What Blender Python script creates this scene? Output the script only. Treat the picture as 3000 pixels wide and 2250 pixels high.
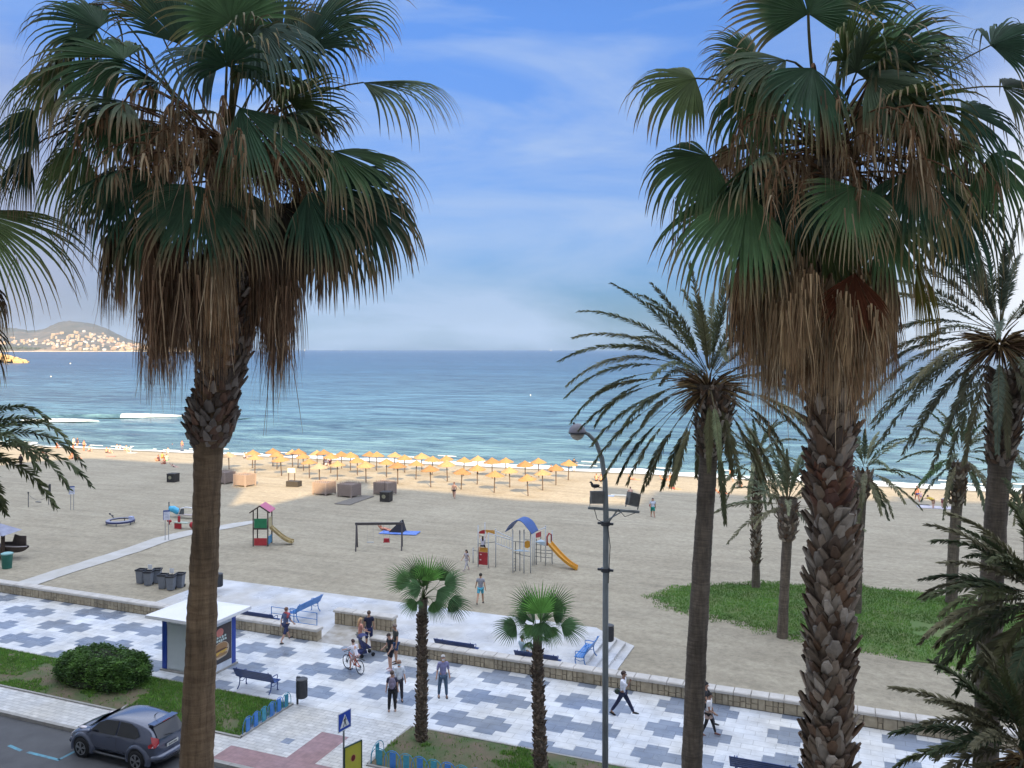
import bpy, math, random
import numpy as np
from mathutils import Vector, Matrix, noise as mnoise

for _o in list(bpy.data.objects): bpy.data.objects.remove(_o)
SC = bpy.context.scene
COL = SC.collection
R = math.radians
# world axes: X runs along the seafront street, Y towards the sea, Z up; promenade level is z = 0
CAMH = 14.5; YAW = R(21.9); FP = 1799.1; CX0 = 1106.0; HY = 754.3
FW = Vector((-math.sin(YAW), math.cos(YAW), 0)); RT = Vector((math.cos(YAW), math.sin(YAW), 0))
# ---------------------------------------------------------------- camera
cam_d = bpy.data.cameras.new("camera"); cam = bpy.data.objects.new("camera", cam_d); COL.objects.link(cam)
cam.location = (0, 0, CAMH); cam.rotation_euler = (R(90), 0, YAW)
cam_d.sensor_fit = 'HORIZONTAL'; cam_d.sensor_width = 36; cam_d.lens = 29.28; cam_d.shift_y = -0.034
cam_d.clip_start = 0.1; cam_d.clip_end = 90000
SC.camera = cam
# ---------------------------------------------------------------- sun, sky, exposure
SUN_EL = R(24.0); SUNXY = Vector((0.56, -0.83)).normalized()
SUN_DIR = Vector((SUNXY.x*math.cos(SUN_EL), SUNXY.y*math.cos(SUN_EL), math.sin(SUN_EL)))
sd = bpy.data.lights.new("sun", 'SUN'); so = bpy.data.objects.new("sun", sd); COL.objects.link(so)
sd.energy = 5.0; sd.angle = R(0.6); sd.color = (1.0, 0.74, 0.42)
so.rotation_euler = SUN_DIR.to_track_quat('Z', 'Y').to_euler(); so.location = (0, 0, 80)
SC.view_settings.view_transform = 'Standard'; SC.view_settings.look = 'None'
SC.view_settings.exposure = 1.4; SC.view_settings.gamma = 1.0; SC.view_settings.use_curve_mapping = False

def N(nt, t, **kw):
    n = nt.nodes.new(t)
    for k, v in kw.items():
        if k == 'ins':
            for a, b in v.items(): n.inputs[a].default_value = b
        else: setattr(n, k, v)
    return n
def mixc(nt, f, a, b, bt='MIX'):
    m = nt.nodes.new('ShaderNodeMix'); m.data_type = 'RGBA'; m.blend_type = bt
    for s, v in ((m.inputs[0], f), (m.inputs[6], a), (m.inputs[7], b)):
        if hasattr(v, 'links') or hasattr(v, 'is_linked'): nt.links.new(v, s)
        elif isinstance(v, (int, float)): s.default_value = v
        else: s.default_value = (v[0], v[1], v[2], 1)
    return m.outputs[2]
def ramp(nt, src, stops):
    r = nt.nodes.new('ShaderNodeValToRGB'); e = r.color_ramp.elements
    while len(e) < len(stops): e.new(0.5)
    for i, (p, c) in enumerate(stops):
        e[i].position = p; e[i].color = (c, c, c, 1) if isinstance(c, (int, float)) else (c[0], c[1], c[2], 1)
    nt.links.new(src, r.inputs[0]); return r.outputs[0]

w = bpy.data.worlds.new("World"); SC.world = w; w.use_nodes = True
nt = w.node_tree; nt.nodes.clear()
out = N(nt, 'ShaderNodeOutputWorld'); bg = N(nt, 'ShaderNodeBackground'); bg.inputs[1].default_value = 0.12
sky = N(nt, 'ShaderNodeTexSky', sky_type='NISHITA', sun_disc=False, sun_elevation=SUN_EL,
        sun_rotation=math.atan2(SUNXY.x, SUNXY.y), altitude=10, air_density=1.0, dust_density=1.0, ozone_density=2.2)
tc = N(nt, 'ShaderNodeTexCoord')
mp = N(nt, 'ShaderNodeMapping'); mp.inputs['Scale'].default_value = (1.0, 1.6, 5.5)
nt.links.new(tc.outputs['Generated'], mp.inputs[0])
nz = N(nt, 'ShaderNodeTexNoise', ins={'Scale': 1.9, 'Detail': 8.0, 'Roughness': 0.55, 'Distortion': 0.6})
nt.links.new(mp.outputs[0], nz.inputs['Vector'])
cl = ramp(nt, nz.outputs[0], [(0.42, 0.0), (0.66, 0.8)])
nz2 = N(nt, 'ShaderNodeTexNoise', ins={'Scale': 0.9, 'Detail': 3.0}); nt.links.new(mp.outputs[0], nz2.inputs['Vector'])
# two broad cloud banks: a bright one to the right of the view, a greyer low one to the left
def bank(dirv, p0, p1):
    d = N(nt, 'ShaderNodeVectorMath', operation='DOT_PRODUCT'); d.inputs[1].default_value = Vector(dirv).normalized()
    nt.links.new(tc.outputs['Generated'], d.inputs[0]); return ramp(nt, d.outputs['Value'], [(p0, 0.0), (p1, 1.0)])
def dirpx(fx, fy): return RT*((fx-CX0)/FP) + FW + Vector((0, 0, -(fy-HY)/FP))
bR = bank(dirpx(2850, 740), 0.92, 0.985); bL = bank(dirpx(-150, 660), 0.955, 0.999)
def mul(a, b, op='MULTIPLY', clamp=True):
    m = N(nt, 'ShaderNodeMath', operation=op); m.use_clamp = clamp
    for s, v in ((m.inputs[0], a), (m.inputs[1], b)):
        if isinstance(v, (int, float)): s.default_value = v
        else: nt.links.new(v, s)
    return m.outputs[0]
spz = N(nt, 'ShaderNodeSeparateXYZ'); nt.links.new(tc.outputs['Generated'], spz.inputs[0])
elev = spz.outputs[2]
c0 = mixc(nt, 1.0, sky.outputs[0], ramp(nt, elev, [(0.0, (.085, .19, .38)), (0.035, (.075, .145, .255)), (0.14, (.15, .225, .365)), (0.22, (.21, .28, .43)), (0.37, (.25, .375, .59))]), 'MULTIPLY')
c1 = mixc(nt, cl, c0, (1.5, 1.95, 2.75))
c2 = mixc(nt, mul(bR, mul(nz2.outputs[0], 0.75, 'ADD')), c1, (3.5, 3.5, 3.55))
c3 = mixc(nt, mul(bL, 0.75), c2, (1.45, 1.42, 1.75))
# bright cloud added overhead, above the view, to fill the shaded street and beach
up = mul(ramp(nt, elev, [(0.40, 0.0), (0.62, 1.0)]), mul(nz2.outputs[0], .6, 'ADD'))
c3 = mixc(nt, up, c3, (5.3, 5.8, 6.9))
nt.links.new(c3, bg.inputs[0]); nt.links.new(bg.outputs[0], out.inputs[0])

# ---------------------------------------------------------------- placing by measured ground positions
def G(fx, fy, z=0.0):
    D = FP*(CAMH-z)/(fy-HY); p = RT*((fx-CX0)/FP*D) + FW*D; return (p.x, p.y)
def WP(fx, fy, D): return RT*((fx-CX0)/FP*D) + FW*D + Vector((0, 0, CAMH-(fy-HY)/FP*D))
def UV(fx, v):
    k = (fx-CX0)/FP; D = v/(k*RT.y + FW.y); return (RT*(k*D)+FW*D).x
def shore_v(u):
    P = [(-260, 96), (-125, 103), (-90, 105.6), (-35, 109.2), (-18, 110.2), (19, 111.4), (70, 112), (400, 118)]
    if u <= P[0][0]: return P[0][1]
    for (a, b), (c, d) in zip(P, P[1:]):
        if u <= c: return b+(d-b)*(u-a)/(c-a)
    return P[-1][1]
SEA = -2.2
def zs(u, v):
    t = (v-35.0)/(shore_v(u)-35.0)
    K = [(-9, -.5), (0, -.45), (.35, -.75), (.7, -1.35), (.97, -2.0), (1.0, -2.2), (1.1, -3.0), (9, -6)]
    for (a, b), (c, d) in zip(K, K[1:]):
        if t <= c:
            z = b+(d-b)*(t-a)/(c-a); break
    else: z = -6
    if 0 < t < 1:
        z += 0.05*mnoise.noise((u*.25, v*.25, 0)) + 0.02*mnoise.noise((u*.9, v*.9, 3))
    gm = grass_d(u, v)
    return z + 0.22*gm
def inpoly(x, y, poly):
    c = False; n = len(poly); j = n-1
    for i in range(n):
        xi, yi = poly[i]; xj, yj = poly[j]
        if (yi > y) != (yj > y) and x < (xj-xi)*(y-yi)/(yj-yi)+xi: c = not c
        j = i
    return c
def pdist(x, y, poly):
    m = 1e9
    for i in range(len(poly)):
        ax, ay = poly[i-1]; bx, by = poly[i]; dx, dy = bx-ax, by-ay
        t = max(0, min(1, ((x-ax)*dx+(y-ay)*dy)/(dx*dx+dy*dy+1e-9)))
        m = min(m, math.hypot(x-ax-t*dx, y-ay-t*dy))
    return m
GRASSF = [(1385, 1291), (1430, 1266), (1500, 1254), (1640, 1250), (1850, 1256), (2060, 1280), (2300, 1310), (2300, 1500),
          (2060, 1452), (1850, 1410), (1700, 1381), (1560, 1346), (1450, 1320)]
GRASSP = [G(a, b, -0.5) for a, b in GRASSF]
def grass_d(u, v):
    if not (-15 < u < 25 and 36 < v < 62): return 0.0
    if not inpoly(u, v, GRASSP): return 0.0
    return min(1.0, pdist(u, v, GRASSP)/3.0)
def S(fx, fy):
    z = -1.0
    for _ in range(12):
        u, v = G(fx, fy, z); z = .5*z+.5*zs(u, v)
    return (u, v, zs(u, v))

# ---------------------------------------------------------------- materials
MATS = {}
def mat(name, col, rough=0.6, col2=None, nscale=4.0, namt=0.5, bump=0.0, bscale=None, metal=0.0, spec=0.5, detail=4.0,
        stretch=None, alpha=None, emit=None, attr=None, coat=0.0, objcol=False, trans=0.0):
    if name in MATS: return MATS[name]
    m = bpy.data.materials.new(name); m.use_nodes = True; nt = m.node_tree
    b = nt.nodes['Principled BSDF']; b.inputs['Roughness'].default_value = rough; b.inputs['Metallic'].default_value = metal
    b.inputs['Specular IOR Level'].default_value = spec
    if coat: b.inputs['Coat Weight'].default_value = coat; b.inputs['Coat Roughness'].default_value = 0.08
    tc = N(nt, 'ShaderNodeTexCoord'); src = tc.outputs['Object']
    if stretch:
        mp = N(nt, 'ShaderNodeMapping'); mp.inputs['Scale'].default_value = stretch; nt.links.new(src, mp.inputs[0]); src = mp.outputs[0]
    base = None
    if attr:
        a = N(nt, 'ShaderNodeAttribute', attribute_name=attr); base = a.outputs['Color']
    elif objcol:
        a = N(nt, 'ShaderNodeObjectInfo'); base = a.outputs['Color']
    if col2 is not None or base is not None:
        nz = N(nt, 'ShaderNodeTexNoise', ins={'Scale': nscale, 'Detail': detail, 'Roughness': 0.6}); nt.links.new(src, nz.inputs['Vector'])
        f = ramp(nt, nz.outputs[0], [(0.5-0.28*(1.01-namt), 0.0), (0.5+0.28*(1.01-namt)+.02, 1.0)]) if col2 is not None else ramp(nt, nz.outputs[0], [(0.3, 0.72), (0.7, 1.12)])
        c = mixc(nt, f, col, col2) if col2 is not None else mixc(nt, 1.0, base, f, 'MULTIPLY')
        nt.links.new(c, b.inputs['Base Color'])
    else:
        nz = N(nt, 'ShaderNodeTexNoise', ins={'Scale': nscale, 'Detail': 3.0}); nt.links.new(src, nz.inputs['Vector'])
        f = ramp(nt, nz.outputs[0], [(0.3, 0.88), (0.7, 1.08)])
        nt.links.new(mixc(nt, 1.0, col, f, 'MULTIPLY'), b.inputs['Base Color'])
    if bump:
        n2 = N(nt, 'ShaderNodeTexNoise', ins={'Scale': bscale or nscale*4, 'Detail': 4.0}); nt.links.new(src, n2.inputs['Vector'])
        bp = N(nt, 'ShaderNodeBump', ins={'Strength': min(1.0, bump), 'Distance': 0.02*max(1, bump)}); nt.links.new(n2.outputs[0], bp.inputs['Height'])
        nt.links.new(bp.outputs[0], b.inputs['Normal'])
    if trans:
        o = nt.nodes['Material Output']; tr = N(nt, 'ShaderNodeBsdfTranslucent'); ms = N(nt, 'ShaderNodeMixShader'); ms.inputs[0].default_value = trans
        lk = b.inputs['Base Color'].links[0].from_socket
        nt.links.new(lk, tr.inputs[0]); nt.links.new(b.outputs[0], ms.inputs[1]); nt.links.new(tr.outputs[0], ms.inputs[2]); nt.links.new(ms.outputs[0], o.inputs[0])
    MATS[name] = m; return m

# ---------------------------------------------------------------- mesh builder
class MB:
    def __init__(s): s.v = []; s.f = []; s.m = []; s.c = []; s.cur = (1, 1, 1); s.mi = 0; s.T = None
    def vs(s, pts):
        b = len(s.v)
        for p in pts:
            if s.T is not None: p = s.T @ Vector(p)
            s.v.append((p[0], p[1], p[2])); s.c.append(s.cur)
        return b
    def face(s, idx): s.f.append(tuple(idx)); s.m.append(s.mi)
    def poly(s, pts): b = s.vs(pts); s.face(range(b, b+len(pts)))
    def box(s, x0, y0, z0, x1, y1, z1, bev=0):
        b = s.vs([(x0,y0,z0),(x1,y0,z0),(x1,y1,z0),(x0,y1,z0),(x0,y0,z1),(x1,y0,z1),(x1,y1,z1),(x0,y1,z1)])
        for q in ((0,3,2,1),(4,5,6,7),(0,1,5,4),(1,2,6,5),(2,3,7,6),(3,0,4,7)): s.face([b+i for i in q])
    def prism(s, pts, z0, z1):
        n = len(pts)
        A = [(*p[:2], z0 if len(p) < 3 else p[2]) for p in pts]
        b = s.vs(A); t = s.vs([(p[0], p[1], z1) for p in pts])
        s.face([b+i for i in range(n-1, -1, -1)]); s.face([t+i for i in range(n)])
        for i in range(n): j = (i+1) % n; s.face((b+i, b+j, t+j, t+i))
    def tube(s, pts, r, n=6, cap=True, flat=1.0):
        pts = [Vector(p) for p in pts]; rr = r if isinstance(r, (list, tuple)) else [r]*len(pts)
        rings = []; up = Vector((0, 0, 1))
        for i, p in enumerate(pts):
            d = (pts[min(i+1, len(pts)-1)]-pts[max(i-1, 0)])
            if d.length < 1e-9: d = Vector((0, 0, 1))
            d.normalize()
            a = d.cross(up)
            if a.length < 1e-3: a = d.cross(Vector((0, 1, 0)))
            if rings and a.dot(pa) < 0: a = -a
            a.normalize(); pa = a; b = d.cross(a)
            rings.append(s.vs([p + a*(rr[i]*math.cos(2*math.pi*k/n)) + b*(rr[i]*flat*math.sin(2*math.pi*k/n)) for k in range(n)]))
        for x, y in zip(rings, rings[1:]):
            for k in range(n): s.face((x+k, x+(k+1) % n, y+(k+1) % n, y+k))
        if cap: s.face([rings[0]+k for k in range(n-1, -1, -1)]); s.face([rings[-1]+k for k in range(n)])
    def bar(s, a, b, w, h=None):
        a, b = Vector(a), Vector(b); h = h or w; d = (b-a).normalized(); x = d.cross(Vector((0, 0, 1)))
        if x.length < 1e-3: x = Vector((1, 0, 0))
        x.normalize(); y = x.cross(d)
        q = [x*(i*w/2)+y*(j*h/2) for i, j in ((-1,-1),(1,-1),(1,1),(-1,1))]
        i = s.vs([a+p for p in q]+[b+p for p in q])
        for f in ((3,2,1,0),(4,5,6,7),(0,1,5,4),(1,2,6,5),(2,3,7,6),(3,0,4,7)): s.face([i+k for k in f])
    def lathe(s, prof, c=(0,0,0), n=16, sx=1.0, sy=1.0, cap=True):
        rings = [s.vs([(c[0]+r*sx*math.cos(2*math.pi*k/n), c[1]+r*sy*math.sin(2*math.pi*k/n), c[2]+z) for k in range(n)]) for r, z in prof]
        for x, y in zip(rings, rings[1:]):
            for k in range(n): s.face((x+k, x+(k+1) % n, y+(k+1) % n, y+k))
        if cap: s.face([rings[0]+k for k in range(n-1, -1, -1)]); s.face([rings[-1]+k for k in range(n)])
    def ell(s, c, r, n=10, m=7):
        prof = [(math.cos(t), math.sin(t)) for t in [(-.5+(j+.02)/(m-1+.04))*math.pi for j in range(m)]]
        rings = [s.vs([(c[0]+r[0]*a*math.cos(2*math.pi*k/n), c[1]+r[1]*a*math.sin(2*math.pi*k/n), c[2]+r[2]*b) for k in range(n)]) for a, b in prof]
        for x, y in zip(rings, rings[1:]):
            for k in range(n): s.face((x+k, x+(k+1) % n, y+(k+1) % n, y+k))
        s.face([rings[0]+k for k in range(n-1, -1, -1)]); s.face([rings[-1]+k for k in range(n)])
    def build(s, name, mats, parent=None, smooth=False, col=False, **tags):
        me = bpy.data.meshes.new(name); me.from_pydata(s.v, [], s.f)
        ms = mats if isinstance(mats, (list, tuple)) else [mats]
        for m in ms: me.materials.append(m)
        if len(ms) > 1: me.polygons.foreach_set('material_index', s.m)
        if col:
            ca = me.color_attributes.new('Col', 'FLOAT_COLOR', 'POINT')
            a = np.ones((len(s.v), 4), dtype=np.float32); a[:, :3] = np.array(s.c, dtype=np.float32); ca.data.foreach_set('color', a.ravel())
        if smooth: me.polygons.foreach_set('use_smooth', [True]*len(s.f))
        me.update()
        return obj(name, me, parent, **tags)
def obj(name, me, parent=None, label=None, cat=None, group=None, kind=None, loc=None, rz=None):
    o = bpy.data.objects.new(name, me); COL.objects.link(o)
    if parent is not None: o.parent = parent
    tag(o, label, cat, group, kind)
    if loc is not None: o.location = loc
    if rz is not None: o.rotation_euler = (0, 0, rz)
    return o
def tag(o, label=None, cat=None, group=None, kind=None):
    for k, v in (('label', label), ('category', cat), ('group', group), ('kind', kind)):
        if v: o[k] = v
    return o
def thing(name, label, cat, loc=(0, 0, 0), rz=0.0, group=None):
    return obj(name, None, None, label, cat, group, None, loc, rz)
def kids(o): return [c for c in bpy.data.objects if c.parent == o]
def dup(root, loc, rz=0.0, label=None, ks=None, sc=None):
    def cp(o, par):
        c = o.copy(); COL.objects.link(c); c.parent = par
        for k in (KID.get(o.name) or []): cp(k, c)
        return c
    r = cp(root, None); r.location = loc; r.rotation_euler = (0, 0, rz)
    if sc: r.scale = (sc, sc, sc)
    if label: r['label'] = label
    return r
KID = {}
def index_kids(root):
    KID[root.name] = kids(root)
    for k in KID[root.name]: index_kids(k)
def rect_sheet(name, x0, y0, x1, y1, z, m, kind='structure', nx=1, ny=1, **k):
    b = MB()
    xs = [x0+(x1-x0)*i/nx for i in range(nx+1)]; ys = [y0+(y1-y0)*i/ny for i in range(ny+1)]
    i0 = b.vs([(x, y, z) for y in ys for x in xs])
    for j in range(ny):
        for i in range(nx): a = i0+j*(nx+1)+i; b.face((a, a+1, a+nx+2, a+nx+1))
    return b.build(name, m, kind=kind, **k)
WHITE = (0.78, 0.78, 0.76)
# ================================================================= SETTING
def tile_mat(name, c1, c2, grout, w, h, nscale=1.2, wet=True, off=0.5, gz=.012):
    m = bpy.data.materials.new(name); m.use_nodes = True; nt = m.node_tree; b = nt.nodes['Principled BSDF']
    tc = N(nt, 'ShaderNodeTexCoord')
    br = N(nt, 'ShaderNodeTexBrick', offset=off, ins={'Scale': 1.0, 'Mortar Size': gz, 'Mortar Smooth': 0.3, 'Bias': 0.0, 'Brick Width': w, 'Row Height': h})
    br.inputs['Color1'].default_value = (*c1, 1); br.inputs['Color2'].default_value = (*c2, 1); br.inputs['Mortar'].default_value = (*grout, 1)
    nt.links.new(tc.outputs['Object'], br.inputs['Vector'])
    nz = N(nt, 'ShaderNodeTexNoise', ins={'Scale': nscale, 'Detail': 8.0, 'Roughness': .62}); nt.links.new(tc.outputs['Object'], nz.inputs['Vector'])
    f = ramp(nt, nz.outputs[0], [(0.32, 0.78), (0.62, 1.06)])
    n3 = N(nt, 'ShaderNodeTexNoise', ins={'Scale': 0.35, 'Detail': 3.0}); nt.links.new(tc.outputs['Object'], n3.inputs['Vector'])
    c = mixc(nt, 1.0, br.outputs['Color'], f, 'MULTIPLY'); c = mixc(nt, 1.0, c, ramp(nt, n3.outputs[0], [(0.35, (0.93, 0.90, 0.84)), (0.65, (1.0, 1.02, 1.05))]), 'MULTIPLY')
    nt.links.new(c, b.inputs['Base Color'])
    n2 = N(nt, 'ShaderNodeTexNoise', ins={'Scale': 0.55, 'Detail': 4.0}); nt.links.new(tc.outputs['Object'], n2.inputs['Vector'])
    nt.links.new(ramp(nt, n2.outputs[0], [(0.38, 0.22 if wet else .5), (0.62, 0.6)]), b.inputs['Roughness'])
    b.inputs['Specular IOR Level'].default_value = 0.4
    MATS[name] = m; return m
M_wt = tile_mat('white_paving', (0.68, 0.69, 0.70), (0.60, 0.615, 0.63), (0.42, 0.42, 0.42), 0.8, 0.4)
M_gt = tile_mat('grey_paving', (0.235, 0.27, 0.33), (0.20, 0.235, 0.30), (0.15, 0.165, 0.20), 0.8, 0.4)
M_sm = tile_mat('small_paving', (0.60, 0.595, 0.58), (0.50, 0.50, 0.49), (0.33, 0.32, 0.31), 0.4, 0.2, 2.2, False)
M_pink = tile_mat('pink_paving', (0.32, 0.195, 0.20), (0.285, 0.175, 0.18), (0.22, 0.15, 0.15), 0.2, 0.2, 3.0, False, 0.0, .006)
M_terr = tile_mat('terrace_paving', (0.57, 0.565, 0.56), (0.53, 0.525, 0.52), (0.46, 0.45, 0.44), 0.6, 0.6, 0.7, True, 0.0, .006)
M_kerb = mat('kerb_concrete', (0.34, 0.33, 0.31), 0.75, (0.25, 0.24, 0.22), 3.0, .3, bump=.3)
M_road = mat('asphalt', (0.085, 0.087, 0.092), 0.75, (0.055, 0.056, 0.06), 1.2, .1, bump=.4, bscale=60)
M_soil = mat('planting_soil', (0.15, 0.11, 0.075), 0.95, (0.05, 0.10, 0.025), 0.9, .45, bump=.6, bscale=22)
M_blue = mat('blue_paint', (0.03, 0.16, 0.52), 0.35, (0.04, 0.22, 0.60), 6, .3)
M_navy = mat('dark_blue_paint', (0.012, 0.04, 0.17), 0.3, (0.02, 0.06, 0.24), 5, .3)
M_galv = mat('galvanised_steel', (0.30, 0.32, 0.34), 0.45, (0.23, 0.25, 0.27), 6, .3, metal=.4)
M_dark = mat('dark_plastic', (0.045, 0.048, 0.055), 0.45)
M_black = mat('black_rubber', (0.012, 0.012, 0.013), 0.6)
M_white = mat('white_paint', (0.74, 0.75, 0.77), 0.4)
M_grassy = mat('grass_blades', (0.05, 0.13, 0.025), 0.7, attr='Col', nscale=1.5, trans=.25)

# --- sea bed / sand sheet (one sheet from the wall down under the water)
def sand_mat():
    m = bpy.data.materials.new('beach_sand'); m.use_nodes = True; nt = m.node_tree; b = nt.nodes['Principled BSDF']
    tc = N(nt, 'ShaderNodeTexCoord'); src = tc.outputs['Object']
    n1 = N(nt, 'ShaderNodeTexNoise', ins={'Scale': 0.12, 'Detail': 8.0, 'Roughness': .65}); nt.links.new(src, n1.inputs['Vector'])
    n2 = N(nt, 'ShaderNodeTexNoise', ins={'Scale': 2.6, 'Detail': 8.0, 'Roughness': .75}); nt.links.new(src, n2.inputs['Vector'])
    mp = N(nt, 'ShaderNodeMapping'); mp.inputs['Rotation'].default_value = (0, 0, .35); mp.inputs['Scale'].default_value = (.35, 2.2, 1); nt.links.new(src, mp.inputs[0])
    n3 = N(nt, 'ShaderNodeTexNoise', ins={'Scale': .5, 'Detail': 5.0}); nt.links.new(mp.outputs[0], n3.inputs['Vector'])
    c = mixc(nt, ramp(nt, n1.outputs[0], [(.35, 0.0), (.65, 1.0)]), (0.330, 0.292, 0.222), (0.385, 0.345, 0.265))
    c = mixc(nt, 1.0, c, ramp(nt, n2.outputs[0], [(.28, .70), (.62, 1.08)]), 'MULTIPLY')
    c = mixc(nt, 1.0, c, ramp(nt, n3.outputs[0], [(.30, .86), (.60, 1.04)]), 'MULTIPLY')
    a = N(nt, 'ShaderNodeAttribute', attribute_name='Col')
    c = mixc(nt, 1.0, c, a.outputs['Color'], 'MULTIPLY')
    nt.links.new(c, b.inputs['Base Color']); b.inputs['Roughness'].default_value = .9; b.inputs['Specular IOR Level'].default_value = .2
    n4 = N(nt, 'ShaderNodeTexNoise', ins={'Scale': 2.4, 'Detail': 7.0, 'Roughness': .75}); nt.links.new(src, n4.inputs['Vector'])
    vo = N(nt, 'ShaderNodeTexVoronoi', feature='SMOOTH_F1', ins={'Scale': 2.6, 'Smoothness': .6}); nt.links.new(src, vo.inputs['Vector'])
    c = mixc(nt, 1.0, c, ramp(nt, vo.outputs['Distance'], [(.05, .88), (.32, 1.04)]), 'MULTIPLY'); nt.links.new(c, b.inputs['Base Color'])
    bp = N(nt, 'ShaderNodeBump', ins={'Strength': 1.0, 'Distance': .10}); nt.links.new(n4.outputs[0], bp.inputs['Height']); nt.links.new(bp.outputs[0], b.inputs['Normal'])
    MATS['beach_sand'] = m; return m
M_sand = sand_mat()
def build_sand():
    us = list(np.arange(-300, -100, 8.0))+list(np.arange(-100, 40, 0.8))+list(np.arange(40, 320, 10.0))
    vv = list(np.arange(35.05, 64, 0.7))+list(np.arange(64, 118, 0.9))+[120, 126, 135, 150, 200]
    b = MB(); n = len(us); wet = []
    for v in vv:
        for u in us:
            d = shore_v(u)-v
            k = 1.0 if d > 3.2 else (0.62+0.38*max(0, min(1, (d-1.2)/2.0)))
            b.cur = (k, k*(.99), k*.97); b.vs([(u, v, zs(u, v))])
    for j in range(len(vv)-1):
        for i in range(n-1): a = j*n+i; b.face((a, a+1, a+n+1, a+n))
    b.build('beach_sand', M_sand, smooth=True, col=True, kind='structure')
build_sand()

# --- sea
def sea_mat():
    m = bpy.data.materials.new('sea_water'); m.use_nodes = True; nt = m.node_tree; b = nt.nodes['Principled BSDF']
    tc = N(nt, 'ShaderNodeTexCoord'); src = tc.outputs['Object']
    sp = N(nt, 'ShaderNodeSeparateXYZ'); nt.links.new(src, sp.inputs[0])
    d = N(nt, 'ShaderNodeMapRange', clamp=True, ins={1: 0.0, 2: 1.0}); 
    mr = N(nt, 'ShaderNodeMapRange'); mr.inputs[1].default_value = 100; mr.inputs[2].default_value = 2000
    nt.links.new(sp.outputs[1], mr.inputs[0])
    lg = N(nt, 'ShaderNodeMath', operation='POWER'); nt.links.new(mr.outputs[0], lg.inputs[0]); lg.inputs[1].default_value = .38
    base = ramp(nt, lg.outputs[0], [(0.0, (0.12, 0.20, 0.21)), (0.14, (0.10, 0.185, 0.215)), (0.30, (0.055, 0.125, 0.175)), (0.60, (0.018, 0.06, 0.115)), (1.0, (0.013, 0.045, 0.10))])
    mp = N(nt, 'ShaderNodeMapping'); mp.inputs['Scale'].default_value = (.33, 1, 1); mp.inputs['Rotation'].default_value = (0, 0, .05); nt.links.new(src, mp.inputs[0])
    n1 = N(nt, 'ShaderNodeTexNoise', ins={'Scale': .20, 'Detail': 10.0, 'Roughness': .72, 'Distortion': .4}); nt.links.new(mp.outputs[0], n1.inputs['Vector'])
    mpb = N(nt, 'ShaderNodeMapping'); mpb.inputs['Scale'].default_value = (.004, .02, 1); nt.links.new(src, mpb.inputs[0])
    n3 = N(nt, 'ShaderNodeTexNoise', ins={'Scale': 1.0, 'Detail': 6.0}); nt.links.new(mpb.outputs[0], n3.inputs['Vector'])
    c = mixc(nt, 1.0, base, ramp(nt, n1.outputs[0], [(.38, (.30, .42, .55)), (.62, (1.9, 1.8, 1.65))]), 'MULTIPLY')
    c = mixc(nt, 1.0, c, ramp(nt, n3.outputs[0], [(.35, .82), (.65, 1.2)]), 'MULTIPLY')
    nt.links.new(c, b.inputs['Base Color']); b.inputs['Roughness'].default_value = .22; b.inputs['IOR'].default_value = 1.33
    n2 = N(nt, 'ShaderNodeTexNoise', ins={'Scale': .5, 'Detail': 7.0, 'Roughness': .6}); nt.links.new(mp.outputs[0], n2.inputs['Vector'])
    bp = N(nt, 'ShaderNodeBump', ins={'Strength': 1.0, 'Distance': 1.1}); nt.links.new(n2.outputs[0], bp.inputs['Height'])
    nt.links.new(bp.outputs[0], b.inputs['Normal']); MATS['sea'] = m; return m
M_sea = sea_mat()
M_foam = mat('sea_foam', (0.62, 0.66, 0.68), .8, (0.46, 0.53, 0.57), .9, .3, bump=.8, bscale=3)
def build_sea():
    b = MB(); us = [-14600, -6000, -2500, -1000, -500]+list(np.arange(-300, 200, 4.0))+[260, 400, 1000, 3000, 9000, 14600]
    vv = list(np.arange(96, 190, 1.5))+[195, 205, 220, 250, 300, 400, 700, 1500, 4000, 9000, 14600]
    n = len(us)
    for v in vv:
        for u in us:
            z = SEA
            if v < 190 and -300 <= u <= 200:
                e = max(0, min(1, (v-shore_v(u)-1)/6))*min(1, (190-v)/20)
                z += e*(.14*math.sin(v*.55+u*.02+1.5*mnoise.noise((u*.02, v*.05, 1)))+.12*mnoise.noise((u*.08, v*.3, 5)))
            b.vs([(u, v, z)])
    for j in range(len(vv)-1):
        for i in range(n-1): a = j*n+i; b.face((a, a+1, a+n+1, a+n))
    b.build('sea_water', M_sea, smooth=True, kind='structure')
build_sea()
def foam_band(name, pts, zoff):
    b = MB(); rows = []
    for (u, va, vb) in pts:
        rows.append(b.vs([(u, va, max(zs(u, va), SEA)+zoff), (u, va*.6+vb*.4, SEA+zoff+.09), (u, vb, SEA+zoff+.01)]))
    for x, y in zip(rows, rows[1:]):
        b.face((x, y, y+1, x+1)); b.face((x+1, y+1, y+2, x+2))
    return b
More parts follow.
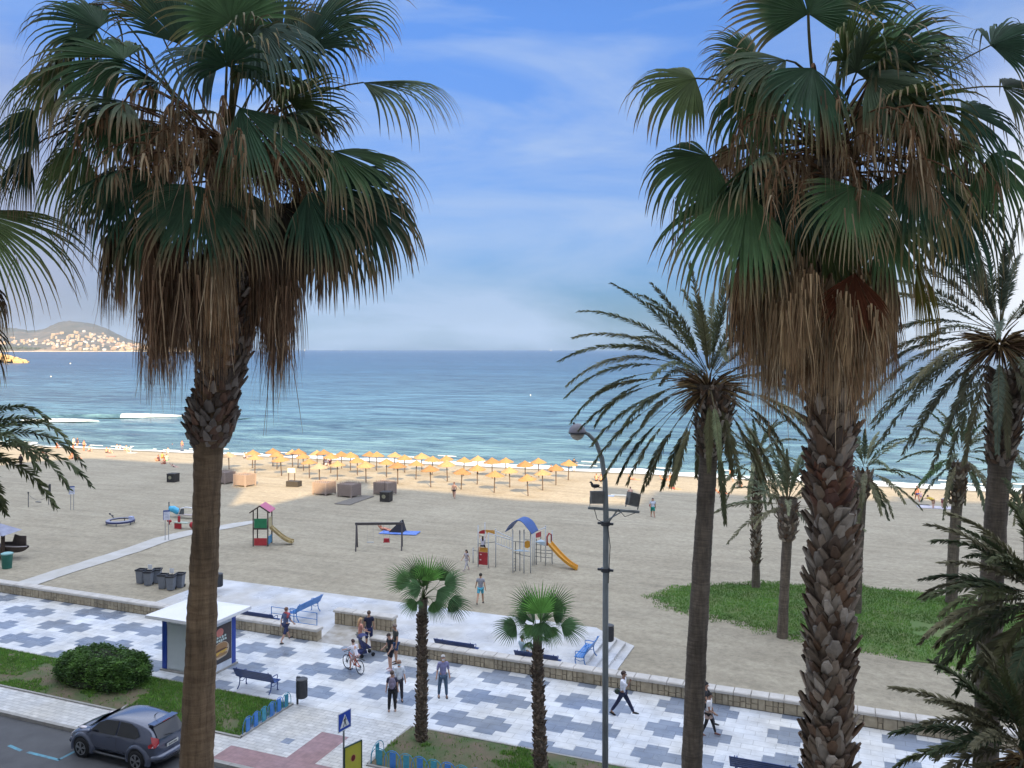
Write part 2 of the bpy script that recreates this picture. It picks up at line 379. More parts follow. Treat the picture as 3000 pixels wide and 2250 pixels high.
def build_foam():
    rng = random.Random(4); fb = MB()
    def add(pts, zoff):
        rows = []
        for (u, va, vb) in pts:
            rows.append(fb.vs([(u, va, max(zs(u, va), SEA)+zoff), (u, va*.55+vb*.45, max(zs(u, va*.6+vb*.4), SEA)+zoff+.10), (u, vb, SEA+zoff+.05)]))
        for x, y in zip(rows, rows[1:]): fb.face((x, y, y+1, x+1)); fb.face((x+1, y+1, y+2, x+2))
    pts = []
    for u in np.arange(-300, 120, .5):
        s = shore_v(u); n1 = mnoise.noise((u*.13, 7, 0)); n2 = mnoise.noise((u*.55, 3, 0)); n3 = mnoise.noise((u*.05, 1, 9))
        wdt = (1.5 if u < -80 else 3.4)+1.6*n1+.6*n2+1.2*n3
        if u > -10: wdt += 1.0
        pts.append((u, s-.5+.8*n1, s-.5+.8*n1+max(.35, wdt)))
    add(pts, .05)
    # broken lacework of foam further out
    for _ in range(60):
        u = rng.uniform(-150, 60); s = shore_v(u); off = rng.uniform(1.5, 9) * (1.0 if u > -60 else .6); L = rng.uniform(.6, 4); wd = rng.uniform(.08, .4)
        add([(u+L*k/5, s+off+.15*math.sin(k*2.1), s+off+.15*math.sin(k*2.1)+wd*math.sin(math.pi*(k+.3)/5.6)) for k in range(6)], .17)
    fb.build('shore_foam', M_foam, smooth=True, kind='structure')
    # breaking waves on the left
    def wave(name, f0, f1, fy, ht, foam, dep):
        b = MB(); m2 = MB(); rows = []; fr = []
        for k in range(41):
            t = k/40; fx = f0+(f1-f0)*t; u, v = G(fx, fy, SEA); e = math.sin(math.pi*min(1, max(0, t)))**.35
            h = ht*e*(1+.12*mnoise.noise((k*.4, 1, 2)))
            prof = [(-dep*.9, 0), (-dep*.35, .25*h), (-dep*.12, .72*h), (0, h), (dep*.4, .85*h), (dep*1.2, .3*h), (dep*2.4, 0)]
            rows.append(b.vs([(u, v+a, SEA+c+.02) for a, c in prof]))
            j = .9*mnoise.noise((k*.7, 5, 2))
            e2 = 0.0 if not foam else max(.05, min(1, (t-foam[0])/.03, (foam[1]-t)/.28)); j2 = .35*mnoise.noise((k*1.9, 9, 2)); fr.append(m2.vs([(u, v-dep*.1-(dep*.9+j)*e2, SEA+.10+.3*h*(1-e2)), (u, v-dep*.1-(dep*.45+j2)*e2, SEA+.5*h+.10), (u, v-dep*.1, SEA+(.9+.15*j2)*h+.10), (u, v+.1+.1*e2, SEA+h+.06+.16*e2*(1+j2)), (u, v+.1+dep*.4*e2, SEA+.8*h+.08)]))
        for x, y in zip(rows, rows[1:]):
            for q in range(6): b.face((x+q, y+q, y+q+1, x+q+1))
        b.build(name, M_sea, smooth=True, kind='structure')
        if foam:
            for i, (x, y) in enumerate(zip(fr, fr[1:])):
                if foam[0] <= i/40 <= foam[1]:
                    for q in range(4): m2.face((x+q, y+q, y+q+1, x+q+1))
            m2.build('wave_foam', M_foam, smooth=True, kind='structure')
    wave('breaking_wave', 70, 420, 902, .85, (.545, .93), 1.6)
    wave('broken_wave', 40, 215, 911, .5, (.0, 1.0), 1.4)
    wave('broken_wave', 380, 520, 905, .45, None, 2.0)
    b = MB(); rng = random.Random(8)
build_foam()

# --- road, kerb, pavement, promenade, planting beds
rect_sheet('road', -90, -2, 60, 23.25, -0.13, M_road)
def kerb():
    b = MB(); x = -80.0; rng = random.Random(1)
    while x < 45:
        b.box(x+.006, 23.25, -.16, x+.994, 23.42, .004+rng.uniform(-.003, .003)); x += 1.0
    b.build('kerb', M_kerb, kind='structure')
    b = MB()
    for (x0, x1) in ((-80, -21.0), (-15.5, 40)):
        b.box(x0, 25.0, -.05, x1, 25.1, .05)
        b.box(x0, 28.2, -.05, x1, 28.28, .035)
        e = x1 if x1 < -20 else x0
        b.box(e-.05, 25.1, -.05, e+.05, 28.2, .06)
    b.build('planting_kerb', M_kerb, kind='structure')
kerb()
rect_sheet('pavement', -80, 23.42, 40, 25.0, 0.0, M_sm)
b = MB(); b.box(-90, -2.9, -.2, 60, 12.2, 0.0); b.build('near_pavement', M_sm, kind='structure')
rect_sheet('crossing_pavement', -20.95, 25.0, -15.55, 28.28, 0.0, M_sm)
def pink():
    b = MB(); z = .005
    b.poly([(-18.45, 24.45, z), (-17.25, 24.45, z), (-17.25, 26.6, z), (-18.45, 26.6, z)])
    b.poly([(-20.9, 23.43, z), (-15.0, 23.43, z), (-15.0, 24.45, z), (-20.9, 24.45, z)])
    b.build('pink_tactile_paving', M_pink, kind='structure')
    b = MB()
    b.poly([(-19.4, 25.3, .005), (-19.0, 25.3, .005), (-19.0, 25.7, .005), (-19.4, 25.7, .005)])
    b.build('grey_paving_slab', M_gt, kind='structure')
pink()
def promenade():
    b = MB(); cs = 0.4; du = 8.16; dv = 2.16
    u0 = -15.18; vb0 = 31.34   # bar bottom of the reference patch
    x0, x1 = -72.0, 24.0; nx = int((x1-x0)/cs); x0 = u0-math.ceil((u0-x0)/cs)*cs
    rows = []
    # rows of half a module (0.36 m) between 28.28 and 34.7
    ys = [28.28]; k = -9
    while True:
        y = vb0+k*0.37*1.0
        if y > 28.3 and y < 34.66: ys.append(y)
        if y >= 34.66: break
        k += 1
    ys.append(34.7)
    def grey(x, y):
        if -21.3 < x < -15.4 and y < 29.1: return False
        for c in range(-8, 9):
            for stag in (0, 1):
                ux = u0+c*du+stag*du/2; rx = x-ux
                if not 0 <= rx < 3.24: continue
                yy = (y-vb0-stag*1.11) % 2.22
                if yy > 1.6: yy -= 2.22
                if 0 <= yy < .74: return True
                if .74 <= yy < 1.11 and (.42 <= rx < 1.22 or 2.04 <= rx < 2.84): return True
                if -.37 <= yy < 0 and (.4 <= rx < 1.2 or 2.02 <= rx < 2.82): return True
        return False
    n = nx+1; b.vs([(x0+i*cs, y, 0.0) for y in ys for i in range(n)])
    for j in range(len(ys)-1):
        ym = (ys[j]+ys[j+1])/2
        for i in range(n-1):
            b.mi = 1 if grey(x0+(i+.5)*cs, ym) else 0
            a = j*n+i; b.face((a, a+1, a+n+1, a+n))
    b.build('promenade', [M_wt, M_gt], kind='structure')
promenade()
# beds
def bed(name, x0, x1, dens, seed):
    b = MB(); rng = random.Random(seed)
    nx = int((x1-x0)/.4)
    for j in range(9):
        for i in range(nx+1):
            x = x0+(x1-x0)*i/nx; y = 25.1+3.1*j/8; e = math.sin(math.pi*j/8)
            b.vs([(x, y, .012+.10*e+.03*mnoise.noise((x*.7, y*.7, 1)))])
    for j in range(8):
        for i in range(nx): a = j*(nx+1)+i; b.face((a, a+1, a+nx+2, a+nx+1))
    b.build(name, M_soil, smooth=True, kind='structure')
    g = MB()
    cnt = 0
    while cnt < dens:
        x = rng.uniform(x0, x1); y = rng.uniform(25.12, 28.18)
        k = mnoise.noise((x*.35, y*.6, seed))+.5*mnoise.noise((x*1.3, y*1.3, seed))
        thr = bare(x, y)
        if k < thr: 
            if rng.random() > .04: cnt += .25; continue
        cnt += 1
        z = .012+.10*math.sin(math.pi*(y-25.1)/3.1)
        tuft(g, x, y, z, rng, .05+.06*rng.random())
    g.build('grass', M_grassy, col=True, kind='stuff', label='short lawn grass growing in the planting bed %s' % ('beside the kiosk' if x1 < -18 else 'under the two young fan palms'), cat='grass')
def tuft(g, x, y, z, rng, h, dark=1.0):
    t = rng.random(); k = dark*(.75+.5*rng.random())
    for _ in range(2):
        a = rng.uniform(0, 6.28); wd = .010+.012*rng.random(); l = rng.uniform(-.05, .05); m = rng.uniform(-.05, .05)
        g.cur = ((.10+.09*t)*k, (.26+.07*t)*k, .048*k)
        dx, dy = math.cos(a)*wd, math.sin(a)*wd
        ox, oy = rng.uniform(-.04, .04), rng.uniform(-.04, .04)
        g.poly([(x-dx+ox, y-dy+oy, z-.01), (x+dx+ox, y+dy+oy, z-.01), (x+l+ox, y+m+oy, z+h)])
def bare(x, y):
    if x < -21:
        if -31.5 < x < -27.0 and y < 26.2: return .22
        if x < -31 and y < 26.6: return .05
        return -.5 if x > -27.3 else -.22
    return .12 if (x+15) % 9 < 4.4 else .25
bed('planting_bed', -62, -21.05, 46000, 3)
bed('planting_bed', -15.45, 12, 22000, 9)
# --- blue parking marks on the road
M_mark = mat('blue_road_paint', (0.10, 0.32, 0.42), .7, (0.09, 0.16, 0.2), 5, .35)
def marks():
    b = MB()
    def line(p, q, w=.13):
        (a, c), (d, e) = p, q; dx, dy = d-a, e-c; L = math.hypot(dx, dy); nx, ny = -dy/L*w/2, dx/L*w/2; z = -.126
        b.poly([(a-nx, c-ny, z), (d-nx, e-ny, z), (d+nx, e+ny, z), (a+nx, c+ny, z)])
    line((-33.2, 21.55), (-30.0, 21.55)); line((-27.6, 21.5), (-26.0, 21.5)); line((-26.05, 21.5), (-26.05, 22.2)); line((-27.9, 21.48), (-28.7, 21.6))
    b.build('parking_bay_lines', M_mark, kind='structure')
    b = MB(); x, y = G(62, 1535, -.13)
    b.poly([(x-1.5, y-.1, -.125), (x+.8, y-.1, -.125), (x+.5, y+.35, -.125), (x-1.2, y+.4, -.125)])
    b.build('asphalt_patch', mat('old_asphalt', (.05, .05, .05), .9, (.09, .08, .05), 3, .3), kind='structure')
marks()
def gully():
    t = thing('storm_drain', 'dark iron storm drain grate beside the car in the gutter', 'drain', (*G(455, 1622, -.13), -.128))
    b = MB(); b.box(-.45, -.22, 0, .45, -.18, .02); b.box(-.45, .18, 0, .45, .22, .02); b.box(-.45, -.18, 0, -.41, .18, .02); b.box(.41, -.18, 0, .45, .18, .02)
    b.build('frame', M_dark, t)
    b = MB()
    for i in range(12): b.box(-.39+i*.066, -.178, 0, -.36+i*.066, .178, .014)
    b.build('grate', M_dark, t)
gully()
# --- terrace behind the wall, with steps at its right end
def terrace():
    b = MB(); z = 0.0
    P0 = [(-36.8, 35.15), (-11.2, 35.15), (-11.2, 41.0), (-12.1, 41.9), (-36.8, 41.9)]
    b.prism(P0, -.7, 0.0); b.build('beach_terrace', M_terr, kind='structure')
    b = MB()
    for k in (1, 2, 3):
        o = .42*k
        P = [(-12.3+.0, 35.15), (-11.2+o, 35.15), (-11.2+o, 41.0+.2*o), (-12.1+.4*o, 41.9+.35*o), (-14.0, 41.9+.12*o), (-14.0, 41.0)]
        b.prism(P, -.75-.01*k, -.15*k)
    b.build('terrace_steps', M_terr, kind='structure')
    # stained entrance ramp between the wall ends
    b = MB(); b.poly([(-24.35, 34.7, .004), (-21.35, 34.7, .004), (-21.35, 37.25, .005), (-25.0, 37.25, .005)])
    b.build('stained_entrance_paving', mat('stained_stone', (0.42, 0.40, 0.37), .5, (0.25, 0.22, 0.17), 1.6, .5), kind='structure')
    rect_sheet('wall_foot_strip', -21.35, 34.7, -21.0, 35.1, .003, M_wt)
terrace()
def path():
    b = MB(); P = [(40, 1268), (80, 1254), (140, 1234), (200, 1216), (260, 1197), (300, 1184), (350, 1166), (400, 1153), (470, 1141), (540, 1129), (590, 1124)]
    W = [S(*p) for p in P]; L = []
    for i in range(len(W)-1):
        for k in range(6):
            t = k/6; L.append(Vector(W[i])*(1-t)+Vector(W[i+1])*t)
    rows = []
    for i, p in enumerate(L):
        d = L[min(i+1, len(L)-1)]-L[max(i-1, 0)]; n = Vector((-d.y, d.x, 0)).normalized(); wd = (.85 if i < 50 else .85-.05*(i-50))+.06*mnoise.noise((i*.8, 0, 0))
        r = []
        for s in (-1, -.5, 0, .5, 1): q = p+n*wd*s; r.append((q.x, q.y, zs(q.x, q.y)+.035))
        rows.append(b.vs(r))
    for x, y in zip(rows, rows[1:]):
        for q in range(4): b.face((x+q, x+q+1, y+q+1, y+q))
    b.build('beach_path', mat('path_concrete', (0.50, 0.49, 0.47), .8, (0.40, 0.38, 0.34), .8, .3, bump=.3), kind='structure')
path()
def beach_grass():
    b = MB(); xs = [p[0] for p in GRASSP]; ys = [p[1] for p in GRASSP]; rng = random.Random(5)
    g = MB(); n = 0
    while n < 90000:
        x = rng.uniform(min(xs)-1, max(xs)); y = rng.uniform(min(ys)-1, max(ys)+1)
        d = pdist(x, y, GRASSP)*(1 if inpoly(x, y, GRASSP) else -1)
        n += 1
        dj = d+.9*mnoise.noise((x*.8, y*.8, 2))
        if dj < 0: continue
        if rng.random() > min(1, .25+dj*.7): continue
        if x > 3.2 and x < 6.5 and 48 < y < 50.5 and mnoise.noise((x, y, 0)) > -.2: continue
        dk = .84+.5*mnoise.noise((x*.35, y*.35, 8))+.25*mnoise.noise((x*1.2, y*1.2, 8))+.25*max(0, .8-dj)
        tuft(g, x, y, zs(x, y), rng, .07+.07*rng.random(), dk)
    g.build('grass', M_grassy, col=True, kind='stuff', label='green lawn patch on the beach sand around the palm trunks', cat='grass')
    # turf underneath
    for i in range(0, 1): pass
    b = MB(); st = .6
    x = min(xs)
    idx = {}
    while x < max(xs):
        y = min(ys)
        while y < max(ys):
            if inpoly(x+st/2, y+st/2, GRASSP) and pdist(x+st/2, y+st/2, GRASSP) > .7+.5*mnoise.noise((x, y, 4)):
                q = []
                for (a, c) in ((x, y), (x+st, y), (x+st, y+st), (x, y+st)):
                    k = (round(a, 3), round(c, 3))
                    if k not in idx: idx[k] = b.vs([(a, c, zs(a, c)+.02)])
                    q.append(idx[k])
                b.face(q)
            y += st
        x += st
    b.build('turf', mat('turf', (0.085, 0.17, 0.04), .95, (0.14, 0.16, 0.06), .8, .3, bump=.5, bscale=15), smooth=True, kind='structure')
beach_grass()

# --- low stone wall with coping
M_wst = mat('wall_stone', (0.45, 0.385, 0.275), .85, (0.29, 0.24, 0.17), 3.0, .35, bump=.8, bscale=9)
M_mort = mat('wall_mortar', (0.20, 0.165, 0.12), .95, (0.12, 0.10, 0.08), 5, .3)
M_cop = mat('wall_coping_stone', (0.56, 0.53, 0.49), .6, (0.42, 0.39, 0.35), 2.0, .3, bump=.35)
def rblock(b, x0, y0, z0, x1, y1, z1, r=.03):
    # box with chamfered top edges
    i = b.vs([(x0,y0,z0),(x1,y0,z0),(x1,y1,z0),(x0,y1,z0),(x0,y0,z1-r),(x1,y0,z1-r),(x1,y1,z1-r),(x0,y1,z1-r),(x0+r*.4,y0+r,z1),(x1-r*.4,y0+r,z1),(x1-r*.4,y1-r,z1),(x0+r*.4,y1-r,z1)])
    for q in ((0,3,2,1),(0,1,5,4),(1,2,6,5),(2,3,7,6),(3,0,4,7),(4,5,9,8),(5,6,10,9),(6,7,11,10),(7,4,8,11),(8,9,10,11)): b.face([i+k for k in q])
def wall(x0, x1, y, label, seed, h=.47, zb=0, bottom=-.6):
    rng = random.Random(seed); t = thing('stone_wall', label, 'wall', (0, 0, 0))
    b = MB(); b.box(x0+.02, y+.03, bottom, x1-.02, y+.42, h); b.build('core', M_mort, t)
    b = MB(); x = x0; 
    def stone(a, c, z0, z1):
        r = .02; ya = y-rng.uniform(0, .02)
        i = b.vs([(a+.008, ya+.03, z0+.006), (c-.008, ya+.03, z0+.006), (c-.008, ya+.03, z1-.006), (a+.008, ya+.03, z1-.006),
                  (a+.008+r, ya, z0+.006+r), (c-.008-r, ya, z0+.006+r), (c-.008-r, ya, z1-.006-r), (a+.008+r, ya, z1-.006-r)])
        for q in ((4,5,6,7),(0,1,5,4),(1,2,6,5),(2,3,7,6),(3,0,4,7)): b.face([i+k for k in q])
    while x < x1-.05:
        if rng.random() < .09: w = min(.5, x1-x); stone(x, x+w, zb, h); x += w; continue
        w = min(rng.uniform(.16, .30), x1-x)
        s = rng.uniform(.16, .26) if rng.random() < .8 else .0
        if s: stone(x, x+w*rng.uniform(.9, 1.0), zb, s); 
        stone(x, x+w, s or zb, h); x += w
    b.build('stone_face', M_wst, t)
    b = MB()
    b.box(x0-.0, y+.03, zb, x0+.019, y+.42, h); b.box(x1-.019, y+.03, zb, x1, y+.42, h); b.build('end_stone', M_wst, t)
    b = MB(); x = x0-.05
    while x < x1:
        w = min(rng.uniform(.5, .9), x1+.05-x)
        if x1+.05-(x+w) < .25: w = x1+.05-x
        dz = rng.uniform(-.006, .006)
        rblock(b, x+.008, y-.06, h+.003, x+w-.008, y+.5, h+.135+dz, .035); x += w
    b.build('coping', M_cop, t)
    return t
wall(-75, -24.4, 34.72, 'long pale stone wall left of the terrace opening, behind the kiosk', 1)
wall(-21.3, 30, 34.72, 'long pale stone wall running from the terrace opening past the lamp post to the right edge', 2)
wall(-25.1, -21.6, 37.3, 'short pale stone wall standing behind the terrace opening', 3, h=.62)

# --- tall seafront blocks behind the camera: their roofline throws the shade across the beach
def shade_blocks():
    tanE = math.tan(SUN_EL); vf = -3.0
    bd = [(-160, 1004), (0, 1008), (94, 996), (210, 990), (327, 998), (420, 1001), (475, 1003), (505, 1010), (520, 1040), (528, 1085), (500, 1108), (600, 1096), (673, 1072), (740, 1060), (800, 1056), (868, 1056), (930, 1061),
          (985, 1066), (1094, 1078), (1165, 1082), (1271, 1089), (1400, 1090), (1425, 1061), (1510, 1064), (1620, 1070), (1800, 1078), (2212, 1088), (2500, 1095)]
    prof = []
    for fx, fy in bd:
        u, v, z = S(fx, fy); t = (v-vf)/(-SUNXY.y); prof.append((u+SUNXY.x*t, z+tanE*t))
    prof.sort()
    return prof, vf
prof, VF = shade_blocks()
def hprof(x):
    if x <= prof[0][0]: return prof[0][1]
    for (a, b), (c, d) in zip(prof, prof[1:]):
        if x <= c: return b+(d-b)*(x-a)/max(1e-6, c-a)
    return prof[-1][1]
M_bld = tile_mat('apartment_render', (0.05, .06, .08), (0.07, .08, .10), (0.50, 0.47, 0.42), 3.2, 3.1, 1.0, False, 0.0, .9)
M_glass = mat('window_glass', (0.05, 0.07, 0.09), .1)
xa = prof[0][0]-40; xb = prof[-1][0]+60
cuts = [xa, -60, -25, 10, 45, 80, xb]; cuts = sorted(c for c in cuts if xa <= c <= xb)
nm = ['farthest left', 'second from the left', 'third from the left', 'middle', 'second from the right', 'farthest right', 'last']
for bi, (a, c) in enumerate(zip(cuts, cuts[1:])):
    t = thing('apartment_block', 'tall cream seafront apartment block behind the viewpoint, the %s of its row' % nm[bi], 'building', (0, 0, 0), group='apartment blocks behind the viewpoint')
    b = MB(); n = max(2, int((c-a)/1.5)); y0, y1 = VF-12, VF
    for i in range(n):
        p, q = a+(c-a)*i/n, a+(c-a)*(i+1)/n; h = hprof((p+q)/2)
        b.box(p, y0, -.13, q, y1, h)
    b.build('wall', M_bld, t)
    b = MB(); b.box(a+.2, y0+.2, h, a+3.2, y0+3.2, h+2.2); b.build('stair_tower', M_kerb, t)
# ================================================================= PALMS
UPZ = Vector((0, 0, 1))
def camv(x, y, z): return RT*x + UPZ*y - FW*z      # right, up, towards the viewpoint
def shade(c, k): return (c[0]*k, c[1]*k, c[2]*k)
def lerp3(a, b, t): return (a[0]+(b[0]-a[0])*t, a[1]+(b[1]-a[1])*t, a[2]+(b[2]-a[2])*t)
M_leaf = mat('palm_leaf', (.05, .1, .03), .62, attr='Col', nscale=3.0, trans=.12, spec=.22)
M_dead = mat('dead_palm_leaf', (.2, .12, .06), .9, spec=.1, attr='Col', nscale=5.0, trans=.08)
GREENS = [(.066, .135, .058), (.086, .165, .066), (.048, .105, .054), (.118, .168, .056), (.102, .148, .082)]
TIPS = [(.38, .28, .16), (.30, .20, .11), (.22, .17, .08)]
def fan(b, hub, axis, normal, Rl, spread=80, nseg=34, droop=.5, fused=.48, green=None, tip=None, tipdry=.6, fold=.25, rng=random, K=9, wmul=1.0, stiff=0.0):
    axis = Vector(axis).normalized(); normal = Vector(normal); normal = (normal-axis*normal.dot(axis)).normalized(); side = normal.cross(axis)
    spread = min(120, spread*(1.3 if not stiff else 1.0)); sp = R(spread); green = green or rng.choice(GREENS); tip = tip or rng.choice(TIPS)
    da = 2*sp/nseg; lv = rng.uniform(.8, 1.2)
    for i in range(nseg):
        a = -sp+da*(i+.5); ca, sa = math.cos(a), math.sin(a)
        d = (axis*ca+side*sa-normal*(fold*abs(sa))).normalized()
        tng = (side*ca-axis*sa).normalized()
        L = Rl*(1-(.30 if not stiff else .5)*(abs(a)/sp)**2)*rng.uniform(.9, 1.06); p = Vector(hub); st = L/(K-1)
        g = droop*rng.uniform(.75, 1.3); tw = rng.uniform(-.25, .25); gv = rng.uniform(.82, 1.18)*lv
        if rng.random() < .05: L *= .6
        if not stiff and rng.random() < .05: continue
        if not stiff and rng.random() < .10: g *= 2.2
        dryk = min(1, max(0, tipdry+rng.uniform(-.25, .25))); nn = normal; rows = []
        for k in range(K):
            t = k/(K-1)
            if t <= fused: wd = t*Rl*math.tan(da/2)*1.12
            else: wd = fused*Rl*math.tan(da/2)*1.12*(1-(t-fused)/(1-fused))**.75
            wd = max(wd*wmul, .0035 if t < .999 else .001)
            s = tng-d*tng.dot(d); s.normalize()
            if t > fused: s = (s+nn*tw*(t-fused)*3).normalized()
            rib = nn*(-wd*.45)
            q = max(0, (t-(1-dryk*.55))/(dryk*.55+.01)) if dryk > 0 else 0
            b.cur = tuple(c*gv*(.75+.35*t) if q < 1e-6 else c2*gv for c, c2 in zip(green, lerp3(green, tip, min(1, q*1.3))))
            rows.append(b.vs([p-s*wd, p+rib, p+s*wd]))
            d = d+Vector((0, 0, -1))*(g*(.05+1.9*max(0, t-fused*.75)**1.05)*(9/K)*(1-stiff)); d.normalize(); p = p+d*st
        for x, y in zip(rows, rows[1:]): b.face((x, y, y+1, x+1)); b.face((x+1, y+1, y+2, x+2))
def bez(p0, p1, p2, p3, n=10):
    return [p0*(1-t)**3+p1*3*t*(1-t)**2+p2*3*t*t*(1-t)+p3*t**3 for t in [i/n for i in range(n+1)]]
def petiole(b, heart, hub, axis, r=.022, col=(.10, .11, .05), lift=.25, n=9):
    heart = Vector(heart); hub = Vector(hub); L = (hub-heart).length
    out = (hub-heart); out.z = 0; out = out.normalized() if out.length > .01 else Vector((0, 0, 1))
    P = bez(heart, heart+(out*.25+UPZ*.5+(hub-heart).normalized()*.5)*L*lift*1.3, hub-Vector(axis)*L*.33, hub, n)
    c0 = b.cur; b.cur = col; b.tube(P, [r*(1.6-.7*i/n) for i in range(n+1)], n=5, flat=.5); b.cur = c0
def strands(b, top, rad, length, n, rng, cols, spread=.10, w=(.008, .022), K=6):
    """hanging strips of dead leaf around a point"""
    for _ in range(n):
        a = rng.uniform(0, 6.283); r = rad*math.sqrt(rng.random()); p = Vector(top)+Vector((math.cos(a)*r, math.sin(a)*r, rng.uniform(-.15, .1)*length))
        L = length*rng.uniform(.55, 1.1); d = Vector((math.cos(a)*rng.uniform(0, spread*3), math.sin(a)*rng.uniform(0, spread*3), -1)).normalized()
        s = Vector((math.cos(a+1.57+rng.uniform(-.8, .8)), math.sin(a+1.57), 0)); wd = rng.uniform(*w); b.cur = shade(rng.choice(cols), rng.uniform(.6, 1.25)); rows = []
        for k in range(K):
            t = k/(K-1); q = wd*(1-.85*t)
            rows.append(b.vs([p-s*q, p+s*q])); d = (d+Vector((rng.uniform(-.14, .14), rng.uniform(-.14, .14), -.22))).normalized(); p = p+d*L/(K-1)
        for x, y in zip(rows, rows[1:]): b.face((x, y, y+1, x+1))
BROWNS = [(.155, .085, .045), (.20, .125, .065), (.11, .060, .035), (.26, .18, .10), (.075, .045, .03)]
def trunk_tube(b, P, rr, n=22, rough=.015, seed=1, rings=0):
    """trunk with growth rings and small irregularities"""
    P = [Vector(p) for p in P]; pts = []; rad = []
    tot = sum((q-p).length for p, q in zip(P, P[1:])); m = max(8, int(tot/.07)); ds = tot/m; acc = 0
    def at(s):
        for i, (p, q) in enumerate(zip(P, P[1:])):
            l = (q-p).length
            if s <= l or i == len(P)-2: t = min(1, s/l); return p.lerp(q, t), rr[i]+(rr[i+1]-rr[i])*t
            s -= l
    prev = None
    for j in range(m+1):
        c, r = at(j*ds); ring = []
        for k in range(n):
            a = 6.28318*k/n; e = rough*(mnoise.noise((math.cos(a)*1.2+seed, math.sin(a)*1.2, j*ds*2.2))+.6*mnoise.noise((math.cos(a)*3+seed, math.sin(a)*3, j*ds*7)))+(.006 if j % 2 else 0)*(1 if rings else .4)
            ring.append((c.x+(r+e)*math.cos(a), c.y+(r+e)*math.sin(a), c.z))
        i = b.vs(ring)
        if prev is not None:
            for k in range(n): b.face((prev+k, prev+(k+1) % n, i+(k+1) % n, i+k))
        prev = i
def boots(b, P, rr, rng, dz=.10, ln=.26, wd=.09, lean=.45, cols=None, n=13, droop=0):
    """overlapping cut leaf bases that clothe the trunk"""
    P = [Vector(p) for p in P]; cols = cols or [(.20, .145, .10), (.29, .225, .17), (.12, .080, .055), (.40, .34, .28), (.17, .10, .06)]
    z = P[0].z; row = 0
    while z < P[-1].z:
        for i, (p, q) in enumerate(zip(P, P[1:])):
            if z <= q.z: t = (z-p.z)/(q.z-p.z); c = p.lerp(q, t); r = rr[i]+(rr[i+1]-rr[i])*t; break
        for k in range(n):
            a = 6.28318*(k+.5*(row % 2)+rng.uniform(-.22, .22))/n; ca, sa = math.cos(a), math.sin(a); out = Vector((ca, sa, 0)); tg = Vector((-sa, ca, 0))
            L = ln*rng.uniform(.55, 1.25); le = lean*rng.uniform(.3, 1.7); W = wd*rng.uniform(.75, 1.3); zz = z+rng.uniform(-dz*.5, dz*.5)
            base = Vector((c.x, c.y, zz))+out*(r*.93); d = (UPZ*(1 if not droop else -1)+out*le+tg*rng.uniform(-.35, .35)).normalized()
            b.cur = shade(rng.choice(cols), rng.uniform(.6, 1.2)); th = .022
            tipw = rng.uniform(.25, .75)
            o = out-d*out.dot(d); o.normalize()
            A = [base-tg*W+o*0, base+tg*W, base+d*L*.55+tg*W*.72, base+d*L+tg*W*tipw*.6+o*.01, base+d*L*rng.uniform(.8, 1.05)-tg*W*tipw*.6, base+d*L*.55-tg*W*.72]
            i0 = b.vs([p+o*th for p in A]); dk = b.cur; b.cur = tuple(x*.55 for x in dk); i1 = b.vs([p-o*th*.2 for p in A]); b.cur = dk
            m0 = b.vs([(base+o*(th+W*.35)), (base+d*L*.55+o*(th+W*.30))])
            for q in ((0, 1, m0), ): b.face((i0+0, i0+1, m0))
            b.face((i0+1, i0+2, m0+1, m0)); b.face((i0+0, m0, m0+1, i0+5)); b.face((m0+1, i0+2, i0+3)); b.face((m0+1, i0+3, i0+4)); b.face((m0+1, i0+4, i0+5))
            for e in range(6): b.face((i0+e, i1+e, i1+(e+1) % 6, i0+(e+1) % 6))
        z += dz; row += 1
def bark_mat(name, c1, c2, hs=9.0, vs=7.0):
    m = bpy.data.materials.new(name); m.use_nodes = True; nt = m.node_tree; b = nt.nodes['Principled BSDF']; tc = N(nt, 'ShaderNodeTexCoord')
    mp = N(nt, 'ShaderNodeMapping'); mp.inputs['Scale'].default_value = (1.4, 1.4, hs); nt.links.new(tc.outputs['Object'], mp.inputs[0])
    n1 = N(nt, 'ShaderNodeTexNoise', ins={'Scale': 1.6, 'Detail': 7.0, 'Roughness': .65, 'Distortion': .7}); nt.links.new(mp.outputs[0], n1.inputs['Vector'])
    mp2 = N(nt, 'ShaderNodeMapping'); mp2.inputs['Scale'].default_value = (vs, vs, .8); nt.links.new(tc.outputs['Object'], mp2.inputs[0])
    n2 = N(nt, 'ShaderNodeTexNoise', ins={'Scale': 1.8, 'Detail': 6.0, 'Roughness': .7}); nt.links.new(mp2.outputs[0], n2.inputs['Vector'])
    n3 = N(nt, 'ShaderNodeTexNoise', ins={'Scale': 1.1, 'Detail': 3.0}); nt.links.new(tc.outputs['Object'], n3.inputs['Vector'])
    c = mixc(nt, ramp(nt, n1.outputs[0], [(.35, 0), (.65, 1)]), c1, c2); c = mixc(nt, 1.0, c, ramp(nt, n2.outputs[0], [(.30, .55), (.62, 1.25)]), 'MULTIPLY')
    c = mixc(nt, 1.0, c, ramp(nt, n3.outputs[0], [(.35, .75), (.65, 1.15)]), 'MULTIPLY')
    nt.links.new(c, b.inputs['Base Color']); b.inputs['Roughness'].default_value = .9
    sm = N(nt, 'ShaderNodeMath', operation='ADD'); nt.links.new(n1.outputs[0], sm.inputs[0]); nt.links.new(n2.outputs[0], sm.inputs[1])
    bp = N(nt, 'ShaderNodeBump', ins={'Strength': .9, 'Distance': .03}); nt.links.new(sm.outputs[0], bp.inputs['Height']); nt.links.new(bp.outputs[0], b.inputs['Normal'])
    MATS[name] = m; return m
M_bark1 = bark_mat('smooth_palm_bark', (.135, .086, .046), (.215, .145, .084))
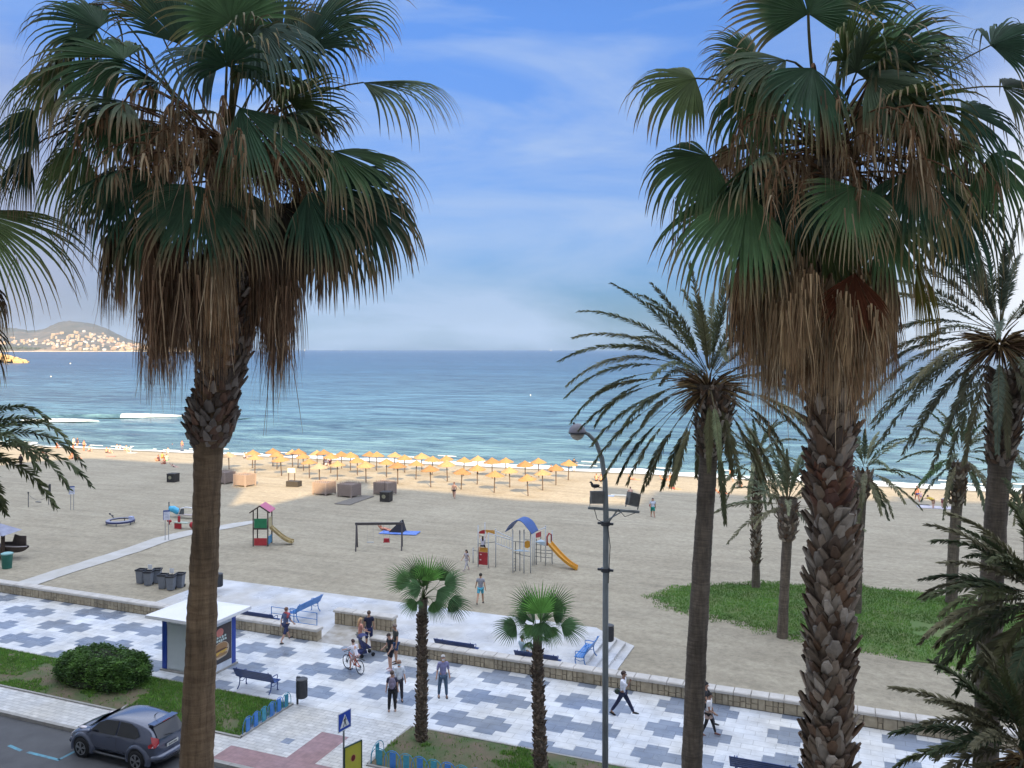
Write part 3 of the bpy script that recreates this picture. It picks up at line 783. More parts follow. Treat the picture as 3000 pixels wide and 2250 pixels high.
M_bark2 = bark_mat('ringed_palm_bark', (.095, .075, .055), (.165, .132, .10), 14, 5)
M_boot = mat('leaf_base_bark', (.15, .1, .07), .85, attr='Col', nscale=9.0)
M_fib = mat('palm_fibre', (.16, .09, .05), .9, (.09, .05, .03), 8, .4, bump=.6)
def axis_of(ang, toward=0.0):
    a = R(ang); c = math.sqrt(max(0, 1-toward*toward)); return camv(math.cos(a)*c, math.sin(a)*c, toward)

def big_fan_palm(name_label, D, trunkF, rF, specs, skirt, heartF, nrand, seed, booty, bulge=None, rand_up=True, stalks=60, fill=None, baseU=None, lo=-.55):
    rng = random.Random(seed); k = D/FP
    P = [WP(x, y, D) for x, y in trunkF]; zb = P[0].z
    if zb > 0.02: P = [Vector((P[0].x, P[0].y, -.05))]+P; rF = [rF[0]]+list(rF)
    base = Vector((P[0].x, P[0].y, 0)); heart = WP(heartF[0], heartF[1], D)
    t = thing('fan_palm', name_label, 'palm tree', base)
    def fin(b, nm, m, smooth=False, **kw):
        b.v = [(x-base.x, y-base.y, z-base.z) for x, y, z in b.v]; return b.build(nm, m, t, smooth=smooth, col=True, **kw)
    rr = [r*k for r in rF]
    b = MB(); trunk_tube(b, P, rr, seed=seed, rings=1, rough=.02 if not booty else .03); fin(b, 'trunk', M_bark1 if not booty else M_bark2, True)
    if booty:
        b = MB(); boots(b, P[:-1], [r*.9 for r in rr[:-1]], rng, dz=.085, ln=.27, wd=.085, lean=.5, n=12)
        Q = [WP(1792, 1092, D), WP(1794, 1000, D)]; boots(b, Q, [31*k*.9, 29*k*.9], rng, dz=.06, ln=.24, wd=.09, lean=.55, n=11, cols=[(.20, .085, .05), (.15, .07, .045), (.26, .14, .08), (.12, .06, .045)]); fin(b, 'leaf_bases', M_boot)
    if bulge:
        b = MB(); Q = [WP(x, y, D) for x, y, r in bulge]; boots(b, Q, [r*k*.92 for x, y, r in bulge], rng, dz=.06, ln=.16, wd=.05, lean=.5, n=13,
            cols=[(.16, .13, .11), (.24, .20, .17), (.09, .065, .05), (.13, .07, .045)]); fin(b, 'leaf_bases', M_boot)
    # live leaves
    g = MB(); pt = MB()
    for s in specs:
        fx, fy, ang, Rf, sp, dr, dd, tw = s[:8]; o = s[8] if len(s) > 8 else {}
        hub = WP(fx, fy, D-dd); ax = axis_of(ang, tw)
        nrm = o.get('n') or (.25*rng.uniform(-1, 1), .55, .75)
        fan(g, hub, ax, camv(*nrm), Rf*k*(1.0 if o.get('n') == FR['n'] else 1.13), sp, o.get('seg', 38), dr, o.get('fused', rng.uniform(.33, .42)), o.get('green'), o.get('tip'), o.get('dry', rng.uniform(.5, .95)), o.get('fold', .22), rng, K=10, wmul=o.get('w', 1.18))
        petiole(pt, heart+Vector((rng.uniform(-.1, .1), rng.uniform(-.1, .1), rng.uniform(-.45, .15))), hub, ax, .02, rng.choice([(.12, .11, .05), (.14, .08, .045), (.09, .085, .04)]))
    for i in range(nrand):
        az = 2.399963*i+rng.uniform(-.3, .3); el = R(rng.uniform(*(fill or (-38, 62)))); L = rng.uniform(1.0, 1.5)
        out = Vector((math.cos(az)*math.cos(el), math.sin(az)*math.cos(el), math.sin(el)))
        if out.dot(-FW) > .62 and rng.random() < .85: continue    # the front is set by measured leaves
        hub = heart+out*L+Vector((0, 0, -.15*L)); ax = (out+Vector((0, 0, lo+.3*rng.random()))).normalized()
        side = ax.cross(UPZ); nr = side.cross(ax)*1.0+side*rng.uniform(-.7, .7)
        fan(g, hub, ax, nr, rng.uniform(.95, 1.25), rng.uniform(60, 85), 32, rng.uniform(.45, .9), .37, None, None, rng.uniform(.5, .98), .3, rng, K=8, wmul=1.18)
        petiole(pt, heart+Vector((0, 0, rng.uniform(-.5, .2))), hub, ax, .018, rng.choice([(.12, .11, .05), (.14, .08, .045)]))
    for i in range(16):      # dead straw leaves caught among the live ones
        az = 2.399963*i+1.1; el = R(rng.uniform(-25, 35)); out = Vector((math.cos(az)*math.cos(el), math.sin(az)*math.cos(el), math.sin(el))); hub = heart+out*rng.uniform(.7, 1.35)
        fan(g, hub, (out*.35-UPZ).normalized(), out.cross(UPZ)+out*.4, rng.uniform(.6, 1.0), rng.uniform(14, 40), 20, .9, .2, rng.choice([(.30, .20, .11), (.22, .14, .075), (.38, .28, .17)]), (.40, .30, .19), 1.0, .6, rng, K=7, wmul=1.6)
        petiole(pt, heart, hub, out, .016, (.19, .115, .06))
    for i in range(70):      # loose threads and strips hanging from leaf tips
        az = rng.uniform(0, 6.283); rr_ = rng.uniform(.8, 1.75); strands(g, heart+Vector((math.cos(az)*rr_, math.sin(az)*rr_, rng.uniform(-1.0, .5))), .12, rng.uniform(.3, .8), 3, rng, [(.28, .20, .12), (.36, .27, .17), (.16, .11, .06)], .15, (.003, .009), 5)
    fin(g, 'crown', M_leaf); fin(pt, 'leaf_stalks', M_dead)
    # dried flower stalks with hanging papery bracts
    b = MB()
    for i in range(stalks):
        az = 2.399963*i+.7; el = R(rng.uniform(-12, 48)); L = rng.uniform(1.1, 2.1)
        out = Vector((math.cos(az)*math.cos(el), math.sin(az)*math.cos(el), math.sin(el))); p0 = heart+Vector((0, 0, rng.uniform(-.35, .25)))
        Pp = bez(p0, p0+out*L*.5, p0+out*L*.85+Vector((0, 0, -.12*L)), p0+out*L+Vector((0, 0, -.45*L)), 8)
        b.cur = rng.choice([(.15, .085, .045), (.19, .11, .06), (.11, .06, .04)]); b.tube(Pp, [.016*(1-.6*q/8) for q in range(9)], 4)
        for q in (3, 4, 5, 6, 7, 8):
            for _ in range(rng.choice((3, 4, 6))):
                strands(b, Pp[q], .02, rng.uniform(.15, .65), 1, rng, [(.34, .23, .13), (.24, .14, .075), (.46, .36, .23), (.20, .115, .06)], .22, (.003, .020), 7)
        strands(b, Pp[8], .03, rng.uniform(.3, .6), 5, rng, [(.24, .14, .07), (.16, .09, .05)], .25, (.003, .006), 5)
    fin(b, 'flower_stalks', M_dead)
    # skirt of dead leaves: each clump (fx, fy_top, half width, length, depth offset, n leaves)
    b = MB()
    for (fx, hw, y0, y1, dd, n, cols) in skirt:
        for i in range(n):
            x = fx+rng.uniform(-hw, hw)*.8; fy = rng.uniform(y0, y0+.35*(y1-y0)); hub = WP(x, fy, D-dd*rng.uniform(.6, 1.15)); c = rng.choice(cols); L_ = (y1-fy)*k*rng.uniform(.5, 1.06)
            ax = (Vector((0, 0, -1))+RT*rng.uniform(-.07, .07)-FW*rng.uniform(-.05, .08)).normalized()
            fan(b, hub, ax, -FW+RT*rng.uniform(-.8, .8), L_, rng.uniform(8, 17), 24, .6, .12, shade(c, rng.uniform(.7, 1.25)), shade(c, 1.5), .9, .6, rng, K=7, wmul=2.6)
            strands(b, hub+Vector((0, 0, -.15*L_)), hw*k*.35, L_*.84, 22, rng, cols+[shade(q, 1.6) for q in cols], .05, (.005, .013), 6)
    fin(b, 'dead_leaf_skirt', M_dead)
    return t, heart
BR_D = [(.25, .155, .095), (.19, .115, .07), (.34, .24, .15), (.11, .07, .045)]
BR_L = [(.34, .215, .12), (.42, .30, .18), (.24, .145, .08), (.48, .37, .24)]
DKG = (.042, .094, .054); SIL = (.085, .135, .105); OLV = (.10, .105, .03)
FR = {'n': (0.05, .15, 1.0), 'seg': 46}
specL = [
 (120, 150, 200, 190, 60, .9, .2, .0), (215, 60, 150, 180, 60, .7, .0, .1), (60, 330, 230, 150, 50, .9, .1, .0, {'green': DKG}), (180, 330, 225, 190, 60, 1.0, .3, .1), (780, 430, 310, 190, 60, .8, .0, .0), (330, 40, 120, 170, 50, .5, -.4, .0), (700, 40, 40, 200, 60, .5, -.4, .0),
 (268, 128, 165, 235, 72, .75, .3, .15, {'n': (.1, .6, .8)}), (165, 38, 245, 225, 65, .7, -.3, .1, {'n': (-.4, .6, .6)}),
 (262, 238, 205, 215, 60, .85, .4, .2, {'n': (.1, .7, .6)}), (235, 235, 190, 240, 45, .9, -.2, .0, {'green': DKG}), (75, 240, 215, 190, 55, .7, .1, .1, {'green': DKG}),
 (140, 120, 215, 170, 70, .8, -.5, .0, {'green': (.055, .06, .02), 'dry': .9}),
 (388, 95, 112, 200, 38, .25, -.2, .0), (498, 45, 92, 190, 95, .25, .3, .1, {'n': (0, .1, 1)}), (655, 112, 62, 210, 42, .45, .1, -.1, {'green': DKG}), (610, 75, 100, 170, 60, .4, -.3, .0),
 (474, 118, 178, 175, 62, .95, .7, .35, {'green': SIL, 'dry': .5}), (560, 55, 330, 190, 60, .8, .5, .3, {'green': SIL}),
 (785, 178, 4, 225, 48, .55, .1, .1, {'n': (.1, .9, .5)}), (518, 232, 318, 245, 42, .35, .8, .35, {'n': (.3, .5, .8)}),
 (722, 326, 348, 225, 58, .6, .3, .2, {'n': (0, .8, .6)}), (716, 396, 322, 245, 68, .75, .2, .1, {'green': DKG}), (664, 418, 312, 200, 55, .7, .5, .25, {'green': DKG}),
 (428, 402, 262, 215, 72, .35, 1.0, .28, FR), (512, 405, 270, 190, 55, .5, .75, .2), (248, 378, 215, 205, 75, .85, .2, .1, {'green': DKG}), (345, 378, 238, 235, 60, .8, .4, .15, {'dry': .8}),
 (600, 440, 300, 210, 60, 1.1, .4, .1, {'green': (.05, .04, .025), 'dry': .9, 'tip': (.16, .09, .05)}), (300, 470, 255, 200, 60, 1.0, .2, .1, {'green': (.045, .055, .02), 'dry': .9}),
 (700, 470, 300, 190, 60, 1.0, -.2, .0, {'green': DKG, 'dry': .8}), (560, 330, 215, 120, 40, .6, .9, .3), (640, 100, 20, 190, 60, 1.0, -.4, .1, {'dry': .9}),
]
big_fan_palm('tall fan palm with smooth brown trunk and two dead skirts, left foreground', 11.5,
 [(413, 1900), (425, 1659), (434, 1400), (444, 1150), (450, 975), (456, 940), (466, 860), (490, 760), (510, 600), (500, 480), (482, 380), (478, 300)],
 [38, 35, 31, 28, 29, 42, 40, 40, 40, 40, 38, 20], specL,
 [(360, 48, 470, 850, .45, 12, BR_D), (405, 40, 480, 845, .6, 9, BR_D), (462, 34, 470, 850, .65, 7, BR_L), (450, 30, 520, 820, .3, 6, BR_D), (335, 25, 470, 800, .2, 4, BR_D), (585, 40, 440, 850, .25, 12, BR_D), (600, 28, 460, 870, .45, 8, BR_D), (590, 40, 440, 800, -.4, 8, BR_D), (400, 60, 480, 800, -.3, 8, BR_D), (690, 55, 430, 690, .1, 5, BR_D), (255, 30, 460, 700, .1, 3, BR_D)],
 (484, 335), 26, 11, False, bulge=[(452, 962, 34), (455, 938, 50), (458, 905, 52), (466, 862, 44), (488, 780, 46), (512, 640, 46), (505, 500, 46)], fill=(-30, 70))
specR = [
 (1502, 169, 184, 175, 72, .75, .3, .1, {'n': (.1, .6, .8)}), (1632, 128, 142, 130, 50, .45, -.3, .0), (1698, 130, 184, 190, 50, .9, .6, .3), (1755, 147, 255, 180, 70, .9, .9, .5),
 (1746, 30, 92, 190, 90, .3, .3, .05, {'n': (0, .1, 1)}), (1884, 155, 58, 250, 45, .4, -.2, -.1), (1878, 168, 352, 200, 72, 1.0, .7, .4), (1948, 147, 26, 190, 40, .5, .2, .1),
 (2140, 98, 25, 175, 60, .6, .1, .1, {'green': DKG}), (2166, 187, 355, 150, 60, .6, .2, .1), (1532, 338, 205, 180, 75, .8, .4, .15), (1619, 416, 228, 245, 60, .55, .7, .25, {'n': (-.2, .5, .8)}),
 (1724, 398, 240, 175, 60, .6, .5, .2, {'green': DKG}), (1845, 404, 252, 180, 78, .35, 1.0, .28, FR), (1973, 362, 280, 210, 60, .6, .7, .25, {'tip': (.34, .24, .10), 'dry': .9}), (2076, 238, 345, 190, 65, .9, .3, .15, {'green': DKG}),
 (2036, 385, 318, 250, 65, .75, .3, .1, {'green': DKG}), (2142, 332, 305, 200, 60, .8, .3, .1), (1830, 20, 75, 200, 60, .4, -.3, .0), (1980, 90, 10, 170, 45, .8, -.3, .0, {'dry': .9}),
 (1690, 470, 235, 210, 62, .7, .3, .15, {'green': DKG}), (1775, 480, 262, 210, 60, .6, .5, .2, {'tip': (.34, .22, .07), 'dry': .95, 'green': (.06, .085, .02)}), (1910, 470, 275, 200, 60, .6, .5, .2, {'dry': .95}),
 (1900, 190, 300, 190, 60, 1.0, .4, .3), (1640, 200, 250, 180, 65, 1.0, .2, .2), (2060, 470, 300, 190, 60, .9, -.1, .0, {'dry': .9}),
 (1980, 565, 285, 190, 16, 1.0, .2, .1, {'green': (.17, .15, .025), 'tip': (.26, .15, .05), 'dry': .8, 'seg': 20}),
]
big_fan_palm('tall fan palm with rough shaggy trunk and broad brown skirt, right foreground', 10.5,
 [(1788, 2100), (1790, 1659), (1792, 1500), (1796, 1300), (1800, 1130), (1790, 1090), (1792, 1000), (1800, 930), (1790, 800), (1786, 600), (1784, 450), (1786, 340)],
 [42, 40, 39, 39, 38, 27, 33, 40, 44, 42, 38, 22], specR,
 [(1640, 42, 500, 880, .35, 10, BR_L), (1700, 45, 520, 890, .55, 11, BR_L), (1765, 50, 540, 900, .75, 11, BR_L), (1840, 45, 560, 895, .65, 11, BR_L), (1895, 35, 540, 880, .5, 11, BR_L), (1920, 16, 560, 860, .3, 5, BR_D), (1760, 90, 520, 900, .1, 10, BR_D), (1860, 60, 520, 900, .1, 8, BR_D), (1780, 90, 520, 880, -.4, 10, BR_D), (1740, 90, 560, 800, .85, 9, [(.36, .25, .14), (.28, .18, .10)]), (1860, 60, 600, 820, .85, 8, [(.36, .25, .14), (.28, .18, .10)]), (1600, 20, 560, 820, .2, 3, BR_D)],
 (1786, 330), 28, 23, True, fill=(-30, 70))
def dead_fan(parent, D, fx, fy, ang, Rf, col):
    b = MB(); rng = random.Random(3); fan(b, WP(fx, fy, D), axis_of(ang, .2), camv(0, .1, 1), Rf*D/FP, 42, 34, .25, .6, col, lerp3(col, (.3, .2, .1), .6), .5, .1, rng)
    x0 = parent.location; b.v = [(x-x0.x, y-x0.y, z-x0.z) for x, y, z in b.v]; b.build('dead_leaf', M_dead, parent, col=True, label='rust red dead fan leaf in front of the skirt')
_rp = [o for o in bpy.data.objects if o.name.startswith('fan_palm') and o.parent is None and 'right foreground' in o['label']][0]
dead_fan(_rp, 9.75, 1846, 590, 262, 175, (.135, .045, .022))
# neighbour palm off the left edge: only the tips of its leaves reach into the picture
specN = [(-70, 455, 338, 300, 36, .35, .6, .2, {'n': (0, .7, .7)}), (-180, 330, 350, 220, 60, .8, 0, 0), (-90, 690, 300, 160, 50, .8, .3, .1, {'green': (.03, .03, .02)}), (-60, 600, 315, 140, 30, 1.2, .2, .1, {'dry': .9, 'green': (.08, .05, .03)}),
         (-240, 200, 60, 200, 60, .6, 0, 0), (-300, 380, 200, 220, 60, .7, .4, .2), (-250, 480, 250, 230, 60, .7, .5, .2)]
big_fan_palm('fan palm at the left edge of the view, only its leaf tips showing', 11.9, [(-330, 2000), (-320, 1500), (-300, 1000), (-290, 500), (-285, 400)], [38, 36, 34, 40, 24], specN,
 [(-270, 90, 480, 860, .1, 14, BR_D)], (-285, 420), 14, 31, False, stalks=12)

# ---------------------------------------------------------------- date palms (feather leaves)
def feather(b, root, d0, L, rng, up=.0, grav=.9, start=.12, col=(.05, .09, .045), dry=0, nl=70, lw=.34, K=14, w=.021, rr=.02, vee=.45):
    d = Vector(d0).normalized(); p = Vector(root); pts = [p.copy()]; st = L/K; dirs = []
    for k in range(K):
        t = k/K; d = (d+Vector((0, 0, -1))*grav*(.25+1.0*t)/K).normalized(); dirs.append(d.copy()); p = p+d*st; pts.append(p.copy())
    b.cur = lerp3((.12, .10, .05), (.22, .15, .09), dry); b.tube(pts, [rr*(1-.85*i/K) for i in range(K+1)], 4, cap=False, flat=.6)
    gv = rng.uniform(.75, 1.25); tip = (.25, .2, .1)
    for s in (-1, 1):
        for i in range(nl):
            t = start+(1-start)*(i+rng.random()*.5)/nl; x = t*K; j = min(K-1, int(x)); q = pts[j].lerp(pts[j+1], x-j); dd = dirs[j]
            sd = dd.cross(UPZ)
            if sd.length < .05: sd = Vector((1, 0, 0))
            sd.normalize(); upv = sd.cross(dd)
            prof = (min(1, (t-start)/.18)*.75+.25)*(1-.62*max(0, t-.45)/.55); l = lw*prof*rng.uniform(.8, 1.1)
            ld = (dd*(.75+.5*t)+sd*s*(.95-.25*t)*rng.uniform(.5, 1)+upv*rng.choice((1, 1, -.6))*vee*rng.uniform(.3, 1.5)).normalized()
            c = lerp3(col, tip, min(1, dry+.15*rng.random())); b.cur = shade(c, gv*rng.uniform(.8, 1.25))
            m = q+ld*l*.55+Vector((0, 0, -.03*l)); e = q+ld*l+Vector((0, 0, -.16*l)); wv = (dd-ld*dd.dot(ld)).normalized()*w
            i0 = b.vs([q-wv*.6, q+wv*.6, m+wv, m-wv, e]); b.face((i0, i0+1, i0+2, i0+3)); b.face((i0+3, i0+2, i0+4))
def date_palm(label, D, trunkF, rF, crownF, L, nf, seed, elr=(-62, 78), boot=None, cols=None, bare=0, nl=70, lw=.36, w=.021, explicit=(), bark=None, name='date_palm', ball=.55, grav=(.9, 1.5), zb=0.0, group=None, boots_all=None):
    rng = random.Random(seed); k = D/FP; P = [WP(x, y, D) for x, y in trunkF]; base = Vector((P[0].x, P[0].y, zb)); P[0].z = min(P[0].z, zb-.1)
    if P[0].z > zb+.05: P = [Vector((P[0].x, P[0].y, zb-.1))]+P; rF = [rF[0]]+list(rF)
    t = thing(name, label, 'palm tree', base, group=group)
    def fin(b, nm, m, smooth=False):
        b.v = [(x-base.x, y-base.y, z-base.z) for x, y, z in b.v]; return b.build(nm, m, t, smooth=smooth, col=True)
    heart = WP(crownF[0], crownF[1], D)
    b = MB(); trunk_tube(b, P, [r*k for r in rF], n=14 if D > 30 else 18, rough=.02, seed=seed, rings=1); fin(b, 'trunk', bark or M_bark2, True)
    if boot:
        b = MB(); Q = [WP(x, y, D) for x, y, r in boot]; boots(b, Q, [r*k*.92 for x, y, r in boot], rng, dz=.09 if D < 30 else .14, ln=.22 if D < 30 else .3, wd=.06 if D < 30 else .09, lean=.6, n=12 if D < 30 else 9); fin(b, 'leaf_bases', M_boot)
    cols = cols or [(.12, .145, .068), (.10, .12, .062), (.17, .17, .088)]
    g = MB()
    for (ang, tw, Lf, st, gr, dry) in explicit:
        ax = axis_of(ang, tw); feather(g, heart+ax*.2, ax, Lf*.84*rng.uniform(.93, 1.07), rng, 0, gr*1.5, st, rng.choice(cols), dry, int(nl*(1-st*.5)), lw, w=w)
    for i in range(nf):
        az = 2.399963*i+rng.uniform(-.2, .2); s = (i+.5)/nf; el = R(elr[1]+(elr[0]-elr[1])*s+rng.uniform(-8, 8))
        out = Vector((math.cos(az)*math.cos(el), math.sin(az)*math.cos(el), math.sin(el)))
        low = el < R(8); st = (.45 if bare and low else .2) if low else .14
        feather(g, heart+out*.25+Vector((0, 0, -.35*s)), out, L*rng.uniform(.8, 1.05)*(1 if el < R(60) else .8), rng, 0, rng.uniform(*grav), st, rng.choice(cols), (.35 if low and rng.random() < .4 else 0), nl, lw, w=w)
    fin(g, 'crown', M_leaf)
    if ball:
        b = MB()
        for i in range(150 if D < 30 else 60):
            az = rng.uniform(0, 6.28); el = R(rng.uniform(-55, 55)); out = Vector((math.cos(az)*math.cos(el), math.sin(az)*math.cos(el), math.sin(el)*.7))
            p = heart+Vector((0, 0, -.35))+out*ball*.2; q = p+out*ball*rng.uniform(.7, 1.2)+Vector((0, 0, -.1))
            b.cur = shade(rng.choice([(.16, .10, .05), (.10, .06, .035), (.22, .15, .07)]), rng.uniform(.6, 1.3)); b.tube([p, (p+q)/2+Vector((0, 0, .06)), q], [.03, .022, .008], 4, cap=False)
        fin(b, 'fruit_stalks', M_fib if False else M_dead)
    return t
# measured leaves: (angle, towards viewer, length, bare start, gravity, dryness)
exC = [(128, .1, 4.2, .2, .55, 0), (138, .0, 4.4, .2, .75, 0), (146, -.1, 4.1, .22, .8, 0), (152, .1, 4.5, .25, .95, 0), (157, .1, 4.6, .3, 1.15, .1), (163, .0, 4.4, .35, 1.1, .1), (170, .1, 4.5, .45, 1.25, .1), (176, .0, 4.2, .5, 1.3, .1),
       (184, .1, 4.3, .45, .8, .15), (194, .1, 4.3, .45, .75, .15), (203, .1, 4.2, .5, .7, .2), (212, .0, 4.3, .5, .7, .2), (222, .1, 4.2, .5, .65, .3), (232, .1, 3.8, .5, .6, .3), (243, .2, 3.6, .45, .6, .3), (262, .5, 3.0, .3, .6, .3), (285, .4, 3.2, .3, .6, .3),
       (118, .2, 3.6, .2, .5, 0), (100, .1, 3.2, .15, .3, 0), (80, -.1, 3.4, .15, .4, 0), (60, .0, 3.8, .15, .6, 0), (40, .1, 4.0, .2, .8, 0), (20, .1, 4.0, .2, 1.0, 0), (0, .1, 4.0, .3, 1.0, .1), (-20, .1, 3.8, .4, .8, .2), (-40, .1, 3.6, .4, .7, .2), (-60, .2, 3.6, .4, .6, .3)]
date_palm('tall date palm with dark ringed trunk just right of the street lamp', 22.0, [(1490, 1830), (1494, 1659), (1505, 1400), (1520, 1150), (1531, 980), (1545, 900), (1540, 830)], [24, 22, 21, 19, 19, 30, 40],
 (1532, 812), 3.3, 34, 41, explicit=exC, boot=[(1531, 985, 22), (1538, 930, 36), (1545, 880, 42), (1542, 835, 44)], bare=1, nl=150, lw=.30, w=.013, ball=.95)
exR = [(135, .1, 4.0, .2, .7, 0), (150, .1, 4.2, .2, .9, 0), (165, .1, 4.0, .25, .9, 0), (178, .1, 4.2, .3, .8, 0), (190, .1, 4.3, .3, .8, .1), (200, .1, 4.4, .3, .7, .1), (210, .1, 4.5, .3, .6, .1), (220, .1, 4.5, .3, .6, .2), (232, .2, 4.2, .35, .5, .2), (245, .2, 3.8, .35, .5, .3), (260, .4, 3.4, .3, .5, .4), (280, .4, 3.6, .3, .5, .3), (118, .1, 3.6, .15, .5, 0), (100, .0, 3.6, .15, .3, 0)]
date_palm('tall date palm with drooping grey green leaves at the right edge', 20.5, [(2120, 1900), (2130, 1600), (2140, 1300), (2155, 1060), (2172, 900), (2178, 800)], [26, 25, 24, 22, 27, 40],
 (2160, 715), 3.5, 34, 43, explicit=exR, boot=[(2160, 1000, 24), (2172, 900, 34), (2176, 800, 44)], nl=140, lw=.30, w=.014, ball=.85, cols=[(.095, .125, .085), (.08, .11, .078), (.125, .14, .08)])
DK = [(.045, .075, .038), (.065, .09, .042), (.10, .12, .05), (.18, .17, .10)]
exB = [(150, .2, 3.2, .12, .5, 0), (165, .1, 3.2, .12, .6, 0), (178, .2, 3.2, .12, .6, 0), (190, .2, 3.2, .12, .6, .1), (200, .1, 3.1, .15, .5, .1), (215, .3, 3.0, .15, .5, .2), (230, .3, 2.8, .15, .5, .3), (135, .1, 2.8, .12, .4, 0)]
date_palm('low dense date palm at the right edge, higher of the two low crowns', 17.5, [(2272, 2100), (2268, 1700), (2264, 1400)], [28, 28, 30], (2262, 1290), 2.75, 50, 45, explicit=exB, cols=DK, nl=110, lw=.33, elr=(-70, 75), ball=.5, w=.018)
date_palm('bushy dark young date palm in the bottom right corner', 16.0, [(2215, 2100), (2210, 1800), (2208, 1650)], [30, 30, 30], (2215, 1610), 2.3, 50, 46, explicit=[(150, .2, 2.5, .12, .6, 0), (165, .2, 2.4, .12, .6, 0), (180, .2, 2.3, .12, .6, 0), (130, .2, 2.3, .12, .5, 0), (110, .2, 2.2, .12, .4, 0)], cols=DK, nl=110, lw=.30, elr=(-50, 80), ball=.4, w=.018)
exE = [(50, .1, 4.0, .2, 1.5, 0), (40, .1, 4.4, .2, 1.55, .05), (30, .0, 4.4, .2, 1.55, 0), (22, .2, 4.9, .15, 1.45, 0), (8, .2, 4.0, .15, 1.3, .05), (-12, .2, 2.8, .15, 1.5, .1), (-30, .2, 2.6, .15, 1.2, .1), (16, -.2, 4.8, .15, 1.35, 0), (34, .3, 4.0, .2, 1.6, 0)]
date_palm('date palm off the left edge whose arching leaf tips hang over the beach', 22.0, [(-125, 1900), (-120, 1500), (-118, 1100)], [24, 23, 24], (-115, 985), 2.2, 12, 47, explicit=exE, nl=84, cols=[(.06, .085, .03), (.05, .075, .03)], ball=.5, lw=.42, w=.024)
# palms standing on the beach
BC = [(.13, .165, .10), (.11, .145, .09), (.17, .185, .11)]
GP = 'date palms standing on the beach lawn'
z_ = lambda x, y: S(x, y)[2]
date_palm('thin beach palm with pale trunk base, leftmost on the beach lawn', 52.5, [(1633, 1256), (1633, 1215), (1634, 1100), (1635, 1000), (1637, 975)], [9.5, 7.5, 7.5, 7.5, 8], (1634, 985), 3.4, 30, 51, cols=BC, nl=56, lw=.36, w=.032, boot=[(1633, 1215, 8.5), (1635, 1000, 8.5), (1637, 975, 10)], ball=0, zb=z_(1633, 1256), group=GP)
date_palm('beach palm with swollen scaly trunk top, on the near edge of the lawn', 43.5, [(1690, 1367), (1693, 1300), (1700, 1170), (1700, 1150), (1702, 1100), (1702, 1075)], [12, 10, 10.5, 18, 21, 19], (1702, 1080), 3.9, 34, 52, cols=BC, nl=60, lw=.38, w=.028, elr=(-12, 82), grav=(.7, 1.3), boot=[(1700, 1165, 15), (1702, 1130, 22), (1702, 1085, 21)], ball=0, zb=z_(1690, 1367), group=GP)
date_palm('beach palm half hidden behind the shaggy foreground trunk', 47.0, [(1849, 1306), (1853, 1200), (1861, 1080), (1864, 1050), (1866, 1020)], [11, 10, 10, 16, 17], (1868, 1010), 3.2, 30, 53, cols=BC, nl=56, lw=.36, w=.032, boot=[(1861, 1078, 12), (1865, 1040, 18), (1866, 1015, 18)], ball=0, zb=z_(1849, 1306), group=GP)
date_palm('beach palm with a bright green upright tuft, beside the family on the towels', 49.0, [(2054, 1276), (2060, 1180), (2068, 1080), (2073, 1000)], [12, 11, 11, 15], (2075, 975), 3.4, 34, 54, cols=BC+[(.07, .14, .05)], nl=56, lw=.36, w=.032, boot=[(2066, 1090, 13), (2073, 1000, 19)], ball=0, zb=z_(2054, 1276), group=GP)
date_palm('far beach palm at the right edge behind the leaning trunk', 58.0, [(2225, 1280), (2222, 1150), (2220, 1050)], [11, 10, 11], (2222, 1030), 3.2, 26, 55, cols=BC, nl=50, lw=.36, w=.035, ball=0, zb=z_(2225, 1280), group=GP)

# ---------------------------------------------------------------- two young fan palms in the planting bed
def young_fan(label, D, trunkF, rF, specs, seed, nfill):
    rng = random.Random(seed); k = D/FP; P = [WP(x, y, D) for x, y in trunkF]; base = Vector((P[0].x, P[0].y, 0)); P[0].z = -.05; t = thing('fan_palm', label, 'palm tree', base, group='young fan palms in the planting bed')
    def fin(b, nm, m, smooth=False):
        b.v = [(x-base.x, y-base.y, z-base.z) for x, y, z in b.v]; return b.build(nm, m, t, smooth=smooth, col=True)
    b = MB(); trunk_tube(b, P, [r*k for r in rF], n=14, rough=.03, seed=seed, rings=1); fin(b, 'trunk', M_bark2, True)
    b = MB(); boots(b, P[:-1], [r*k*.9 for r in rF[:-1]], rng, dz=.10, ln=.15, wd=.055, lean=.7, n=10, cols=[(.14, .10, .07), (.28, .21, .155), (.13, .09, .065)]); fin(b, 'leaf_bases', M_boot)
    heart = P[-1]; g = MB(); pt = MB()
    for (fx, fy, ang, Rf, sp, dr, dd, tw, gc) in specs:
        hub = WP(fx, fy, D-dd); ax = axis_of(ang, tw)
        fan(g, hub, ax, camv(rng.uniform(-.2, .2), .5, .85), Rf*k*1.16, sp*1.12, 24, dr*.6, .38, gc, (.22, .25, .10), .12, .2, rng, K=6, wmul=1.15, stiff=.3); petiole(pt, heart, hub, ax, .014, (.10, .14, .05))
    for i in range(nfill+5):
        az = 2.4*i+rng.random(); el = R(rng.uniform(40, 85) if i < nfill else rng.uniform(-35, 25)); out = Vector((math.cos(az)*math.cos(el), math.sin(az)*math.cos(el), math.sin(el))); hub = heart+out*rng.uniform(.15, .45)+Vector((0, 0, .05))
        fan(g, hub, out, out.cross(UPZ).cross(out), rng.uniform(.8, 1.05) if i < nfill else rng.uniform(.4, .55), 50 if i < nfill else 70, 18, .35, .42, rng.choice([(.10, .20, .06), (.07, .15, .055)]), (.22, .25, .10), .12, .25, rng, K=6, wmul=.85, stiff=.3); petiole(pt, heart, hub, out, .014, (.10, .14, .05))
    fin(g, 'crown', M_leaf); fin(pt, 'leaf_stalks', M_leaf)
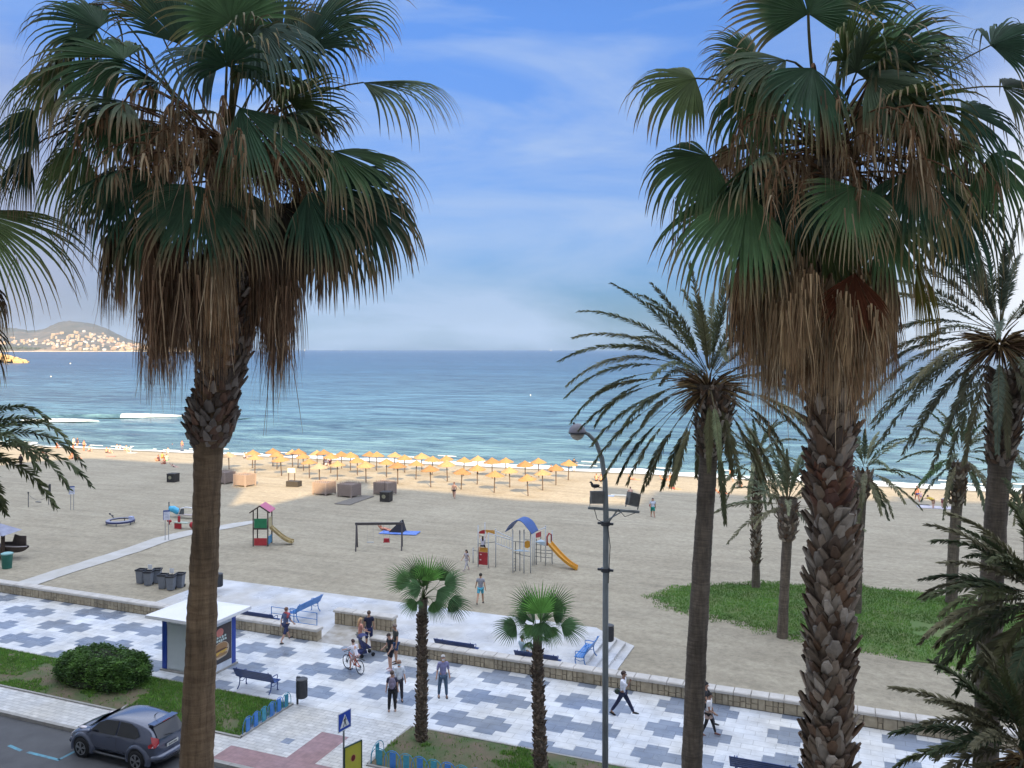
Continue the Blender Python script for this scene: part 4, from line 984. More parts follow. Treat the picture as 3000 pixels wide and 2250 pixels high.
Ga, Gb, Gc = (.17, .40, .08), (.12, .25, .08), (.08, .165, .065)
young_fan('young fan palm with a hairy brown trunk near the crossing, the one standing left', 30.7, [(910, 1604), (911, 1500), (912, 1400), (912, 1330), (915, 1292)], [12, 10, 9, 9, 9],
 [(925, 1255, 92, 52, 75, .25, .3, .0, Ga), (885, 1262, 150, 55, 55, .3, .3, .1, Gb), (960, 1262, 20, 48, 60, .4, .3, .1, Gc), (970, 1298, -25, 50, 65, .5, .3, .1, Gc), (900, 1300, 205, 38, 60, .5, .4, .3, Gb), (935, 1300, 300, 42, 60, .5, .4, .3, Gb), (905, 1250, 120, 50, 55, .3, -.2, .0, Gb), (950, 1255, 65, 50, 55, .3, -.2, .0, Gb), (945, 1275, 335, 50, 60, .5, .5, .3, Gc), (910, 1270, 175, 48, 60, .5, .5, .3, Gc)], 61, 5)
young_fan('young fan palm with a hairy brown trunk nearer the street lamp, the one standing right', 28.3, [(1168, 1684), (1166, 1600), (1162, 1480), (1161, 1400), (1162, 1370)], [14, 12, 10, 9, 10],
 [(1168, 1325, 90, 60, 80, .25, .3, .0, Ga), (1115, 1352, 195, 50, 70, .45, .3, .1, Gc), (1212, 1350, -12, 55, 55, .45, .3, .1, Gc), (1150, 1320, 118, 58, 55, .3, .1, .0, Gb), (1190, 1320, 55, 58, 55, .3, .1, .0, Gb), (1150, 1350, 240, 40, 60, .5, .5, .3, Gb), (1185, 1355, 300, 42, 60, .5, .5, .3, Gb), (1195, 1330, 10, 40, 70, .4, -.2, .1, Gc), (1140, 1335, 165, 40, 60, .4, -.2, .1, Gb), (1170, 1345, 270, 40, 70, .4, .6, .4, Gc)], 62, 5)
# ================================================================= STREET FURNITURE, KIOSK, CAR
M_pole = mat('grey_pole_paint', (.24, .27, .28), .5, (.18, .20, .21), 3, .35)
M_glassl = mat('lamp_bowl', (.55, .50, .42), .3)
def street_lamp():
    D = 23.0; base = WP(1307, 1700, D); base.z = 0; t = thing('street_lamp', 'tall grey street lamp with curved arm, round lamp and two floodlights', 'street lamp', base)
    L = lambda fx, fy, dd=0: WP(fx, fy, D-dd)-base
    b = MB(); x0 = L(1307, 1700); b.lathe([(.16, 0), (.16, .5), (.11, .6)], n=14)
    P = [Vector((0, 0, .4)), L(1308, 1300), L(1309, 1110), L(1307, 1040), L(1300, 990), L(1288, 955), L(1270, 937), L(1262, 935)]
    b.tube(P, [.088, .082, .078, .072, .066, .058, .05, .045], 12); b.build('pole', M_pole, t, smooth=True)
    b = MB(); c = L(1247, 934); b.lathe([(.01, .25), (.10, .235), (.195, .14), (.235, .035), (.245, -.02), (.22, -.035)], c, 18); b.tube([L(1266, 935), L(1252, 931)], .05, 8); lh = b.build('lamp_head', mat('lamp_housing', (.22, .21, .25), .45), t, smooth=True)
    b = MB(); b.lathe([(.20, -.045), (.18, -.11), (.105, -.19), (.016, -.225)], c, 16); b.build('lamp_bowl', M_glassl, lh, smooth=True)
    b = MB(); b.lathe([(.247, -.03), (.247, .0)], c, 18); b.build('trim_band', M_dark, lh)
    b = MB(); a, e = L(1270, 1097), L(1381, 1106); b.tube([a, e], .04, 8); b.tube([L(1309, 1135), L(1334, 1102)], .022, 6); b.tube([L(1309, 1125, .15), L(1345, 1104, .1)], .018, 6)
    b.build('crossbar', M_pole, t)
    for y in (1131, 1231): b = MB(); c = L(1308, y); b.lathe([(.13, -.05), (.13, .05)], c, 12); b.box(c.x-.22, c.y-.03, c.z-.03, c.x+.22, c.y+.03, c.z+.03); b.build('clamp', M_dark, t)
    b = MB(); b.tube([L(1312, 1130, .1), L(1318, 1180, .1), L(1314, 1260, .1)], .012, 5); b.tube([L(1284, 1100, .1), L(1290, 1122, .1), L(1305, 1130, .1)], .010, 5); b.tube([L(1335, 1100, .1), L(1350, 1116, .1), L(1372, 1108, .1)], .010, 5); b.build('cable', M_black, t)
    for (fx, fy, tilt, rot) in ((1290, 1074, 0, .0), (1368, 1078, .28, .35)):
        fl = obj('floodlight', None, t); fl.location = L(fx, fy); fl.rotation_euler = (R(-8), tilt, YAW+rot)
        b = MB(); w, h, d = .175, .165, .09
        if tilt: w = .165
        i = b.vs([(-w, -d, -h), (w, -d, -h), (w, -d, h), (-w, -d, h), (-w*1.1, d, -h*1.12), (w*1.1, d, -h*1.12), (w*1.1, d, h*1.05), (-w*1.1, d, h*1.05)])
        for q in ((0,1,2,3),(7,6,5,4),(0,4,5,1),(1,5,6,2),(2,6,7,3),(3,7,4,0)): b.face([i+k for k in q])
        for k in range(7): b.box(-w*.9+k*w*.3-.006, -d-.02, -h*.92, -w*.9+k*w*.3+.006, -d-.001, h*.92)
        b.build('housing', mat('weathered_aluminium', (.24, .24, .23), .6, (.17, .165, .16), 9, .4, metal=.2), fl)
        [(lambda b, x: (b.box(x-w*.03, -.02, -h-.09, x+w*.03, .02, .0), b.build('bracket', M_dark, fl)))(MB(), x) for x in (-w*1.17, w*1.17)]
        b = MB(); b.box(-w*.95, d+.001, -h*.95, w*.95, d+.012, h*.95); b.build('lens', M_glass, fl)
street_lamp()
def pigeon(loc, rz, label):
    t = thing('pigeon', label, 'bird', loc, rz); t.scale = (.8, .8, .8)
    b = MB(); b.ell((0, 0, .11), (.075, .14, .07), 12, 8); b.ell((0, .11, .17), (.042, .05, .06), 10, 7); b.ell((0, .145, .235), (.036, .042, .036), 10, 7)
    b.tube([(0, .175, .232), (0, .21, .225)], [.012, .003], 6)
    i = b.vs([(-.035, -.08, .10), (.035, -.08, .10), (.045, -.25, .05), (-.045, -.25, .05), (-.03, -.08, .07), (.03, -.08, .07), (.04, -.25, .04), (-.04, -.25, .04)])
    for q in ((0,1,2,3),(7,6,5,4),(0,4,5,1),(1,5,6,2),(2,6,7,3),(3,7,4,0)): b.face([i+k for k in q])
    b.tube([(-.025, .02, .06), (-.025, .03, 0)], .006, 5); b.tube([(.025, .02, .06), (.025, .03, 0)], .006, 5)
    b.build('body', mat('pigeon_feathers', (.035, .036, .042), .6, (.06, .06, .07), 30, .4), t, smooth=True)
    b = MB(); b.ell((-.07, -.03, .12), (.02, .13, .05), 8, 6); b.ell((.07, -.03, .12), (.02, .13, .05), 8, 6); b.build('wing', mat('pigeon_wing', (.02, .02, .025), .6), t, smooth=True)
_p = WP(1248, 927, 23.0); pigeon(_p+Vector((0, 0, -.02)), YAW+R(105), 'dark pigeon perched on top of the round street lamp')
_p = WP(1290, 1057, 23.0); pigeon(_p+Vector((-.06, 0, 0)), YAW+R(80), 'dark pigeon perched on the left floodlight box')

def bench_parts(t, L=1.9, m=None, m2=None, back_to=-1):
    m = m or M_blue; m2 = m2 or M_blue; h = L/2
    sl = []
    for i in range(4): y = .02+.105*i; sl.append((y, .44+.012*abs(i-1.5), .095))
    b = MB()
    for y, z, w in sl: b.box(-h, y, z, h, y+w-.02, z+.025)
    b.build('seat', m, t)
    b = MB()
    for i in range(5):
        z0 = .50+.085*i; y0 = -.03-.045*i; a = b.vs([(-h, y0, z0), (h, y0, z0), (h, y0-.035, z0+.07), (-h, y0-.035, z0+.07), (-h, y0+.022, z0+.006), (h, y0+.022, z0+.006), (h, y0-.013, z0+.076), (-h, y0-.013, z0+.076)])
        for q in ((3,2,1,0),(4,5,6,7),(0,1,5,4),(1,2,6,5),(2,3,7,6),(3,0,4,7)): b.face([a+k for k in q])
    b.build('backrest', m, t)
    for s in (-1, 1):
        b = MB(); x = s*(h-.18)
        b.tube([(x, .44, 0), (x, .40, .12), (x, .43, .28), (x, .38, .42)], .024, 6); b.tube([(x, -.16, 0), (x, -.04, .14), (x, .0, .30), (x, .0, .43)], .024, 6)
        b.tube([(x, .38, .42), (x, .0, .42)], .022, 6); b.tube([(x, .0, .42), (x, -.09, .70), (x, -.22, .95)], .02, 6)
        b.tube([(x, .0, .3), (x, .18, .24), (x, .40, .3)], .014, 5)
        b.tube([(x, .36, .43), (x, .42, .58), (x, .40, .66), (x, .28, .68), (x, .05, .66), (x, -.09, .68)], .02, 6)
        b.tube([(x-.06*s, .44, 0), (x+.06*s, .44, 0)], .02, 5)
        b.build('side_frame', m2, t)
def bench(label, u, v, rz, z=0, m=None, m2=None, L=1.9):
    t = thing('park_bench', label, 'bench', (u, v, z), rz, 'blue park benches'); bench_parts(t, L, m, m2)
    if 'behind the wall' in label: t.scale = (1, 1, .86)
    return t
bench('navy blue bench seen from behind between the kiosk and the litter bin', -23.3, 28.75, 0, m=M_navy, m2=M_navy, L=2.0)
bench('navy blue bench cut off by the bottom edge of the view', -2.6, 28.75, 0, m=M_navy, m2=M_navy, L=2.1)
M_bb = mat('bright_blue_paint', (.03, .16, .47), .4, (.05, .22, .55), 5, .3)
bench('bright blue bench seen end on at the left side of the terrace, by the handrail', *G(664, 1331)[:2], R(90), m=M_bb, m2=M_bb, L=2.3)
bench('blue bench behind the wall next to the kiosk, only its top showing', UV(556, 35.5), 35.5, 0, m=M_navy, m2=M_navy, L=2.3)
bench('blue bench behind the wall, empty, only its backrest top showing', UV(984, 35.5), 35.5, 0, m=M_navy, m2=M_navy, L=2.1)
bench('blue bench behind the wall with a person sitting on it', UV(1160, 35.5), 35.5, 0, m=M_navy, m2=M_navy, L=2.1)
bench('bright blue bench facing left at the right end of the terrace', *G(1272, 1428), R(90), m=M_bb, m2=M_bb, L=1.9)
def litter_bin(label, u, v, s=1.0):
    t = thing('litter_bin', label, 'litter bin', (u, v, 0), 0)
    b = MB(); b.lathe([(.045, 0), (.045, 1.02*s)], (-.20, -.02, 0), 10); b.build('post', M_dark, t)
    b = MB(); b.lathe([(.17, .28), (.205, .30), (.215, .98*s)], n=20); b.build('body', mat('bin_dark_grey', (.04, .045, .055), .45, (.055, .06, .07), 8, .4), t, smooth=False)
    b = MB(); b.lathe([(.225, .985*s), (.235, 1.0*s), (.235, 1.05*s), (.15, 1.09*s)], n=20); b.box(-.24, -.05, 1.02*s, -.10, .05, 1.12*s); b.build('lid', M_dark, t)
    b = MB()
    for k in range(20): a = 6.283*k/20; b.bar((.222*math.cos(a), .222*math.sin(a), .32), (.222*math.cos(a), .222*math.sin(a), .95*s), .012)
    b.build('rib', M_dark, t)
    return t
litter_bin('dark grey litter bin on a post at the corner of the lawn by the crossing', *G(652, 1522))
litter_bin('dark grey litter bin on the terrace beside the lamp post', *G(1316, 1397))
litter_bin('dark litter bin half hidden behind the smooth palm trunk', *G(473, 1277))

def railing():
    x0, x1, y = -28.1, -25.25, 35.95; t = thing('handrail', 'low blue tubular handrail on the terrace edge behind the wall end', 'railing', (x0, y, 0)); L = x1-x0
    for x in (0, L*.5, L): b = MB(); b.tube([(x, 0, 0), (x, 0, .95)], .022, 8); b.build('post', M_bb, t)
    b = MB()
    for z in (.95, .62, .32): b.tube([(0, 0, z), (L, 0, z)], .018, 8)
    b.build('rail', M_bb, t)
railing()
M_teal = mat('faded_teal_paint', (.03, .22, .34), .5, (.05, .32, .42), 7, .3)
def hoop_fence(label, pts, ms, n):
    A, B = Vector((*pts[0], .04)), Vector((*pts[1], .04)); d = (B-A); L = d.length; d.normalize(); t = thing('hoop_fence', label, 'fence', A); step = L/n
    for i in range(n):
        m = ms[i % len(ms)]; b = MB(); c = d*(step*(i+.5)); w = step*.62; P = []
        for k in range(11): a = math.pi*k/10; P.append(c+d*(-w*math.cos(a))+Vector((0, 0, .22+.36*math.sin(a))))
        P = [c-d*w]+P+[c+d*w]; b.tube(P, .014, 6); b.build('hoop', m, t)
        b = MB(); q = Vector((-d.y, d.x, 0))*.012
        x = c; hw = .11; i0 = b.vs([x-d*hw-q, x+d*hw-q, x+d*hw-q+Vector((0, 0, .52)), x-d*hw-q+Vector((0, 0, .52)), x-d*hw+q, x+d*hw+q, x+d*hw+q+Vector((0, 0, .52)), x-d*hw+q+Vector((0, 0, .52))])
        for f in ((0,1,2,3),(7,6,5,4),(0,4,5,1),(1,5,6,2),(2,6,7,3),(3,7,4,0)): b.face([i0+k for k in f])
        b.build('panel', m, t)
hoop_fence('blue and teal hooped fence between lawn and crossing, near the litter bin', ((-21.0, 25.25), (-21.0, 28.05)), [M_bb, M_blue, M_teal], 6)
hoop_fence('faded teal hooped fence along the near side of the young palm bed', ((-15.35, 25.16), (-9.0, 25.16)), [M_teal, M_blue, M_teal, M_bb], 12)
hoop_fence('short faded hooped fence across the left end of the young palm bed', ((-15.4, 25.2), (-15.4, 25.9)), [M_teal], 1)

def hedge():
    cx, cy = -29.95, 26.95; t = thing('hedge_bush', 'broad rounded dark green bush on the lawn left of the kiosk', 'bush', (cx, cy, 0)); rng = random.Random(12)
    def surf(a, el):
        n = 1+.12*mnoise.noise((math.cos(a)*1.6, math.sin(a)*1.6, el*1.5))+.10*mnoise.noise((math.cos(a)*4, math.sin(a)*4, el*4))+.05*mnoise.noise((math.cos(a)*9, math.sin(a)*9, el*9)); ce, se = math.cos(el), math.sin(el)
        k = (abs(ce)**.55); x = 2.25*k*math.copysign(abs(math.cos(a))**.8, math.cos(a)); y = 1.15*k*math.copysign(abs(math.sin(a))**.8, math.sin(a))
        return Vector((x*n, y*n, .08+1.28*(abs(se)**.6)*n))
    b = MB(); prev = None
    for j in range(10):
        el = R(1+88*j/9); ring = b.vs([surf(6.283*k/36, el)*.90 for k in range(36)])
        if prev is not None:
            for k in range(36): b.face((prev+k, prev+(k+1) % 36, ring+(k+1) % 36, ring+k))
        prev = ring
    b.face([prev+k for k in range(36)]); b.build('twigs', mat('hedge_inside', (.018, .025, .010), .95), t)
    g = MB()
    for _ in range(17000):
        a = rng.uniform(0, 6.283); el = math.asin(rng.random()**.8); p = surf(a, el)*rng.uniform(.88, 1.05); top = p.z/1.35
        clump = mnoise.noise((p.x*2.4, p.y*2.4, p.z*2.4)); k = rng.uniform(.7, 1.3)*(1+.5*clump)
        g.cur = shade(lerp3((.040, .095, .026), (.115, .225, .040), max(0, min(1, .35+.5*clump+.25*rng.random()))), k)
        n = Vector((rng.gauss(0, 1), rng.gauss(0, 1), rng.gauss(.4, 1))).normalized(); s = n.cross(UPZ+Vector((.1, 0, 0))).normalized(); r2 = n.cross(s); sz = rng.uniform(.045, .10)
        g.poly([p-s*sz*.5, p+r2*sz*.25, p+s*sz*1.1, p-r2*sz*.35])
    g.build('foliage', mat('hedge_leaf', (.04, .1, .03), .55, attr='Col', nscale=2.0, trans=.15, spec=.3), t, col=True)
hedge()
b_ = MB(); b_.box(-.16, -.06, 0, .16, .06, .015); b_.box(-.12, -.02, .015, .10, .08, .035); b_.build('litter', mat('pale_litter', (.55, .48, .38), .8), label='scrap of pale litter on the soil below the bush', cat='litter', loc=(*G(237, 1484), .06), rz=.3)

def kiosk():
    x0, y0 = -28.72, 29.05; W, Dp, H = 2.55, 1.85, 2.42
    t = thing('kiosk', 'small white promenade kiosk with blue corner strips and a flat pyramid roof', 'kiosk', (x0, y0, 0))
    M_k = mat('kiosk_panel', (.60, .64, .67), .45, (.55, .59, .61), 1.5, .2); M_kb = mat('kiosk_blue', (.012, .055, .34), .4)
    b = MB(); b.box(-.08, -.08, -.02, W+.08, Dp+.08, .07); b.build('plinth', M_kerb, t)
    b = MB(); b.box(.02, .02, .07, W-.02, Dp-.02, H); b.build('wall', M_k, t)
    for (a, c, d, e) in ((0, 0, .26, -.012), (W-.26, 0, .26, -.012)): b = MB(); b.box(a, -.014, .09, a+d, .018, H-.02); b.build('corner_strip', M_kb, t)
    for yy in (Dp-.26, ): b = MB(); b.box(W-.018, yy, .09, W+.014, yy+.26, H-.02); b.build('corner_strip', M_kb, t)
    b = MB(); b.box(.30, -.004, .12, W-.30, .016, H-.34)
    for k in range(1, 4): b.box(.30+(W-.6)*k/4-.006, -.008, .12, .30+(W-.6)*k/4+.006, -.003, H-.34)
    b.build('shutter', mat('kiosk_shutter', (.56, .60, .62), .5, (.50, .55, .565), 2, .2), t)
    b = MB(); b.box(.27, -.012, H-.31, W-.27, .017, H-.05); sg = b.build('fascia', mat('kiosk_fascia', (.46, .50, .52), .6), t)
    rng = random.Random(2); b = MB(); x = .42
    while x < W-.45:
        w = rng.uniform(.03, .07)
        if rng.random() > .12: b.box(x, -.015, H-.22+rng.uniform(-.01, .02), x+w, -.0125, H-.12+rng.uniform(-.01, .02))
        x += w+.02
    b.build('faded_lettering', mat('faded_letter', (.16, .18, .20), .8), sg)
    b = MB(); b.box(W+.0, -.0, .07, W+.016, Dp-.28, H-.02); b.build('side_panel', mat('kiosk_white', (.62, .66, .72), .4), t)
    # poster on the side facing right
    py0, py1, pz0, pz1 = .10, Dp-.36, .42, 2.02; X = W+.018
    b = MB(); b.box(X, py0-.04, pz0-.04, X+.02, py1+.04, pz1+.04); fr = b.build('poster_frame', M_dark, t)
    b = MB(); b.box(X+.021, py0, pz0, X+.024, py1, pz1); b.build('poster', mat('poster_ground', (.075, .055, .055), .5, (.05, .04, .04), 8, .3), fr)
    def sh(name, pts, m, dx):
        b = MB(); b.poly([(X+dx, py0+(py1-py0)*p, pz0+(pz1-pz0)*q) for p, q in pts]); b.build(name, m, fr)
    def blob(cx, cy, rx, ry, n=18, j=0, s=1): r_ = random.Random(s); return [(cx+rx*math.cos(6.283*k/n)*(1+j*r_.uniform(-1, 1)), cy+ry*math.sin(6.283*k/n)*(1+j*r_.uniform(-1, 1))) for k in range(n)]
    sh('poster_disc', blob(.48, .84, .17, .12), mat('poster_pink', (.60, .20, .16), .6), .026)
    for r_, (q0, q1, n) in enumerate(((.665, .735, 5), (.57, .65, 6))):
        for k in range(n): a = .22+.58*k/n; sh('poster_lettering', [(a, q0+.012*((k*7) % 3)), (a+.085, q0+.01*((k*5) % 3)), (a+.08, q1-.01*(k % 2)), (a+.01, q1+.008*((k*3) % 2))], mat('poster_cream', (.50, .60, .56), .6), .026)
    sh('poster_plate', blob(.52, .33, .40, .24, 20, .05, 3), mat('poster_tan', (.50, .40, .30), .6), .026)
    sh('poster_bun', blob(.52, .42, .32, .125, 16, .03, 4), mat('poster_bun', (.34, .19, .08), .6), .028)
    sh('poster_meat', blob(.52, .32, .33, .055, 14, .08, 5), mat('poster_meat', (.12, .055, .03), .6), .030)
    sh('poster_cheese', [(.22, .30), (.82, .33), (.80, .27), (.6, .24), (.5, .28), (.36, .22), (.24, .26)], mat('poster_cheese', (.62, .38, .07), .6), .032)
    sh('poster_bun_base', blob(.52, .21, .31, .05, 14, .02, 6), mat('poster_bun', (.34, .19, .08), .6), .028)
    sh('poster_footer', [(.30, .02), (.98, .08), (.98, .15), (.30, .10)], M_dark, .034)
    # roof: thick slab with overhang and low hip
    o = .50; b = MB(); A = [(-o, -o, H), (W+o, -o, H), (W+o, Dp+o, H), (-o, Dp+o, H)]; i = b.vs(A+[(x, y, H+.14) for x, y, z in A]+[(W*.32, Dp*.45, H+.42), (W*.68, Dp*.45, H+.42)])
    for f in ((3,2,1,0),(0,1,5,4),(1,2,6,5),(2,3,7,6),(3,0,4,7),(4,5,9,8),(5,6,9),(6,7,8,9),(7,4,8)): b.face([i+k for k in f])
    b.build('roof', mat('kiosk_roof', (.80, .80, .82), .5, (.72, .72, .74), 1.0, .2), t)
kiosk()

M_steel = mat('sign_back', (.35, .36, .38), .4, metal=.5)
def crossing_sign():
    D = 26.3; b0 = WP(744, 1700, D); t = thing('crossing_sign', 'blue square pedestrian crossing sign on a grey pole by the pink paving', 'road sign', (b0.x, b0.y, 0), YAW+R(58))
    top = WP(744, 1536, D).z
    b = MB(); b.tube([(0, .03, 0), (0, .03, top-.05)], .032, 10); b.build('pole', M_galv, t)
    s = .30; c = top-s
    def pl(nm, pts, y, m, par): b = MB(); b.prism([(0, 0), (1, 0), (1, 1)], 0, 1); b = MB(); b.poly([(x, y, c+z) for x, z in pts]); return b.build(nm, m, par)
    b = MB(); b.box(-s, -.012, c-s, s, .0, c+s); p = b.build('plate', mat('sign_white', (.75, .76, .78), .4), t)
    M_sb = mat('sign_blue', (.01, .06, .42), .4)
    pl('blue_field', [(-s+.03, -s+.03), (s-.03, -s+.03), (s-.03, s-.03), (-s+.03, s-.03)], -.015, M_sb, p)
    pl('white_triangle', [(-.21, -.19), (.21, -.19), (0, .21)], -.018, MATS['sign_white'], p)
    M_k = mat('sign_black', (.01, .01, .012), .5)
    b = MB(); Y = -.021
    def q(pts): b.poly([(x, Y, c+z) for x, z in pts])
    q([(.015+.026*math.cos(a*.785), .105+.028*math.sin(a*.785)) for a in range(8)]); q([(-.03, -.03), (.03, -.03), (.035, .07), (-.02, .075)]); q([(-.02, -.03), (.012, -.03), (-.05, -.17), (-.085, -.17)]); q([(-.005, -.03), (.03, -.03), (.075, -.17), (.045, -.17)]); q([(-.02, .07), (-.005, .045), (-.07, -.005), (-.08, .01)]); q([(.03, .07), (.03, .04), (.085, .0), (.09, .02)])
    b.build('walking_figure', M_k, p)
crossing_sign()
def yellow_sign():
    D = 25.0; b0 = WP(762, 1720, D); t = thing('yellow_notice_sign', 'yellow framed notice sign with a dark red disc, standing below the crossing sign', 'sign', (b0.x, b0.y, 0), YAW+R(50)); z1 = WP(765, 1608, D).z; w = .31
    b = MB(); b.box(-w, -.02, .25, w, .0, z1); p = b.build('board', mat('sign_yellow', (.50, .47, .035), .5, (.44, .42, .05), 5, .2), t)
    b = MB()
    for a, c, d, e in ((-w-.03, .22, -w, z1+.03), (w, .22, w+.03, z1+.03), (-w, z1, w, z1+.03), (-w, .22, w, .25)): b.box(a, -.035, c, d, .01, e)
    b.build('frame', mat('sign_frame', (.03, .06, .045), .4), t)
    b = MB(); cz = z1-.40; b.poly([(.10*math.cos(k*.35), -.024, cz+.11*math.sin(k*.35)) for k in range(18)]); b.build('pale_ring', mat('sign_orange', (.50, .25, .10), .5), p)
    b = MB(); b.poly([(.075*math.cos(k*.35), -.027, cz+.09*math.sin(k*.35)) for k in range(18)]); b.build('red_disc', mat('sign_darkred', (.16, .01, .012), .5), p)
    b = MB(); b.tube([(-w-.015, 0, 0), (-w-.015, 0, .24)], .02, 6); b.tube([(w+.015, 0, 0), (w+.015, 0, .24)], .02, 6); b.build('leg', M_dark, t)
yellow_sign()

# ---------------------------------------------------------------- the parked car (compact crossover), local x forward
def car():
    t = thing('parked_car', 'dark grey compact crossover car parked at the kerb beside the lawn', 'car', (-24.17, 22.83, -.13), math.pi)
    MP = mat('car_paint', (.085, .10, .15), .22, (.095, .11, .16), 2, .1, coat=1.0, spec=.6, metal=.35); MG = mat('car_glass', (.012, .014, .018), .04, spec=.8)
    # cross-sections along x: (x, half width at belt, z low, z belt, half width roof, z roof)
    hw = .86
    S_ = [(-2.02, .70, .42, .80, .0, .80), (-1.98, .78, .34, .98, .50, 1.02), (-1.86, .83, .30, 1.02, .60, 1.22), (-1.62, .865, .30, 1.04, .60, 1.44), (-1.30, .885, .30, 1.03, .605, 1.52), (-.80, .86, .28, 1.0, .62, 1.575), (-.30, .85, .28, .99, .63, 1.585),
          (.15, .85, .28, .985, .62, 1.55), (.55, .85, .28, .98, .60, 1.42), (.90, .86, .28, .98, .62, 1.18), (1.12, .875, .29, .975, .66, 1.03), (1.50, .875, .30, .93, .60, .975), (1.80, .83, .32, .84, .50, .90), (1.97, .74, .34, .72, .40, .78), (2.06, .60, .40, .60, .0, .62)]
    b = MB(); rings = []
    def ring(s):
        x, w, zl, zb, wr, zr = s; h = []
        pts = [(0, zl), (w*.80, zl), (w*.97, zl+.08), (w, (zl+zb)/2), (w*.985, zb-.10), (w*.955, zb), (wr+(w*.955-wr)*.35, zb+(zr-zb)*.62), (wr+.01, zr-.06*(zr > zb+.2)), (wr*.80, zr-.005), (wr*.4, zr+.015), (0, zr+.02)]
        full = [(x, y, z) for y, z in pts]+[(x, -y, z) for y, z in pts[-2:0:-1]]
        return b.vs(full), len(full)
    for s in S_: r, n = ring(s); rings.append(r)
    for p, q in zip(rings, rings[1:]):
        for k in range(n): b.face((p+k, q+k, q+(k+1) % n, p+(k+1) % n))
    b.face([rings[0]+k for k in range(n)]); b.face([rings[-1]+k for k in range(n-1, -1, -1)])
    body = b.build('body', MP, t, smooth=True)
    ss = body.modifiers.new('s', 'SUBSURF'); ss.levels = 1; ss.render_levels = 1
    def sheet(nm, quad, m, off, par=t, sm=False):
        b = MB(); b.poly([Vector(p)+Vector(off) for p in quad]); return b.build(nm, m, par)
    # side glass, following the shoulder and roof rail
    for s in (-1, 1):
        def Y(y): return s*y
        b = MB(); P = [(.92, .845, 1.00), (.62, .70, 1.30), (.30, .655, 1.42), (-.30, .675, 1.475), (-.28, .845, 1.03)]; b.poly([(x, Y(y), z) for x, y, z in P]); b.build('side_window', MG, t)
        b = MB(); P = [(-.36, .845, 1.035), (-.38, .675, 1.475), (-.85, .67, 1.46), (-1.15, .70, 1.36), (-1.36, .80, 1.17), (-1.20, .85, 1.06)]; b.poly([(x, Y(y), z) for x, y, z in P]); b.build('side_window', MG, t)
        b = MB(); b.tube([(.82, Y(.86), 1.03), (.80, Y(.97), 1.06)], .025, 6); b.ell((.80, Y(1.0), 1.09), (.07, .10, .075), 10, 8); b.build('wing_mirror', MP, t, smooth=True)
        b = MB()
        for x0 in (.10, ): b.box(x0-.17, Y(.875)-.012, .90, x0+.0, Y(.875)+.012, .93)
        b.build('door_handle', MP, t)
        for dx in (.86, -.30, -1.08): 
            b = MB(); b.tube([(dx, Y(.868), .42), (dx-.02, Y(.874), .70), (dx-.05, Y(.858), .97)], .005, 4); b.build('door_seam', M_black, t)
        b = MB(); b.tube([(1.05, Y(.80), .33), (.5, Y(.855), .30), (-.7, Y(.855), .30), (-.98, Y(.80), .33)], [.05]*4, 8, flat=.8); b.build('sill_trim', M_dark, t, smooth=True)
        for (wx, nm) in ((1.29, 'front'), (-1.29, 'rear')):
            # flared arch
            b = MB(); R1 = .445
            for (ra, yo, zo) in ((0, 0, 0),):
                prev = None
                for k in range(17):
                    a = math.pi*(-.08+1.16*k/16); c, q = math.cos(a), math.sin(a)
                    i = b.vs([(wx+c*(R1+.13), Y(.80), .35+q*(R1+.13)), (wx+c*(R1+.06), Y(.90), .35+q*(R1+.06)), (wx+c*R1, Y(.925), .35+q*R1), (wx+c*(R1-.05), Y(.90), .35+q*(R1-.05)), (wx+c*(R1-.06), Y(.70), .35+q*(R1-.06))])
                    if prev is not None:
                        for m_ in range(4): b.face((prev+m_, i+m_, i+m_+1, prev+m_+1))
                    prev = i
            b.build('wheel_arch', MP, t, smooth=True)
            b = MB(); b.poly([(wx+.39*math.cos(6.283*k/20), Y(.886), .36+.39*math.sin(6.283*k/20)) for k in range(20)]); b.build('arch_liner', M_black, t)
            w = obj('wheel', None, t); w.location = (wx, Y(.80), .34)
            b = MB(); prof = [(.22, -.10), (.33, -.11), (.345, -.08), (.345, .08), (.33, .11), (.22, .10)]
            prev = None; n_ = 28
            for k in range(n_+1):
                a = 6.283185*k/n_; i = b.vs([(r*math.cos(a), y, r*math.sin(a)) for r, y in prof])
                if prev is not None:
                    for m_ in range(5): b.face((prev+m_, prev+m_+1, i+m_+1, i+m_))
                prev = i
            b.build('tyre', M_black, w, smooth=True)
            b = MB(); yo = Y(.125)
            n_ = 28; i1 = b.vs([(.235*math.cos(6.283*k/n_), yo, .235*math.sin(6.283*k/n_)) for k in range(n_)]); i2 = b.vs([(.205*math.cos(6.283*k/n_), yo*.98, .205*math.sin(6.283*k/n_)) for k in range(n_)])
            for k in range(n_): b.face((i1+k, i1+(k+1) % n_, i2+(k+1) % n_, i2+k))
            for k in range(5):
                for da in (-.16, .16):
                    a = 6.283*k/5+.3; b.bar((.05*math.cos(a), yo, .05*math.sin(a)), (.22*math.cos(a+da), yo, .22*math.sin(a+da)), .028, .03)
            b.lathe([(.0, 0), (.05, 0)], (0, yo, 0), 3, cap=False); b.poly([(.06*math.cos(.5*k), yo*1.12, .06*math.sin(.5*k)) for k in range(12)])
            b.build('rim', mat('alloy', (.42, .43, .45), .3, metal=.8), w)
            b = MB(); b.poly([(.225*math.cos(.3*k), Y(.06), .225*math.sin(.3*k)) for k in range(21)]); b.build('brake_disc', M_black, w)
    # windscreen, rear window
    off = .012
    sheet('windscreen', [(.56, -.56, 1.425), (.56, .56, 1.425), (1.08, .66, 1.035), (1.08, -.66, 1.035)], MG, (.03, 0, .035))
